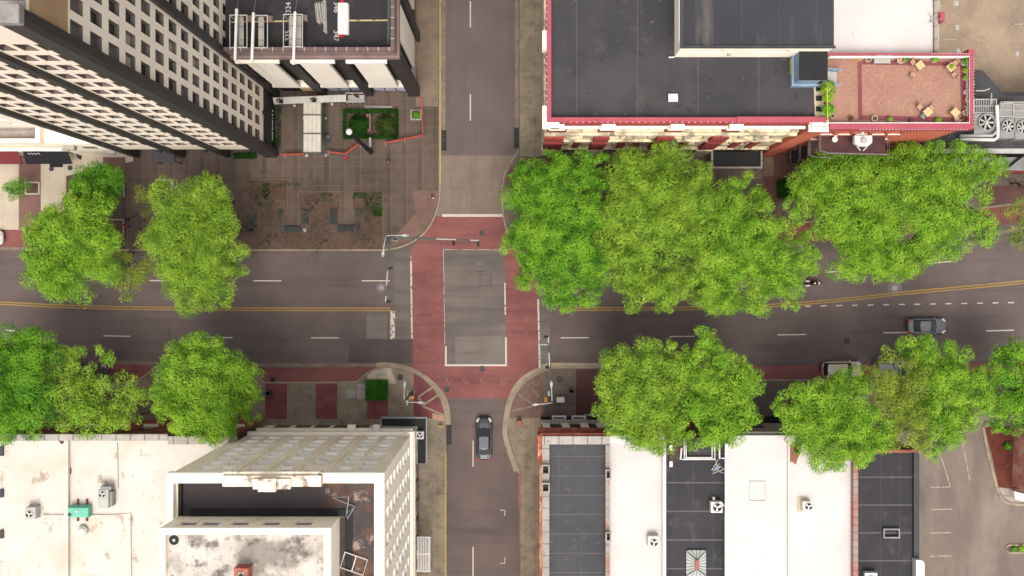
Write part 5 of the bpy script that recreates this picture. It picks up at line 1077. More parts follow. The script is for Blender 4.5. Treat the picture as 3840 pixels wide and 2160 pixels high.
def tree(name, lab, blobs, zc, trunk, m, dens=1.0, leaf=.2, group='street trees in leaf', seed=0, tr=.22, sparse=1.0):
    rng = np.random.default_rng(100 + seed)
    leaf *= .45
    t = thing(name, lab, 'tree', W(*trunk, .13), 0, group)
    pf = puffs_of(blobs, zc, rng)
    P = []; Nn = []
    for x, y, z, r in pf:
        n = int(62 * dens * sparse * (r * r) / (leaf * leaf) * .060 + 8)
        d = sphere_dirs(n, rng, -.35)
        rad = r * (1 + .15 * rng.normal(0, 1, n))[:, None]
        P.append(np.array([x, y, z]) + d * rad * np.array([1, 1, .8])); Nn.append(d + np.array([0, 0, .35]))
    V, Fq = cards(np.vstack(P), np.vstack(Nn), leaf, rng)
    cards_obj('crown', V, Fq, m, t)
    b = MB(); base = Vector(W(*trunk, .1)); ctr = Vector((pf[:, 0].mean(), pf[:, 1].mean(), zc)); fork = base.lerp(ctr, .42); fork.x = base.x * .8 + fork.x * .2; fork.y = base.y * .8 + fork.y * .2
    b.tube([base, base.lerp(fork, .5) + Vector((.05, .04, 0)), fork], tr, 8, tr * .72)
    idx = rng.permutation(len(pf))[:max(6, int(len(pf) * .35))]
    for i in idx:
        e = Vector(pf[i, :3]); mid = fork.lerp(e, .5) + Vector(rng.normal(0, .25, 3)) + Vector((0, 0, .3))
        b.tube([fork, mid, e], tr * .38, 5, .025)
    b.build('trunk', BARK, t, w=True)
    return t
tree('street_tree', 'small deep green tree by the square planter edge at the far left', [(70, 700, 42), (40, 708, 30), (95, 690, 30), (60, 735, 28)], 3.2, (105, 705), LEAF_D, .8, .15, seed=1, tr=.09, sparse=.75)
tree('street_tree', 'dense deep green round tree on the cream pavement below the tower', [(330, 680, 62), (395, 700, 72), (345, 720, 60), (420, 675, 50), (380, 745, 48), (300, 690, 36)], 6, (385, 720), LEAF_D, 1.25, .19, seed=2, tr=.16)
tree('street_tree', 'wide yellow-green tree with ragged branches overhanging the left road', [(180, 900, 90), (270, 860, 95), (340, 920, 95), (170, 1000, 75), (260, 1020, 95), (240, 1075, 55), (360, 1020, 75), (300, 760, 52), (265, 745, 34), (360, 800, 70), (200, 820, 60), (115, 950, 42), (425, 900, 45), (130, 1010, 34)], 8.5, (285, 900), LEAF_M, .95, .2, seed=3)
tree('street_tree', 'thin olive-green tree squeezed between two broad crowns on the left road', [(450, 980, 55), (520, 1000, 60), (545, 1035, 48), (480, 1060, 50), (470, 1100, 34), (540, 900, 42)], 7, (500, 950), LEAF_O, .75, .18, seed=4, tr=.14, sparse=.7)
tree('street_tree', 'slim pale green sapling in the dark paving between crowns', [(530, 715, 20), (545, 750, 18), (525, 740, 20), (545, 795, 13)], 4, (545, 830), LEAF_O, .5, .13, seed=21, tr=.05, sparse=.6)
tree('street_tree', 'tallest yellow-green tree with open dark gaps in front of the tower', [(640, 740, 72), (740, 760, 85), (820, 810, 72), (680, 850, 100), (790, 900, 95), (640, 930, 85), (690, 1010, 95), (800, 1010, 85), (870, 950, 58), (720, 1085, 85), (690, 1140, 40), (800, 1100, 60), (880, 1000, 40), (610, 720, 40), (800, 690, 42), (765, 665, 28), (840, 1120, 34), (600, 840, 40)], 10, (735, 900), LEAF_Y, .95, .19, seed=5, tr=.26, sparse=.9)
tree('street_tree', 'broad deep green tree cut by the left edge of the photo', [(40, 1330, 85), (150, 1320, 80), (100, 1400, 100), (30, 1460, 95), (150, 1470, 90), (60, 1550, 90), (150, 1570, 70), (20, 1600, 50), (200, 1310, 42), (90, 1290, 45)], 12, (90, 1455), LEAF_D, 1.1, .2, seed=6, tr=.24)
tree('street_tree', 'ragged yellow-green tree with long twigs over the parking bay, lower left', [(265, 1340, 34), (300, 1325, 22), (270, 1400, 55), (330, 1410, 42), (260, 1480, 70), (330, 1500, 75), (400, 1530, 70), (300, 1570, 75), (460, 1440, 52), (500, 1480, 48), (420, 1580, 55), (395, 1330, 24), (375, 1308, 16), (410, 1350, 20), (480, 1550, 45), (220, 1500, 40), (240, 1310, 16), (370, 1450, 48), (320, 1440, 40)], 12, (380, 1480), LEAF_Y, .85, .19, seed=7, sparse=.85)
tree('street_tree', 'round mid green tree in front of the beige building', [(690, 1330, 60), (770, 1320, 75), (840, 1350, 62), (700, 1420, 85), (800, 1430, 100), (900, 1400, 62), (640, 1480, 62), (720, 1520, 90), (830, 1530, 85), (910, 1490, 62), (620, 1540, 48), (690, 1590, 62), (780, 1610, 60), (850, 1600, 45), (950, 1480, 40), (940, 1560, 35), (950, 1400, 35)], 12.5, (800, 1470), LEAF_M, 1.1, .2, seed=8, tr=.24)
tree('street_tree', 'deep green crown at the corner next to the red crossing', [(2080, 640, 75), (2180, 640, 62), (1990, 660, 60), (2000, 750, 90), (2110, 760, 100), (1950, 720, 45), (2220, 720, 55), (2020, 850, 100), (2140, 870, 100), (1960, 920, 70), (1930, 900, 42), (2060, 960, 95), (2170, 990, 85), (1990, 1040, 60), (2090, 1080, 75), (2190, 1090, 55), (2250, 880, 45), (2130, 1140, 40), (2250, 600, 32), (2230, 800, 75), (2245, 960, 75), (2235, 1040, 60), (2240, 680, 45), (1945, 680, 40), (2070, 580, 30)], 9.5, (2080, 860), LEAF_B, 1.1, .2, seed=9, tr=.27)
tree('street_tree', 'tall yellow-green crown in the middle of the north-east row', [(2400, 660, 90), (2500, 620, 75), (2340, 700, 70), (2600, 640, 55), (2370, 800, 105), (2500, 760, 110), (2620, 740, 80), (2340, 900, 90), (2460, 900, 110), (2580, 880, 90), (2370, 1010, 90), (2480, 1040, 95), (2390, 1110, 65), (2500, 1130, 48), (2330, 1060, 45), (2480, 580, 28), (2640, 690, 45), (2300, 800, 60), (2300, 960, 60), (2620, 960, 75), (2580, 1060, 70)], 10.5, (2450, 850), LEAF_Y, 1.1, .2, seed=10, tr=.28)
tree('street_tree', 'spring green crown with open yellowish edge at the end of the north-east row', [(2700, 800, 90), (2800, 780, 70), (2720, 920, 105), (2840, 880, 90), (2690, 1030, 95), (2800, 1020, 100), (2930, 960, 80), (2700, 1120, 75), (2820, 1130, 65), (2930, 1060, 80), (3000, 980, 58), (3020, 900, 42), (2990, 820, 48), (2960, 760, 34), (3040, 950, 32), (2650, 1110, 60), (2960, 1140, 38), (2780, 690, 45), (2830, 720, 30), (2920, 860, 50)], 9.5, (2800, 920), LEAF_M, .95, .2, seed=11, tr=.26)
tree('street_tree', 'bright lime crown in front of the terrace building, nearer the crossing', [(3080, 640, 75), (3180, 620, 75), (3050, 720, 75), (3160, 730, 105), (3110, 820, 80), (3220, 840, 100), (3170, 930, 85), (3260, 960, 85), (3200, 1010, 48), (3270, 1020, 42), (3100, 870, 42), (3270, 640, 70), (3290, 740, 85), (3330, 660, 70), (3330, 830, 80), (3120, 590, 36), (3270, 570, 34), (3030, 680, 36), (3300, 900, 60)], 10, (3180, 790), LEAF_M, 1.1, .2, seed=12, tr=.27)
tree('street_tree', 'bright lime crown reaching over the curving road at the upper right', [(3400, 620, 75), (3480, 590, 55), (3390, 720, 95), (3500, 700, 90), (3560, 620, 70), (3640, 610, 55), (3700, 610, 50), (3740, 640, 40), (3620, 690, 60), (3440, 820, 100), (3550, 800, 90), (3640, 780, 70), (3700, 860, 45), (3680, 900, 42), (3460, 920, 75), (3560, 890, 70), (3380, 960, 75), (3350, 1010, 52), (3720, 660, 40), (3480, 560, 30), (3600, 570, 34), (3410, 1000, 34)], 10, (3500, 760), LEAF_M, 1.1, .2, seed=13, tr=.28)
tree('street_tree', 'thin olive tree half cut by the right edge above the curving road', [(3790, 790, 45), (3830, 760, 45), (3800, 860, 42), (3835, 850, 50), (3820, 910, 30)], 7, (3820, 830), LEAF_O, .7, .17, seed=14, tr=.12, sparse=.65)
tree('street_tree', 'broad dark-centred crown west of the gap over the lower right shops', [(2330, 1370, 75), (2420, 1340, 80), (2520, 1380, 70), (2290, 1450, 75), (2390, 1470, 100), (2480, 1480, 75), (2260, 1530, 45), (2340, 1560, 85), (2440, 1590, 90), (2500, 1640, 50), (2400, 1640, 48), (2260, 1420, 42), (2300, 1590, 42), (2470, 1680, 28), (2500, 1300, 32), (2290, 1360, 34)], 12.5, (2400, 1480), LEAF_Y, 1.05, .2, seed=15, tr=.25)
tree('street_tree', 'lively green crown just west of the pale barred fence, lower right row', [(2640, 1290, 55), (2570, 1350, 55), (2690, 1340, 60), (2620, 1390, 80), (2740, 1380, 60), (2790, 1410, 55), (2630, 1480, 85), (2740, 1480, 85), (2820, 1440, 45), (2590, 1560, 75), (2690, 1580, 85), (2780, 1560, 65), (2660, 1640, 45), (2730, 1630, 40), (2660, 1262, 24), (2600, 1640, 40)], 12.5, (2680, 1470), LEAF_M, 1.05, .2, seed=16, tr=.25)
tree('street_tree', 'thick bright green crown drooping over the white double roof', [(3000, 1490, 70), (3110, 1480, 68), (3200, 1430, 60), (2960, 1560, 65), (3060, 1570, 100), (3170, 1540, 95), (3250, 1600, 75), (3010, 1640, 75), (3110, 1660, 85), (3210, 1680, 70), (3150, 1715, 45), (3240, 1720, 35), (3290, 1660, 50), (2930, 1530, 35)], 13, (3100, 1530), LEAF_M, 1.1, .2, seed=17, tr=.26)
tree('street_tree', 'olive-yellow crown between two bright green crowns over the black roof', [(3360, 1430, 62), (3380, 1480, 85), (3320, 1530, 70), (3410, 1570, 70), (3360, 1620, 60), (3270, 1400, 42), (3420, 1400, 60), (3320, 1330, 34), (3440, 1650, 40)], 12.5, (3360, 1480), LEAF_O, .95, .19, seed=18, tr=.22)
tree('street_tree', 'spring green crown shading the grey car park entrance', [(3440, 1320, 60), (3520, 1330, 60), (3500, 1420, 90), (3600, 1400, 75), (3560, 1510, 90), (3480, 1530, 75), (3640, 1480, 65), (3530, 1610, 75), (3620, 1570, 60), (3490, 1680, 45), (3680, 1500, 40), (3400, 1300, 40), (3660, 1420, 50), (3570, 1640, 40)], 11.5, (3550, 1480), LEAF_M, 1.05, .2, seed=19, tr=.24)
tree('street_tree', 'bright green crown cut by the right edge beside the red mulch bed', [(3760, 1360, 60), (3820, 1350, 70), (3750, 1450, 70), (3840, 1450, 80), (3790, 1530, 70), (3850, 1560, 60), (3740, 1560, 45), (3700, 1430, 40), (3730, 1600, 30)], 9, (3790, 1460), LEAF_B, 1.1, .2, seed=20, tr=.22)

# bare trees
def bare(lab, px, py, hgt, spread, seed, lean=(0, 0)):
    rr = random.Random(seed); t = thing('bare_tree', lab, 'tree', W(px, py, .13), 0, 'bare trees in the mulch beds'); b = MB(); tw_ = MB()
    def grow(p, d, ln, r, k):
        mid = p + d * ln * .5 + Vector((rr.gauss(0, .06), rr.gauss(0, .06), 0)) * ln; e = p + d * ln
        (b if k < 2 else tw_).tube([p, mid, e], r, 5 if k < 2 else 3, r * .6)
        if k >= 5: return
        for _ in range(3 if k < 4 else 2):
            n = (d + Vector((rr.gauss(0, spread), rr.gauss(0, spread), rr.gauss(.12, .25)))).normalized()
            grow(p.lerp(e, rr.uniform(.6, 1)), n, ln * rr.uniform(.6, .82), max(.012, r * .56), k + 1)
    for _ in range(6):
        a = rr.uniform(0, 6.28); d = Vector((math.cos(a) * .55 + lean[0], math.sin(a) * .55 + lean[1], 1)).normalized()
        grow(Vector((0, 0, hgt * .22)), d, hgt * .26, .07, 1)
    b.tube([(0, 0, 0), (.03, .02, hgt * .12), (0, 0, hgt * .24)], .11, 7, .09)
    b.build('trunk', BARK, t); tw_.build('branch', TWIG, t)
bare('leafless tree in the left mulch bed near the tallest yellow-green tree', 1000, 760, 7, .55, 31)
bare('leafless grey tree rising from the middle mulch bed', 1195, 760, 8, .6, 32)
bare('leafless tree over the green ground cover in the right mulch bed', 1400, 770, 7.5, .6, 33)
bare('leafless tree leaning over the kerb from the lower mulch strip', 1225, 905, 7, .62, 34, (.1, -.25))
bare('leafless tree at the lower mulch strip beside the left dark bench', 1015, 900, 6.5, .62, 35, (.05, -.2))
bare('small leafless tree beside the signal mast in the mulch strip', 1385, 900, 6, .6, 36, (.1, -.1))
bare('sparse leafless shrub tree at the right edge above the road', 3790, 690, 6, .6, 37)

def bush(par, name, x, y, z, r, m, n=90, leaf=.1, sz=.7, seed=0, w=True):
    rng = np.random.default_rng(500 + seed); d = sphere_dirs(n, rng, -.1); P = np.array([x, y, z]) + d * (r * rng.uniform(.6, 1.05, n))[:, None] * np.array([1, 1, sz])
    V, Fq = cards(P, d + np.array([0, 0, .4]), leaf, rng); return cards_obj(name, V, Fq, m, par, w)
def patch(name, poly, z0, z1, n, m, lab, cat, leaf=.12, seed=0, kind=None):
    """Clipped or creeping greenery filling a pixel rectangle list."""
    rng = np.random.default_rng(700 + seed); P = []; Nn = []
    area = sum(abs((b - a) * (d - c)) for a, b, c, d in poly)
    for a, b, c, d in poly:
        k = int(n * abs((b - a) * (d - c)) / area); X0, X1, Y0, Y1 = wx(a), wx(b), wy(d), wy(c)
        x = rng.uniform(X0, X1, k); y = rng.uniform(Y0, Y1, k); z = np.where(rng.random(k) < .72, z1 + rng.normal(0, .04, k), rng.uniform(z0, z1, k))
        P.append(np.stack([x, y, z], 1)); Nn.append(np.tile([0, 0, 1.], (k, 1)))
    P = np.vstack(P); c = P.mean(0); V, Fq = cards(P, np.vstack(Nn), leaf, rng)
    t = thing(name, lab, cat, (c[0], c[1], z0)) if not kind else None
    o = cards_obj('foliage' if t else name, V, Fq, m, t)
    if kind: o['kind'] = kind
    if t:
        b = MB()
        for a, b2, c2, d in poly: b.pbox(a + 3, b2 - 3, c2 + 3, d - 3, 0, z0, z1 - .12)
        b.build('inner_branches', mat('hedge_core', (.012, .03, .008), (.02, .045, .01), .9) if 'hedge_core' not in bpy.data.materials else bpy.data.materials['hedge_core'], t, w=True)  # solid dark green core inside the hedge foliage
    return t
patch('hedge', [(1376, 1457, 1422, 1498)], .13, 1.0, 2600, HEDGE, 'square clipped bright green hedge block beside the south-west crossing', 'hedge', .1, 1)
patch('hedge', [(1290, 1495, 413, 428), (1290, 1495, 508, 523), (1290, 1302, 428, 508), (1483, 1495, 428, 508)], .13, .7, 2600, HEDGED, 'low dark rectangular hedge framing the plaza planting bed', 'hedge', .1, 2)
patch('ground_cover', [(1326, 1390, 724, 745), (1370, 1434, 724, 790), (1395, 1434, 780, 812)], .2, .4, 800, SHRUB, '', '', .13, 3, kind='stuff')
patch('ground_cover', [(960, 1030, 735, 775), (985, 1015, 690, 735), (1200, 1250, 725, 760), (1040, 1130, 690, 700)], .2, .32, 330, SHRUB, '', '', .13, 4, kind='stuff')
patch('ground_cover', [(880, 965, 577, 596)], .13, .5, 500, HEDGED, '', '', .13, 5, kind='stuff')
patch('ground_cover', [(2910, 2990, 672, 745)], .15, .5, 700, HEDGED, '', '', .14, 6, kind='stuff')
patch('ground_cover', [(1034, 1056, 385, 560)], .13, .6, 160, HEDGED, '', '', .12, 7, kind='stuff')
patch('ground_cover', [(1040, 1440, 905, 930), (1050, 1160, 872, 905)], .19, .24, 220, mat('dry_leaves', C(140, 110, 84), C(112, 84, 66), .9), '', '', .1, 8, kind='stuff')
def shrub(lab, px, py, z, r, m, cat='shrub', seed=0, n=260, leaf=.11):
    t = thing('shrub', lab, cat, W(px, py, z), 0, 'shrubs in the planting beds'); bush(t, 'foliage', t.location.x, t.location.y, z + r * .4, r, m, n, leaf, .8, seed)
    b = MB(); b.tube([(0, 0, 0), (.02, .02, r * .5)], .04, 5); b.build('stem', BARK, t)
shrub('dark bushy shrub left of the plaza bench in the hedge-framed bed', 1350, 470, .13, 1.25, HEDGED, seed=1, n=900, leaf=.13)
shrub('olive-green shrub right of the plaza bench in the hedge-framed bed', 1447, 470, .13, 1.2, SHRUB, seed=2, n=900, leaf=.13)
shrub('small green shrub in the red mulch near the brick block', 3776, 1672, .16, .5, LEAF_D, seed=3)
shrub('tiny green shrub at the top of the red mulch bed', 3772, 1615, .16, .45, LEAF_D, seed=4)
shrub('low shrub in the car park island, nearer its rounded end', 3800, 2057, .28, .3, LEAF_D, seed=5)
shrub('low yellow-green shrub in the car park island at the right edge', 3828, 2056, .28, .36, LEAF_M, seed=6)
sm = MB(); sm.sheet(P2([(1303, 430), (1482, 430), (1482, 507), (1303, 507)]), .145); struct('planting_soil', sm, MULCH)

# square planters round the tree pits
def pit(lab, a, b, c, d, rim=STONE):
    t = thing('tree_pit', lab, 'planter', W((a + b) / 2, (c + d) / 2), 0, 'square tree pits in the pavement')
    m = MB(); m.frame(wx(a), wx(b), wy(d), wy(c), .16, .14, .26); m.build('rim', rim, t, w=True)
    MB().sheet([(wx(a) + .16, wy(d) + .16), (wx(b) - .16, wy(d) + .16), (wx(b) - .16, wy(c) - .16), (wx(a) + .16, wy(c) - .16)], .17).build('soil', MULCH, t, w=True)
pit('cream-rimmed square pit beside the small deep green tree', 96, 152, 682, 730, CREAMW)
pit('tan-rimmed pit partly covered by the wide yellow-green tree', 400, 468, 822, 884)
pit('dark pit behind the tallest yellow-green tree', 583, 650, 674, 715)
pit('thin-rimmed pit under the dense deep green round tree', 410, 470, 690, 740)
pit('grey square box planter with a green shrub on the plaza corner', 1540, 1581, 413, 452)
tq = thing('shrub', 'round green shrub filling the grey square box planter', 'shrub', W(1560, 432, .25), 0, 'shrubs in the planting beds'); bush(tq, 'foliage', tq.location.x, tq.location.y, .45, .46, LEAF_D, 260, .11, .8, 12)
# ================================================================ vehicles
def car(lab, px, py, rz, L=4.75, Wd=1.84, Ht=1.45, paint_=None, kind='sedan', cat='car', glassm=None, group='cars'):
    t = thing('car', lab, cat, W(px, py, .6)[:2] + (.02,), rz, group)
    g = glassm or glossy_car
    h = L / 2; b = MB()
    belt = .92 if kind == 'sedan' else 1.05
    st = [(-h, .70, .50, .72), (-h + .12, .82, .34, .90), (-h + .55, .94, .26, belt), (-h * .35, 1.0, .22, belt), (h * .25, 1.0, .22, belt - .02), (h - .75, .97, .24, belt - .08), (h - .28, .86, .30, .78), (h - .06, .66, .38, .66), (h, .5, .46, .58)]
    rings = []
    for x, wf, z0, zt in st:
        w_ = Wd / 2 * wf
        rings.append([(x, -w_ * .9, z0), (x, -w_, z0 + .18), (x, -w_, zt - .16), (x, -w_ * .93, zt - .03), (x, -w_ * .5, zt + .03), (x, w_ * .5, zt + .03), (x, w_ * .93, zt - .03), (x, w_, zt - .16), (x, w_, z0 + .18), (x, w_ * .9, z0)])
    n = 10; vs = [p for r in rings for p in r]; fs = []
    for i in range(len(rings) - 1): fs += [(i * n + k, i * n + (k + 1) % n, (i + 1) * n + (k + 1) % n, (i + 1) * n + k) for k in range(n)]
    fs += [tuple(range(n)), tuple(range((len(rings) - 1) * n, len(rings) * n))]
    b.add(vs, fs); b.build('body', paint_, t, smooth=False, bev=.03)
    if kind == 'sedan': xr0, xr1, xf1, xf0 = -h + .62, -h + 1.32, h - 2.15, h - 1.28
    else: xr0, xr1, xf1, xf0 = -h + .22, -h + .5, h - 1.95, h - 1.3
    wb, wt = Wd / 2 * .93, Wd / 2 * .70; zb = belt - .04
    R_ = []
    for s in (-1, 1): R_.append([(xr0, s * wb * .86, zb), (xf0, s * wb * .9, zb - .04), (xf1, s * wt, Ht - .05), (xr1, s * wt * .95, Ht - .05)])
    q = MB(); q.add([R_[0][1], R_[1][1], R_[1][2], R_[0][2], (xf0 + .16, 0, zb - .03), (xf1 + .06, 0, Ht - .02)], [(0, 4, 5, 3), (4, 1, 2, 5)]); q.build('windscreen', g, t)
    q = MB(); q.add([R_[0][0], R_[1][0], R_[1][3], R_[0][3], (xr0 - .12, 0, zb), (xr1 - .05, 0, Ht - .02)], [(0, 3, 5, 4), (4, 5, 2, 1)]); q.build('rear_window', g, t)
    for s in (0, 1):
        q = MB(); q.quad(*R_[s]); q.build('side_window', g, t)
    q = MB(); a = [R_[0][3], R_[0][2], R_[1][2], R_[1][3]]; mx = (xr1 + xf1) / 2
    q.add([(x, y, z) for x, y, z in a] + [(xr1 + .1, -wt * .8, Ht), (xf1 - .1, -wt * .82, Ht), (xf1 - .1, wt * .82, Ht), (xr1 + .1, wt * .8, Ht), (xr1 - .05, 0, Ht - .02), (xf1 + .06, 0, Ht - .02)], [(0, 1, 5, 4), (1, 9, 5), (9, 2, 6), (9, 6, 5), (2, 3, 7, 6), (3, 8, 7), (8, 0, 4), (8, 4, 7), (4, 5, 6, 7)]); q.build('roof', paint_, t)
    for s in (-1, 1):
        q = MB(); w_ = Wd / 2 * s; q.add([(h - .62, w_ * .92, .79), (h - .62, w_ * .72, .80), (h - .16, w_ * .52, .74), (h - .12, w_ * .66, .66), (h - .40, w_ * .93, .68)], [(0, 1, 2, 3, 4)])
        for v_ in range(5): q.v[v_] = (q.v[v_][0] + .02, q.v[v_][1] * 1.01, q.v[v_][2] + .06)
        q.build('headlight', WHITE, t)
        q = MB(); q.box(-h + .02, -h + .2, min(w_ * .5, w_ * .9), max(w_ * .5, w_ * .9), .7, .9); q.build('taillight', REDM, t, bev=.02)
        q = MB(); q.box(xf0 - .32, xf0 - .14, min(w_ * .99, w_ * 1.16), max(w_ * .99, w_ * 1.16), .92, 1.05); q.build('mirror', paint_, t, bev=.03)
        for xx in (-h + .92, h - .92):
            q = MB(); P = [(xx + .33 * math.cos(k * .393), .33 + .33 * math.sin(k * .393)) for k in range(16)]; ya, yb = sorted((w_ * .80, w_ * 1.005))
            q.add([(x, ya, z) for x, z in P] + [(x, yb, z) for x, z in P], [tuple(range(16)), tuple(range(16, 32))] + [(k, (k + 1) % 16, 16 + (k + 1) % 16, 16 + k) for k in range(16)]); wl = q.build('wheel', TYRE, t)
            q = MB(); P = [(xx + .2 * math.cos(k * .785), .33 + .2 * math.sin(k * .785)) for k in range(8)]; y2 = w_ * 1.012; q.add([(x, y2, z) for x, z in P], [tuple(range(8))]); q.build('rim', GREYM, wl)
    return t
glossy_car = glossy('car_glass', (.02, .026, .026), .1, .4)
CP = lambda n, c, m=.3: glossy(n, c, .34, .45, m, .15)
car('dark violet-grey sedan heading for the red crossing on the lower street', 1815, 1643, math.pi / 2, 5.0, 1.88, 1.46, CP('violet_grey_paint', C(58, 56, 64)))
car('grey sedan with black sides driving right in the lanes of the curving road', 3474, 1222, 0, 4.6, 1.82, 1.45, CP('grey_car_paint', C(112, 111, 112)))
car('tan-roofed dark sport utility car parked under the drooping crown, right', 3155, 1384, 0, 4.7, 1.9, 1.7, CP('champagne_paint', C(214, 196, 176)), 'suv')
car('silver pickup-like car parked half under olive leaves, rightmost of the bay', 3352, 1384, 0, 5.0, 1.9, 1.6, CP('silver_paint', C(190, 188, 182)), 'suv')
car('white car with only its front showing at the left edge of the photo', -62, 892, 0, 4.7, 1.85, 1.5, CP('white_car_paint', C(226, 222, 216)))
car('black car parked under the wide yellow-green tree, upper left bay', 178, 895, math.pi, 4.7, 1.85, 1.5, CP('black_car_paint', C(40, 40, 44)))
car('second black car hidden under the yellow-green crown near the bay end', 330, 898, math.pi, 4.5, 1.8, 1.45, bpy.data.materials['black_car_paint'])
car('dark blue car parked under ragged twigs in the lower left bay', 330, 1394, 0, 4.6, 1.82, 1.5, CP('navy_car_paint', C(52, 62, 84)))
# motorcycle with rider
def loft_person(): pass
def person(lab, loc, rz, shirt, trousers, hair, arms='down', crouch=0., hat=None, sc=1.0, skin=SKIN, shoes=BLACK, group='people'):
    """One continuous skinned body; clothing by region of the same surface."""
    t = thing('person', lab, 'person', loc, rz, group)
    k = crouch; hipz = .93 - .38 * k
    V = []; E = []; Rd = []
    def v(p, r, par=None):
        V.append(Vector(p)); Rd.append(r)
        if par is not None: E.append((par, len(V) - 1))
        return len(V) - 1
    hip = v((0, 0, hipz), .135); bel = v((0, .01 + .1 * k, hipz + .17), .125, hip); ch = v((0, .03 + .22 * k, hipz + .38), .15, bel)
    nk = v((0, .02 + .3 * k, hipz + .56), .062, ch); hd0 = v((0, .03 + .33 * k, hipz + .65), .082, nk); hd = v((0, .045 + .35 * k, hipz + .75), .1, hd0); v((0, .03 + .35 * k, hipz + .84), .06, hd)
    for s in (-1, 1):
        th = v((s * .1, 0, hipz - .07), .105, hip); kn = v((s * .12, .05 + .3 * k, .5 - .1 * k), .066, th); an = v((s * .12, -.02, .1), .045, kn); v((s * .13, .15, .04), .042, an)
        sh = v((s * .19, .03 + .22 * k, hipz + .45), .07, ch)
        if arms == 'down': el, wr = (s * .26, .02, hipz + .19), (s * .27, .1, hipz - .04)
        elif arms == 'forward': el, wr = (s * .25, .2, hipz + .24), (s * .16, .42, hipz + .22)
        else: el, wr = (s * .3, .12, hipz + .5), (s * .22, .25, hipz + .74)
        e_ = v(el, .046, sh); w_ = v(wr, .032, e_); d = (Vector(wr) - Vector(el)).normalized(); sd = Vector((0, 1, 0)) if abs(d.z) > .6 else Vector((1, 0, 0))
        pm = v(Vector(wr) + d * .07, .034, w_)
        for f, (o_, ln) in enumerate(((-.03, .075), (-.011, .09), (.009, .085), (.028, .065))):
            a_ = v(Vector(wr) + d * .115 + sd * o_, .0095, pm); v(Vector(wr) + d * (.115 + ln) + sd * o_ * 1.2 + Vector((0, .012, 0)), .008, a_)
        a_ = v(Vector(wr) + d * .06 + sd * .05, .011, w_); v(Vector(wr) + d * .1 + sd * .07, .009, a_)
    nose = v((0, .045 + .35 * k + .11, hipz + .735), .016, hd)
    me = bpy.data.meshes.new('body'); me.from_pydata(V, E, []); o = bpy.data.objects.new('body', me); COL.objects.link(o)
    md = o.modifiers.new('s', 'SKIN'); o.modifiers.new('sub', 'SUBSURF').levels = 1
    lay = me.skin_vertices[0].data
    for i, r in enumerate(Rd): lay[i].radius = (r, r * (.8 if i in (0, 1, 2) else 1)); lay[i].use_root = i == 0
    nm = bpy.data.meshes.new_from_object(o.evaluated_get(bpy.context.evaluated_depsgraph_get())); bpy.data.objects.remove(o); bpy.data.meshes.remove(me)
    for m_ in (skin, shirt, trousers, shoes): nm.materials.append(m_)
    for p in nm.polygons:
        c = p.center; z = c.z
        p.material_index = 3 if z < .1 else 2 if z < hipz + .05 and abs(c.x) < .21 else 1 if (z < hipz + .52 and (abs(c.x) < .24 or z > hipz + .16)) else 0
        p.use_smooth = True
    bo = link('body', nm, t); bo.scale = (sc,) * 3
    hy, hz = (.045 + .35 * k) * sc, (hipz + .78) * sc
    m_ = MB(); m_.sph((0, hy - .015, hz + .02), .118 * sc, 12, 8, .95); m_.build('hat' if hat else 'hair', hat or hair, t, smooth=True)
    m_ = MB()
    for s in (-1, 1): m_.sph((s * .036 * sc, hy + .095 * sc, hz - .03 * sc), .013 * sc, 6, 4)
    m_.build('eye', BLACK, t)
    return t
HAIRD = mat('dark_hair', (.02, .015, .012), (.03, .022, .016), .7); DENIM = mat('denim', C(62, 70, 92), C(54, 60, 80), .9); REDT = mat('red_shirt', C(206, 66, 58), C(190, 56, 50), .9); BLKT = mat('black_shirt', C(40, 38, 40), C(32, 31, 33), .9); WHT = mat('white_shirt', C(232, 222, 204), C(220, 210, 192), .9); GRYT = mat('grey_shirt', C(150, 146, 142), C(132, 128, 124), .9)
person('person in a bright red top and dark jeans bending beside the bicycle', (*W(479, 852, .5)[:2], .13), 0, REDT, DENIM, HAIRD, 'forward', .55)
person('person in grey top and dark trousers crossing the open plaza paving', (*W(1455, 604, 1)[:2], .13), 2.4, GRYT, BLKT, HAIRD)
person('person in a cream top standing near the rounded brick kerb corner', (*W(1620, 742, 1)[:2], .13), -.4, WHT, GRYT, HAIRD)
bc = thing('bicycle', 'black bicycle leaning beside the person in red under the trees', 'bicycle', (*W(490, 820, .4)[:2], .13), .5)
for x in (-.5, .5):
    m = MB(); n = 18
    P = [(x + .33 * math.cos(2 * math.pi * k / n), 0, .34 + .33 * math.sin(2 * math.pi * k / n)) for k in range(n + 1)]; m.tube(P, .022, 4); w_ = m.build('wheel', TYRE, bc)
    m = MB()
    for k in range(6): m.tube([(x, 0, .34), (x + .32 * math.cos(k * 1.05), 0, .34 + .32 * math.sin(k * 1.05))], .006, 3)
    m.build('spoke', GREYM, w_)
m = MB()
for q in ([(-.5, 0, .34), (-.18, 0, .82), (.36, 0, .84), (.5, 0, .34)], [(-.5, 0, .34), (-.02, 0, .32), (.36, 0, .84)], [(-.02, 0, .32), (-.18, 0, .82)]): m.tube(q, .022, 5)
m.build('frame', BLACK, bc); m = MB(); m.tube([(.4, -.28, 1.0), (.38, 0, 1.02), (.4, .28, 1.0)], .018, 5); m.tube([(.36, 0, .84), (.38, 0, 1.02)], .018, 5); m.build('handlebar', GREYM, bc)
m = MB(); m.box(-.3, -.06, -.06, .06, .86, .92); m.build('saddle', BLACK, bc, bev=.02)
mc = thing('motorcycle', 'black and white motorcycle coming out from under the leaves on the curving road', 'motorcycle', (*W(3050, 1062, .6)[:2], .01), 0.04)
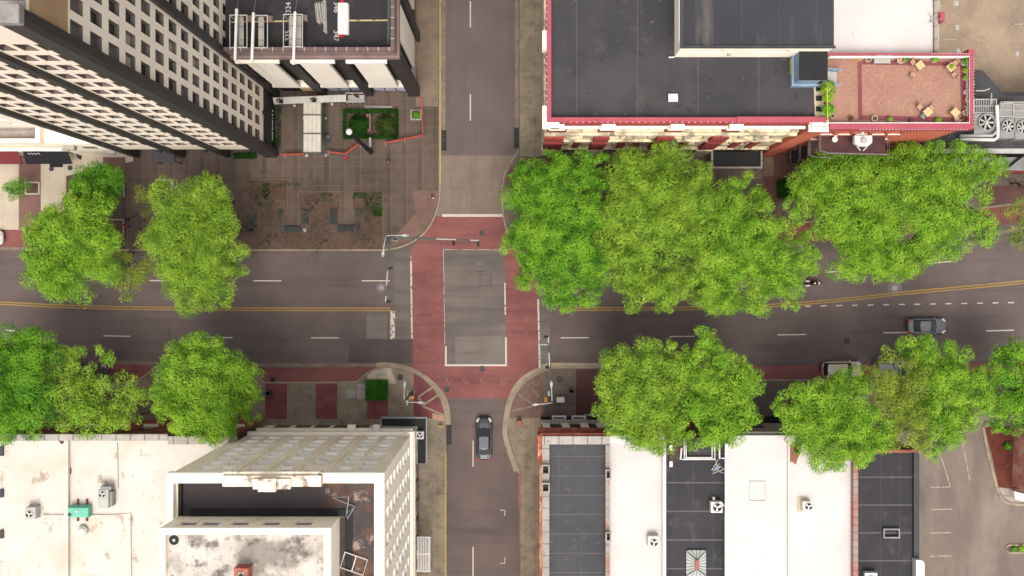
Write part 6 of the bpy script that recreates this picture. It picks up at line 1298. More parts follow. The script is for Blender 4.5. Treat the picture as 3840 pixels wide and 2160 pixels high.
for x in (-.72, .72):
    m = MB(); n = 14; P = [(x + .3 * math.cos(2 * math.pi * k / n), 0, .31 + .3 * math.sin(2 * math.pi * k / n)) for k in range(n + 1)]; m.tube(P, .07, 6); m.build('wheel', TYRE, mc)
m = MB(); m.prism([(-.45, -.16), (.3, -.2), (.5, -.1), (.5, .1), (.3, .2), (-.45, .16)], .4, .86, [(-.4, -.12), (.25, -.15), (.4, -.07), (.4, .07), (.25, .15), (-.4, .12)]); m.build('engine_tank', BLACK, mc, bev=.04)
m = MB(); m.prism([(.5, -.22), (.82, -.12), (.82, .12), (.5, .22)], .62, 1.0, [(.45, -.18), (.66, -.08), (.66, .08), (.45, .18)]); m.build('front_fairing', WHITE, mc, bev=.04)
m = MB(); m.box(-.95, -.3, -.14, .14, .74, .86); m.build('saddle', BLACK, mc, bev=.04)
m = MB(); m.tube([(.42, -.38, 1.0), (.5, 0, 1.02), (.42, .38, 1.0)], .025, 5); m.build('handlebar', GREYM, mc)
for s in (-1, 1): MB().box(-.95, -.45, s * .2 - .08 + .06 * s, s * .2 + .08 + .06 * s, .45, .8).build('pannier', WHITE, mc, bev=.04)
pr = person('person in black jacket and white helmet riding the motorcycle', (*W(3043, 1062, 1)[:2], .32), -math.pi / 2 + .04, BLKT, BLKT, HAIRD, 'forward', .35, hat=WHITE, sc=.95)

# ================================================================ street furniture
def lum(t, z, a, b):
    m = MB(); m.tube([a, ((a[0] + b[0]) / 2, (a[1] + b[1]) / 2, z + .25), b], .05, 6); m.build('lamp_arm', LGREY, t)
    d = Vector((b[0] - a[0], b[1] - a[1], 0)).normalized(); s = Vector((-d.y, d.x, 0)); e = Vector(b)
    q = [e - d * .1 - s * .07, e + d * .4 - s * .18, e + d * .7 - s * .1, e + d * .7 + s * .1, e + d * .4 + s * .18, e - d * .1 + s * .07]
    m = MB(); m.prism([(p.x, p.y) for p in q], z - .08, z + .08, [(e.x + (p.x - e.x) * .8, e.y + (p.y - e.y) * .8) for p in q]); o = m.build('lamp_head', LGREY, t, bev=.03)
    c = e + d * .52; MB().cyl(c.x, c.y, .12, z + .085, z + .11, 8).build('sensor', GREYM, o)
def sig(t, p, rz):
    m = MB(); ca, sa = math.cos(rz), math.sin(rz); m.obox(p, rz, .36, .3, p[2] - .9, p[2] + .15); o = m.build('signal_head', BLACK, t)
    for k in range(3): MB().obox((p[0] + ca * .27, p[1] + sa * .27), rz, .18, .22, p[2] - .78 + k * .33, p[2] - .72 + k * .33).build('visor', BLACK, o)
def mast(lab, base, polez, arms, lamps, sigs, extra=(), basebox=True):
    bx, by, _ = W(*base); t = thing('signal_mast', lab, 'traffic signal', (bx, by, .13), 0, 'signal masts at the crossing')
    L = lambda px, py, z: (wx(px, z) - bx, wy(py, z) - by, z - .13)
    MB().tube([(0, 0, 0), (0, 0, polez * .5), (0, 0, polez)], .15, 8, .09).build('pole', GREENM, t)
    for px, py, z in arms:
        e = L(px, py, z); MB().tube([(0, 0, z - .7), (e[0] * .5, e[1] * .5, z - .25), e], .12, 6, .06).build('mast_arm', GREENM if basebox else LGREY, t)
        for f0, f1 in ((.52, .74), (.9, .99)):
            MB().tube([(e[0] * f0, e[1] * f0, z - .17 + .1 * f0), (e[0] * f1, e[1] * f1, z - .15 + .1 * f1)], .075, 6).build('conduit', LGREY, t)
    for px, py, z in lamps: lum(t, z - .13, (0, 0, z - .4), L(px, py, z))
    for px, py, z, rz in sigs: sig(t, L(px, py, z), rz)
    for px, py, z, nm, mm, sx, sy, sz in extra: c = L(px, py, z); MB().box(c[0] - sx, c[0] + sx, c[1] - sy, c[1] + sy, c[2] - sz, c[2] + sz).build(nm, mm, t, bev=.03)
    MB().cyl(0, 0, .26, 0, .12, 10).build('base_plate', GREYM, t)
    return t
mast('tall green signal mast with two long arms at the plaza corner', (1487, 898), 10, [(1798, 902, 6.6), (1446, 1134, 6.6)], [(1508, 883, 10), (1438, 940, 10)], [(1700, 908, 6.2, -1.5), (1792, 912, 6.2, -1.5), (1458, 1005, 6.2, 0), (1452, 1131, 6.2, 0)], [(1466, 912, 5, 'street_sign', mat('sign_blue_grey', C(120, 134, 146), C(108, 122, 134), .5), .05, .5, .22), (1470, 898, 2.5, 'control_box', GREYM, .2, .18, .3)])
mast('green signal mast reaching up over the road from the south-east corner', (2059, 1473), 10, [(2056, 1262, 6.6)], [(2068, 1452, 10), (2018, 1516, 10)], [(2051, 1264, 6.2, math.pi), (2057, 1378, 6.2, math.pi)], [(2047, 1499, 3, 'pedestrian_signal', AMBER, .18, .28, .2), (2060, 1476, 4.5, 'white_sign', WHITE, .13, .28, .03)])
t = mast('plain lamp and pedestrian signal post at the south-west corner', (1550, 1468), 10, [], [(1517, 1452, 10), (1568, 1509, 10)], [], [(1543, 1490, 3, 'pedestrian_signal', AMBER, .3, .17, .2), (1528, 1478, 4.5, 'white_sign', LGREY, .06, .36, .03), (1527, 1510, 4.5, 'white_sign', LGREY, .09, .3, .03), (1541, 1479, 2.6, 'control_box', DGREEN, .2, .2, .25)], basebox=False)
cr = thing('cross_bracket', 'thin white cross rod with end ball hanging beside the signal arm', 'bracket', W(2040, 1292, 6.3))
m = MB(); m.tube([(wx(2021, 6.3) - cr.location.x, 0, 0), (wx(2057, 6.3) - cr.location.x, 0, 0)], .06, 6); m.sph((wx(2021, 6.3) - cr.location.x, 0, 0), .13, 8, 6); m.build('rod', LGREY, cr)
cab = thing('signal_cabinet', 'white-topped signal control cabinet beside the south-east mast', 'cabinet', W(2100, 1494, .13))
MB().box(-.42, .42, -.26, .26, 0, 1.45).build('casing', LGREY, cab, bev=.02); MB().box(-.45, .45, -.29, .29, 1.45, 1.52).build('lid', WHITE, cab, bev=.02); MB().box(-.36, .36, -.275, -.262, .2, 1.3).build('door', GREYM, cab)
nbx = thing('newspaper_box', 'brown box with sloped lid on the tan corner pavement, lower right', 'box', W(1947, 1583, .13)); MB().prism([(-.3, -.32), (.3, -.32), (.3, .32), (-.3, .32)], 0, 1.0, [(-.28, -.3), (.28, -.3), (.28, .3), (-.28, .3)]).build('casing', mat('terracotta_box', C(168, 112, 88), C(150, 98, 78), .8), nbx, bev=.02); MB().box(-.24, .24, -.33, -.31, .3, .8).build('door', DGREY, nbx)
fh = thing('fire_hydrant', 'yellow fire hydrant on the pavement near the corner canopy', 'hydrant', W(1654, 1597, .13))
MB().cyl(0, 0, .14, 0, .55, 10, .12).build('barrel', YELLOW, fh); m = MB(); m.sph((0, 0, .56), .15, 10, 6, .9); m.build('bonnet', YELLOW, fh, smooth=True)
for s in (-1, 1): MB().box(min(s * .12, s * .25), max(s * .12, s * .25), -.06, .06, .34, .46).build('outlet', YELLOW, fh)
def bin_(lab, px, py, mm=DGREEN):
    t = thing('litter_bin', lab, 'litter bin', W(px, py, .13), 0, 'litter bins'); MB().cyl(0, 0, .3, 0, .8, 14, .36).build('drum', mm, t); MB().annulus(0, 0, .2, .37, .8, .88, 14).build('rim', DGREY, t); MB().cyl(0, 0, .2, .79, .8, 12).build('opening', BLACK, t)
bin_('dark green litter bin in the brown corner pavement, lower right', 2141, 1464); bin_('dark litter bin at the corner of the left mulch-bed bench', 949, 861); bin_('dark litter bin in the corner of the right mulch-bed bench', 1343, 860)
bin_('dark bin on red bricks beside the mid green tree', 1012, 1472, BLACK)
def globe(lab, px, py, z, base):
    x, y, _ = W(*base); t = thing('globe_lamp', lab, 'street lamp', (x, y, .13), 0, 'globe street lamps'); e = Vector(W(px, py, z)) - Vector((x, y, .13))
    m = MB(); m.tube([(0, 0, 0), (0, 0, e.z - .3)], .07, 7, .05); m.build('pole', BLACK, t)
    if abs(e.x) + abs(e.y) > .5: MB().tube([(0, 0, e.z - .4), (e.x * .6, e.y * .6, e.z - .1), (e.x, e.y, e.z - .2)], .04, 5).build('arm', LGREY, t)
    m = MB(); m.sph(tuple(e), .23, 12, 8); m.build('globe', WHITE, t, smooth=True)
    return t
globe('white globe lamp in the middle mulch-bed bench', 1143, 863, 4, (1170, 870)); 
globe('white globe lamp poking through the round mid green tree', 832, 1596, 11.8, (940, 1545))
globe('white globe lamp poking through the ragged yellow-green tree', 455, 1578, 11.8, (600, 1530))
globe('white globe lamp glinting in the deep green tree at far left', 97, 1357, 11.8, (280, 1330))
pl = thing('plaza_lamp', 'tall leaning-looking black light mast with white globe beside the plaza hedge', 'street lamp', W(1392, 571, .13))
x, y, _ = pl.location; MB().tube([(0, 0, 0), (0, 0, 8), (0, 0, 15.6)], .26, 10, .17).build('pole', BLACK, pl)
e = Vector(W(1309, 494, 15.8)) - pl.location; MB().tube([(0, 0, 15.4), (e.x * .5, e.y * .5, 15.6), tuple(e)], .08, 6).build('arm', LGREY, pl); m = MB(); m.sph(tuple(e), .34, 14, 10); m.build('globe', WHITE, pl, smooth=True)
MB().cyl(0, 0, .38, 0, .25, 12).build('base', DGREY, pl)
MB().box(-.12, .1, .5, 1.6, .0, .9).build('banner_panel', LGREY, pl)
bn = thing('bench', 'orange-brown wooden bench between two shrubs in the hedge-framed bed', 'bench', W(1384, 462, .145))
MB().box(-.28, .05, -1.0, 1.0, .4, .47).build('seat', WOOD, bn, bev=.015); MB().prism([(.1, -1.0), (.2, -1.0), (.2, 1.0), (.1, 1.0)], .5, .95, [(.2, -1.0), (.28, -1.0), (.28, 1.0), (.2, 1.0)]).build('backrest', STONE, bn)
for yy in (-.85, .85): MB().box(-.25, .22, yy - .05, yy + .05, 0, .4).build('leg', BLACK, bn)
def ubench(lab, segs):
    a, b, c, d = segs[0]; t = thing('bench', lab, 'bench', W((a + b) / 2, (c + d) / 2, .13), 0, 'dark benches in the mulch beds')
    for a, b, c, d in segs:
        X0, X1, Y0, Y1 = wx(a), wx(b), wy(d), wy(c); m = MB(); hor = X1 - X0 > Y1 - Y0; n = 4
        for k in range(n):
            if hor: m.box(X0, X1, Y0 + (Y1 - Y0) * k / n, Y0 + (Y1 - Y0) * (k + .82) / n, .52, .58)
            else: m.box(X0 + (X1 - X0) * k / n, X0 + (X1 - X0) * (k + .82) / n, Y0, Y1, .52, .58)
        o = m.build('seat', DGREEN, t, w=True)
        for q in ((X0 + .08, Y0 + .08), (X1 - .08, Y1 - .08), (X0 + .08, Y1 - .08), (X1 - .08, Y0 + .08)): m = MB(); m.box(q[0] - .04, q[0] + .04, q[1] - .04, q[1] + .04, .13, .52); m.build('leg', BLACK, o)
ubench('dark green bench arms cut by the tallest tree, left mulch bed', [(940, 968, 800, 872), (900, 938, 850, 872)])
ubench('dark green bench in a U below the middle mulch bed', [(1043, 1064, 790, 806), (1134, 1160, 790, 842), (1070, 1132, 850, 872)])
ubench('dark green bench in a U below the right mulch bed', [(1241, 1266, 788, 842), (1334, 1360, 788, 815), (1268, 1332, 846, 870)])

# ================================================================ building site on the plaza
sh1 = thing('covered_walkway', 'long white corrugated scaffold roof along the podium shop front', 'walkway', W(1160, 375, 0))
q = [(1024, 366), (1297, 355), (1298, 381), (1029, 391)]; P = P2(q, 3.1)
MB().prism(P[::-1], 3.0, 3.1).build('roof_sheet', mat('corrugated_sheet', C(204, 198, 190), C(186, 180, 172), .7, 1.2), sh1, w=True)
m = MB()
for k in range(46):
    f = k / 46; a = Vector(P[0]).lerp(Vector(P[1]), f); b = Vector(P[3]).lerp(Vector(P[2]), f); 
    if f < .5 or k % 8 == 0: m.strip([tuple(a), tuple(b)], .05, 3.15, 3.1)
m.build('corrugation', LGREY, sh1, w=True)
for f in (.04, .35, .65, .96):
    for s in (0, 1):
        a = Vector(P[0 if s == 0 else 3]).lerp(Vector(P[1 if s == 0 else 2]), f); MB().tube([(a.x, a.y, .13), (a.x, a.y, 3.0)], .05, 5).build('post', GREENM, sh1, w=True)
sh2 = thing('covered_walkway', 'white panelled scaffold walkway roof running down from the podium', 'walkway', W(1170, 480, 0))
for k in range(4):
    X0 = wx(1138, 2.9); X1 = wx(1203, 2.9); a = X0 + (X1 - X0) * k / 4; b = X0 + (X1 - X0) * (k + 1) / 4
    MB().box(a + .012, b - .012, wy(573, 2.9), wy(386, 2.9), 2.82, 2.9 + .012 * (k % 2)).build('roof_panel', mat('walkway_panel', C(214, 204, 190), C(198, 188, 174), .7, 1.2) if k == 0 else bpy.data.materials['walkway_panel'], sh2, w=True)
m = MB()
for y in (431, 501, 573): m.tube([W(1134, y, 3.05), W(1206, y, 3.05)], .06, 5); m.tube([W(1206, y, 3.05), W(1224, y + 10, .2)], .05, 5)
for x in (1134, 1206): m.tube([W(x, 386, 3.0), W(x, 574, 3.0)], .06, 5)
m.tube([W(1215, 392, .9), W(1218, 574, .9)], .05, 5); m.build('scaffold_tube', GREENM, sh2, w=True)
for x, y in ((1220, 442), (1230, 512), (1222, 581), (1150, 582), (1140, 442)):
    MB().pbox(x - 5, x + 5, y - 5, y + 5, .2, .13, .25).build('foot_block', LGREY, sh2, w=True)
m = MB(); c = Vector(W(1210, 500, 1)); m.prism([(c.x - .2, c.y + .2), (c.x + .9, c.y - .7), (c.x + .9, c.y - 1.2), (c.x + .3, c.y - .9)][::-1], 1.2, 1.3); m.build('side_panel', DGREEN, sh2, w=True)
for lab, px, py in (('person in black crouching on the corrugated walkway roof, left end', 1062, 383), ('person in black bending on the corrugated walkway roof near the panelled roof', 1186, 379)):
    person(lab, W(px, py, 3.15), 1.6, BLKT, BLKT, HAIRD, 'forward', .9)
li = thing('work_platform', 'pale scissor-lift frame with guard rails in front of the window mural', 'lift', W(1338, 373, .13))
m = MB(); m.box(-.95, .95, -.4, .4, .5, .62); m.build('deck', LGREY, li)
m = MB()
for z in (1.1, 1.55): m.tube([(-1.1, -.5, z), (1.1, -.5, z), (1.1, .5, z), (-1.1, .5, z), (-1.1, -.5, z)], .045, 5)
for x in (-1.1, -.4, .4, 1.1):
    for y in (-.5, .5): m.tube([(x, y, .3), (x, y, 1.55)], .035, 5)
m.build('guard_rail', LGREY, li); m = MB()
for x in (-.6, .6): m.tube([(x - .4, 0, .1), (x + .4, 0, .5)], .05, 5); m.tube([(x + .4, .1, .1), (x - .4, .1, .5)], .05, 5)
m.build('scissor_leg', DGREY, li)
for x in (-.7, .7):
    for y in (-.38, .38): m = MB(); m.cyl(x, y, .12, 0, .16, 10); m.build('wheel', TYRE, li)
person('person in black standing in the pale work platform by the mural', (W(1338, 366, 1.5)[0], W(1338, 366, 1.5)[1] + .1, .75), 0, BLKT, DENIM, HAIRD, 'up')
for lab, px, py in (('green pipe elbow with white cap left of the panelled walkway', 1106, 396), ('green pipe elbow with white cap right of the panelled walkway', 1246, 390)):
    t = thing('base_jack', lab, 'scaffold base', W(px, py, .13), 0, 'scaffold base jacks'); m = MB(); m.tube([(-.15, .3, 0), (-.15, .3, .8), (.1, -.1, 1.0)], .08, 6); m.build('tube', GREENM, t); m = MB(); m.sph((.15, -.15, .9), .2, 8, 6); m.build('cap', LGREY, t)
def barrier(lab, pts, weight=None):
    t = thing('barrier', lab, 'barrier', (*W(*pts[0])[:2], .13), 0, 'orange barriers round the building site'); o = t.location
    Q = [(W(x, y, 1)[0] - o.x, W(x, y, 1)[1] - o.y) for x, y in pts]
    for z in (.55, .85, 1.1):
        m = MB(); m.strip(Q, .075, z + .05, z - .05); m.build('rail', ORANGE, t)
    for i, q in enumerate(Q): m = MB(); m.box(q[0] - .04, q[0] + .04, q[1] - .3, q[1] + .3, 0, .06); m.box(q[0] - .04, q[0] + .04, q[1] - .04, q[1] + .04, .06, 1.15); m.build('stand', STONE, t)
    if weight: c = (W(*weight, .3)[0] - o.x, W(*weight, .3)[1] - o.y); m = MB(); m.cyl(c[0], c[1], .22, 0, .3, 12, .16); m.build('weight', REDM, t)
barrier('short orange barrier at the lower left foot of the panelled walkway', [(1062, 580), (1140, 578)], (1058, 580))
barrier('bent orange barrier between walkway foot and tall light mast', [(1228, 569), (1295, 577), (1348, 538)], (1297, 592))
barrier('slanting orange barrier below the hedge-framed bed', [(1444, 536), (1515, 522), (1588, 507)])
barrier('long orange barrier along the plaza edge beside the box planter', [(1587, 507), (1583, 440), (1580, 362)])
t = thing('barrier_board', 'loose red and white boards lying above the plaza hedge', 'board', W(1420, 408, .13)); MB().box(-1.1, 1.1, -.2, -.1, 0, .2).build('red_board', REDM, t); m = MB(); m.tube([(-1.6, .1, .1), (1.7, .12, .3)], .05, 5); m.tube([(-1.7, .3, .1), (1.6, .25, .2)], .05, 5); m.build('pole', LGREY, t)
# roof-deck scaffolds on the podium
DZ = 21.2
def outrigger(lab, px, y0, y1):
    t = thing('outrigger_beam', lab, 'beam', W(px, (y0 + y1) / 2, 24), 0, 'outrigger beams on the roof deck'); o = t.location
    a = Vector(W(px + 4, y0, 24)) - o; b = Vector(W(px - 2, y1, 24)) - o
    m = MB(); m.strip([(a.x, a.y), (b.x, b.y)], .22, .14, -.14); m.build('beam', WHITE, t)
    m = MB(); m.tube([tuple(a), (a.x + .05, a.y + 4.5, -2.4)], .02, 4); m.tube([(b.x, b.y + .2, -.14), (b.x, b.y + .2, -8)], .02, 4); m.build('cable', GREYM, t)
outrigger('leftmost white outrigger beam over the podium coping', 884, 34, 228); outrigger('middle white outrigger beam over the podium coping', 947, 48, 236); outrigger('rightmost white outrigger beam over the podium coping', 1103, 45, 242)
def scaf(lab, x0, x1, y0, y1, bx):
    t = thing('roof_scaffold', lab, 'scaffold', W((x0 + x1) / 2, (y0 + y1) / 2, DZ), 0, 'scaffold frames on the roof deck'); o = t.location
    L = lambda x, y, z: tuple(Vector(W(x, y, z)) - o)
    m = MB()
    for x in (x0, x1):
        for y in (y0, y1): m.tube([L(x, y, 23.7)[:2] + (0,), L(x, y, 23.7)], .05, 5)
        m.tube([L(x, y0, 23.7), L(x, y1, 23.7)], .05, 5); m.tube([L(x, y0, 22.6), L(x, y1, 22.6)], .04, 5); m.tube([L(x, y0, 22.0), L(x, y1, 23.6)], .03, 4)
    for y in (y0, y1): m.tube([L(x0, y, 23.7), L(x1, y, 23.7)], .06, 5); m.tube([L(x0, y, 22.4), L(x1, y, 22.4)], .04, 5)
    m.build('frame_tube', LGREY, t)
    m = MB(); a, b = L(bx[0], y1, 23), L(bx[1], y0 + 6, 23); m.box(a[0], b[0], a[1], b[1], 1.75, 1.82); m.build('platform', STONE, t)
    m = MB(); c = L(bx[0] + 10, y0 + 14, 23); P = [(c[0] + .22 * math.cos(k * .6), c[1] + .22 * math.sin(k * .6), 1.86) for k in range(11)]; m.tube(P, .03, 4); m.build('rope_coil', STONE, t)
    m = MB(); e = L(x1 + 4, y0 + 8, 22); m.box(e[0] - .35, e[0] + .25, e[1] - .3, e[1] + .3, 0, .35); m.build('counterweight', mat('rust_weight', C(170, 140, 118), C(140, 104, 88), .8) if 'rust_weight' not in bpy.data.materials else bpy.data.materials['rust_weight'], t)
scaf('leftmost scaffold frame with narrow board against the tower wall', 862, 926, 57, 178, (894, 914)); scaf('middle scaffold frame with narrow board on the roof deck', 952, 1003, 58, 179, (969, 990)); scaf('wide scaffold frame with broad grey board on the roof deck', 1063, 1134, 54, 175, (1083, 1130))
st = thing('panel_stack', 'stack of long white boards with red ends lying on the roof deck', 'stack', W(1288, 74, DZ)); 
for k in range(5): MB().box(-.55 + .03 * k, .55 - .02 * k, -1.5, 1.45 + .02 * k, .08 * k, .08 * k + .07).build('board', WHITE, st)
MB().box(-.4, .05, -1.75, -1.51, 0, .35).build('red_end', REDM, st); MB().box(-.3, .1, 1.56, 1.8, 0, .3).build('red_end', REDM, st)
for lab, x, y, n, ln, r in (('loose bundle of splayed scaffold pipes on the roof deck', 1204, 50, 6, 1.8, .12), ('straight slim bundle of scaffold pipes on the roof deck', 1229, 62, 3, 3.0, .05)):
    t = thing('pipe_bundle', lab, 'pipes', W(x, y, DZ), 0, 'pipe bundles on the roof deck')
    for k in range(n): MB().tube([(-.35 + .13 * k, -ln / 2 - .1 * (k % 3), .06), (-.35 + .13 * k - r * 2, ln / 2 + .15 * (k % 2), .06)], .055, 5).build('pipe', LGREY if k % 2 else STONE, t)

# ================================================================ roof terrace furniture
def TL(px, py): return W(px, py, TZ + .01)
t0 = thing('terrace_table', 'square tan table in the upper middle of the terrace', 'table', TL(3440, 250), math.radians(38), 'square tables on the brick terrace')
MB().box(-.36, .36, -.36, .36, .70, .74).build('tabletop', TABLE, t0, bev=.02); MB().cyl(0, 0, .04, .741, .75, 8).build('parasol_hole', ORBR, t0)
for sx in (-.3, .3):
    for sy in (-.3, .3): MB().box(sx - .025, sx + .025, sy - .025, sy + .025, 0, .70).build('leg', GREYM, t0)
for lab, px, py in (('square tan table with a green pot plant on top', 3555, 257), ('square tan table with a grey chair tucked against it', 3469, 424), ('square tan table in the lower right corner of the terrace', 3571, 426)): dup(t0, TL(px, py), math.radians(42), lab)
c0 = thing('terrace_chair', 'pale tan chair at the upper left side of the upper middle table', 'chair', TL(3418, 238), math.radians(30), 'chairs on the brick terrace')
MB().box(-.23, .23, -.23, .23, .42, .47).build('seat', SEATM, c0, bev=.02); MB().prism([(-.22, .2), (.22, .2), (.22, .25), (-.22, .25)], .47, .85, [(-.22, .27), (.22, .27), (.22, .32), (-.22, .32)]).build('backrest', SEATM, c0)
for sx in (-.2, .2):
    for sy in (-.2, .2): MB().box(sx - .02, sx + .02, sy - .02, sy + .02, 0, .42).build('leg', GREYM, c0)
for lab, px, py, r in (('tan chair set apart below the upper middle table', 3416, 284, 150), ('tan chair below the table with the green plant', 3572, 284, 220), ('tan chair at the upper left of the lower middle table', 3443, 404, 40), ('tan chair at the upper right of the lower middle table', 3486, 407, -40), ('tan chair at the lower right corner table', 3581, 448, 210), ('tan chair behind the table with the green plant', 3574, 240, -50), ('reddish tan chair against the right railing', 3627, 320, -90)): dup(c0, TL(px, py), math.radians(r), lab)
c1 = thing('terrace_chair', 'grey slatted chair tucked against the lower middle table', 'chair', TL(3456, 438), math.radians(135), 'chairs on the brick terrace')
for k in range(4): MB().box(-.24, .24, -.24 + .125 * k, -.14 + .125 * k, .42, .46).build('seat_slat', GREYM, c1)
m = MB(); m.tube([(-.22, .22, 0), (-.22, .26, .85), (.22, .26, .85), (.22, .22, 0)], .025, 5); m.tube([(-.22, -.22, 0), (-.22, -.22, .42)], .025, 5); m.tube([(.22, -.22, 0), (.22, -.22, .42)], .025, 5); m.build('frame', GREYM, c1)
def hoop(lab, px, py, rz):
    t = thing('hoop_chair', lab, 'chair', TL(px, py), rz, 'round-framed chairs on the brick terrace'); m = MB(); P = [(.36 * math.cos(k * .5), .36 * math.sin(k * .5), .75) for k in range(13)]; m.tube(P, .03, 5)
    for a in (.5, 2.1, 3.7, 5.2): m.tube([(.36 * math.cos(a), .36 * math.sin(a), .75), (.32 * math.cos(a), .32 * math.sin(a), 0)], .025, 4)
    m.build('frame', POT, t); MB().box(-.25, .25, -.25, .25, .40, .46).build('seat', SEATM, t, bev=.04)
hoop('round-framed cream chair at the top edge of the terrace', 3368, 230, 0); hoop('round-framed pale chair by the right railing', 3623, 375, 1.2)
tbn = thing('terrace_bench', 'pale grey slatted bench at the top edge of the terrace', 'bench', TL(3303, 228))
for k in range(5): MB().box(-.78, .78, -.34 + .13 * k, -.23 + .13 * k, .42, .46).build('seat_slat', LGREY, tbn)
MB().box(-.78, .78, .32, .38, .46, .9).build('backrest', LGREY, tbn)
for s in (-.72, .72): MB().box(s - .04, s + .04, -.34, .36, 0, .42).build('leg', LGREY, tbn)
def potp(lab, px, py, r, plant=None, pm=POT, pr=1.25, seed=0, square=False, n=110):
    t = thing('potted_plant' if plant else 'plant_pot', lab, 'potted plant' if plant else 'plant pot', TL(px, py), .5 if square else 0, 'pots along the terrace edge')
    m = MB()
    if square: m.frame(-r, r, -r, r, .06, 0, .4)
    else: m.annulus(0, 0, r * .8, r, 0, .42, 14)
    m.build('pot', pm, t); MB().cyl(0, 0, r * .79, .3, .34, 12).build('soil', MULCH, t)
    if plant: bush(t, 'foliage', 0, 0, .5, r * pr, plant, n, .085, .9, 60 + seed, w=False)
PL = [('bright yellow pot at the terrace top edge near the hut', 3218, 218, .26, None, YELLOW), ('cream pot with dark soil left of the slatted bench', 3253, 223, .29, None, POT), ('leafy dark green plant right of the round-framed chair', 3391, 226, .2, LEAF_D, POT), ('pale green plant in a pot at the terrace top edge, right half', 3499, 228, .22, LEAF_M, POT), ('big dark green plant in a white pot in the terrace corner', 3614, 236, .34, LEAF_D, WHITE), ('yellow-green bushy plant second from the terrace corner', 3619, 265, .3, LEAF_Y, YELLOW), ('small green plant third from the terrace corner', 3618, 294, .24, LEAF_M, POT), ('white round pot on a pale stand by the right railing', 3620, 347, .24, None, WHITE), ('deep green leafy plant below the pale hoop chair', 3625, 401, .26, LEAF_D, POT), ('square cream pot by the right railing', 3617, 424, .26, None, POT), ('burgundy-leaved plant in a cream pot in the lower right corner', 3622, 450, .32, 'R', POT), ('wide cream round pot at the terrace lower edge', 3275, 446, .3, None, POT), ('yellow flowering plant at the terrace lower edge', 3331, 450, .2, LEAF_Y, POT), ('small dark pot at the terrace lower edge', 3413, 453, .19, None, DGREY), ('fresh green plant at the terrace lower edge, right half', 3512, 454, .23, LEAF_M, POT), ('brown dry twiggy plant at the terrace lower left', 3186, 447, .18, 'D', POT), ('cream round pot beside the planting strip', 3123, 348, .24, None, POT), ('cream round pot in the lower left terrace corner', 3118, 437, .24, None, POT)]
BURL = leafmat('burgundy_leaves', C(150, 36, 60), C(130, 30, 50), C(110, 26, 44)); DRYL = leafmat('dry_brown_leaves', C(130, 96, 70), C(112, 84, 62), C(96, 70, 54))
for i, (l, x, y, r, pm, mm) in enumerate(PL): potp(l, x, y, r, {'R': BURL, 'D': DRYL}.get(pm, pm) if isinstance(pm, str) else pm, mm, seed=i, square='square' in l)
t = thing('potted_plant', 'little green plant standing on a square tan table', 'potted plant', tuple(Vector(TL(3555, 257)) + Vector((0, 0, .745))), 0); MB().cyl(0, 0, .1, 0, .14, 10, .12).build('pot', POT, t); bush(t, 'foliage', 0, 0, .24, .24, LEAF_M, 120, .07, .7, 90, w=False)
for i, (l, y, r, mm) in enumerate((('tall yellow-green climber at the upper end of the planting strip', 336, .75, LEAF_Y), ('small climber in the middle of the planting strip', 372, .5, LEAF_M), ('feathery green climber at the lower end of the planting strip', 418, .65, LEAF_B))):
    t = thing('climbing_plant', l, 'climber', W(3084, y, TZ + .5), 0, 'climbing plants on the planting strip'); bush(t, 'foliage', .25, 0, .8, r, mm, 300, .12, 1.1, 70 + i, w=False); b = MB(); b.tube([(0, 0, 0), (.1, 0, .5), (.25, .05, .9)], .04, 5); b.build('stem', BARK, t)
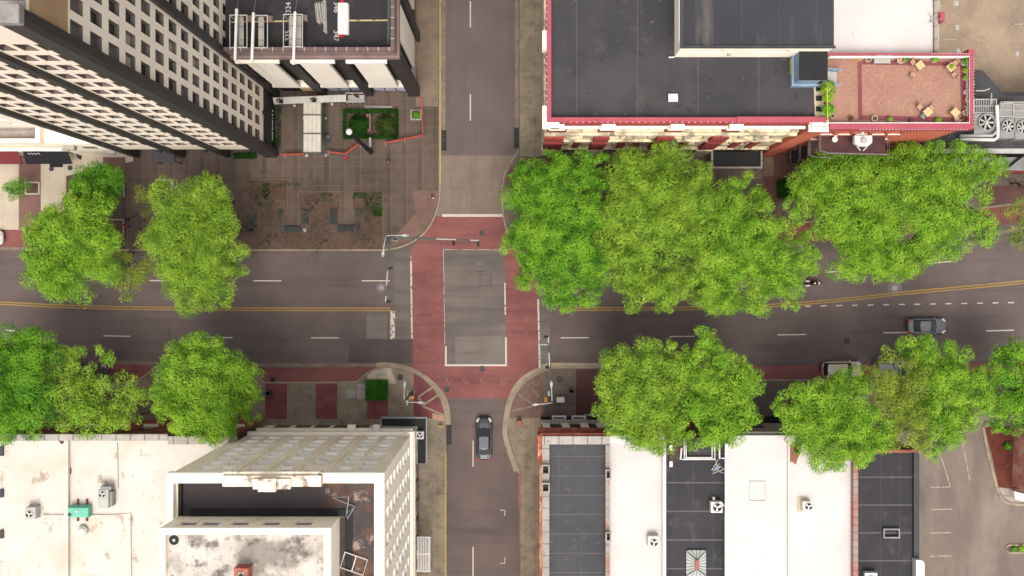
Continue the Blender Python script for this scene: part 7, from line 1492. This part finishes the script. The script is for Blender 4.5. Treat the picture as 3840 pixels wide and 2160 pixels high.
for i, (l, y) in enumerate((('upper yellow-rimmed planter box left of the blue hut', 233), ('middle yellow-rimmed planter box left of the blue hut', 252), ('lower yellow-rimmed planter box left of the blue hut', 271))):
    t = thing('planter_box', l, 'planter', W(2971, y, ZR + .02), 0, 'yellow-rimmed planter boxes by the blue hut'); m = MB(); m.frame(-.26, .22, -.2, .2, .07, 0, .5); m.build('box', YELLOW, t); MB().box(-.19, .15, -.13, .13, .1, .35).build('soil', mat('olive_soil', C(104, 98, 60), C(88, 82, 52), .95) if i == 0 else bpy.data.materials['olive_soil'], t)
for l, x, y, z, r in (('white round stool on the topmost dark balcony', 3126, 525, 14.1, .3), ('small white stool on the topmost dark balcony', 3129, 507, 14.1, .22)):
    t = thing('stool', l, 'stool', W(x, y, z), 0, 'stools on the dark balcony'); MB().cyl(0, 0, r, .42, .47, 12).build('seat', WHITE, t); MB().cyl(0, 0, .05, 0, .42, 8).build('leg', GREYM, t)
EXPO = 0.97
# ================================================================ sky, sun, camera
w = bpy.data.worlds.new('World'); SC.world = w; w.use_nodes = True
nt = w.node_tree; bg = nt.nodes['Background']
sky = nt.nodes.new('ShaderNodeTexSky'); sky.sky_type = 'NISHITA'; sky.sun_disc = False
EL, AZ = math.radians(66), math.radians(176)
sky.sun_elevation = EL; sky.sun_rotation = AZ; sky.dust_density = 4.0; sky.ozone_density = 1.0; sky.air_density = 1.0
hs = nt.nodes.new('ShaderNodeHueSaturation'); hs.inputs['Saturation'].default_value = .22
nt.links.new(sky.outputs[0], hs.inputs['Color']); nt.links.new(hs.outputs[0], bg.inputs[0])
bg.inputs[1].default_value = .15
sl = bpy.data.lights.new('sun', 'SUN'); sl.energy = 1.0; sl.angle = math.radians(30); sl.color = (1.0, .93, .84)
so = bpy.data.objects.new('sun', sl); COL.objects.link(so); so.location = (0, 0, 150)
so.rotation_euler = Vector((math.sin(AZ) * math.cos(EL), math.cos(AZ) * math.cos(EL), math.sin(EL))).to_track_quat('Z', 'Y').to_euler()
cd = bpy.data.cameras.new('camera'); cd.sensor_width = 36; cd.lens = 36; cd.clip_end = 2000
cd.shift_x = (1920 - NX) / F; cd.shift_y = (NY - 1080) / F
co = bpy.data.objects.new('camera', cd); COL.objects.link(co); co.location = (0, 0, H); SC.camera = co
SC.view_settings.view_transform = 'Standard'; SC.view_settings.look = 'None'; SC.view_settings.gamma = 1
SC.view_settings.exposure = EXPO
SC.cycles.max_bounces = 6; SC.cycles.diffuse_bounces = 3; SC.cycles.transparent_max_bounces = 4
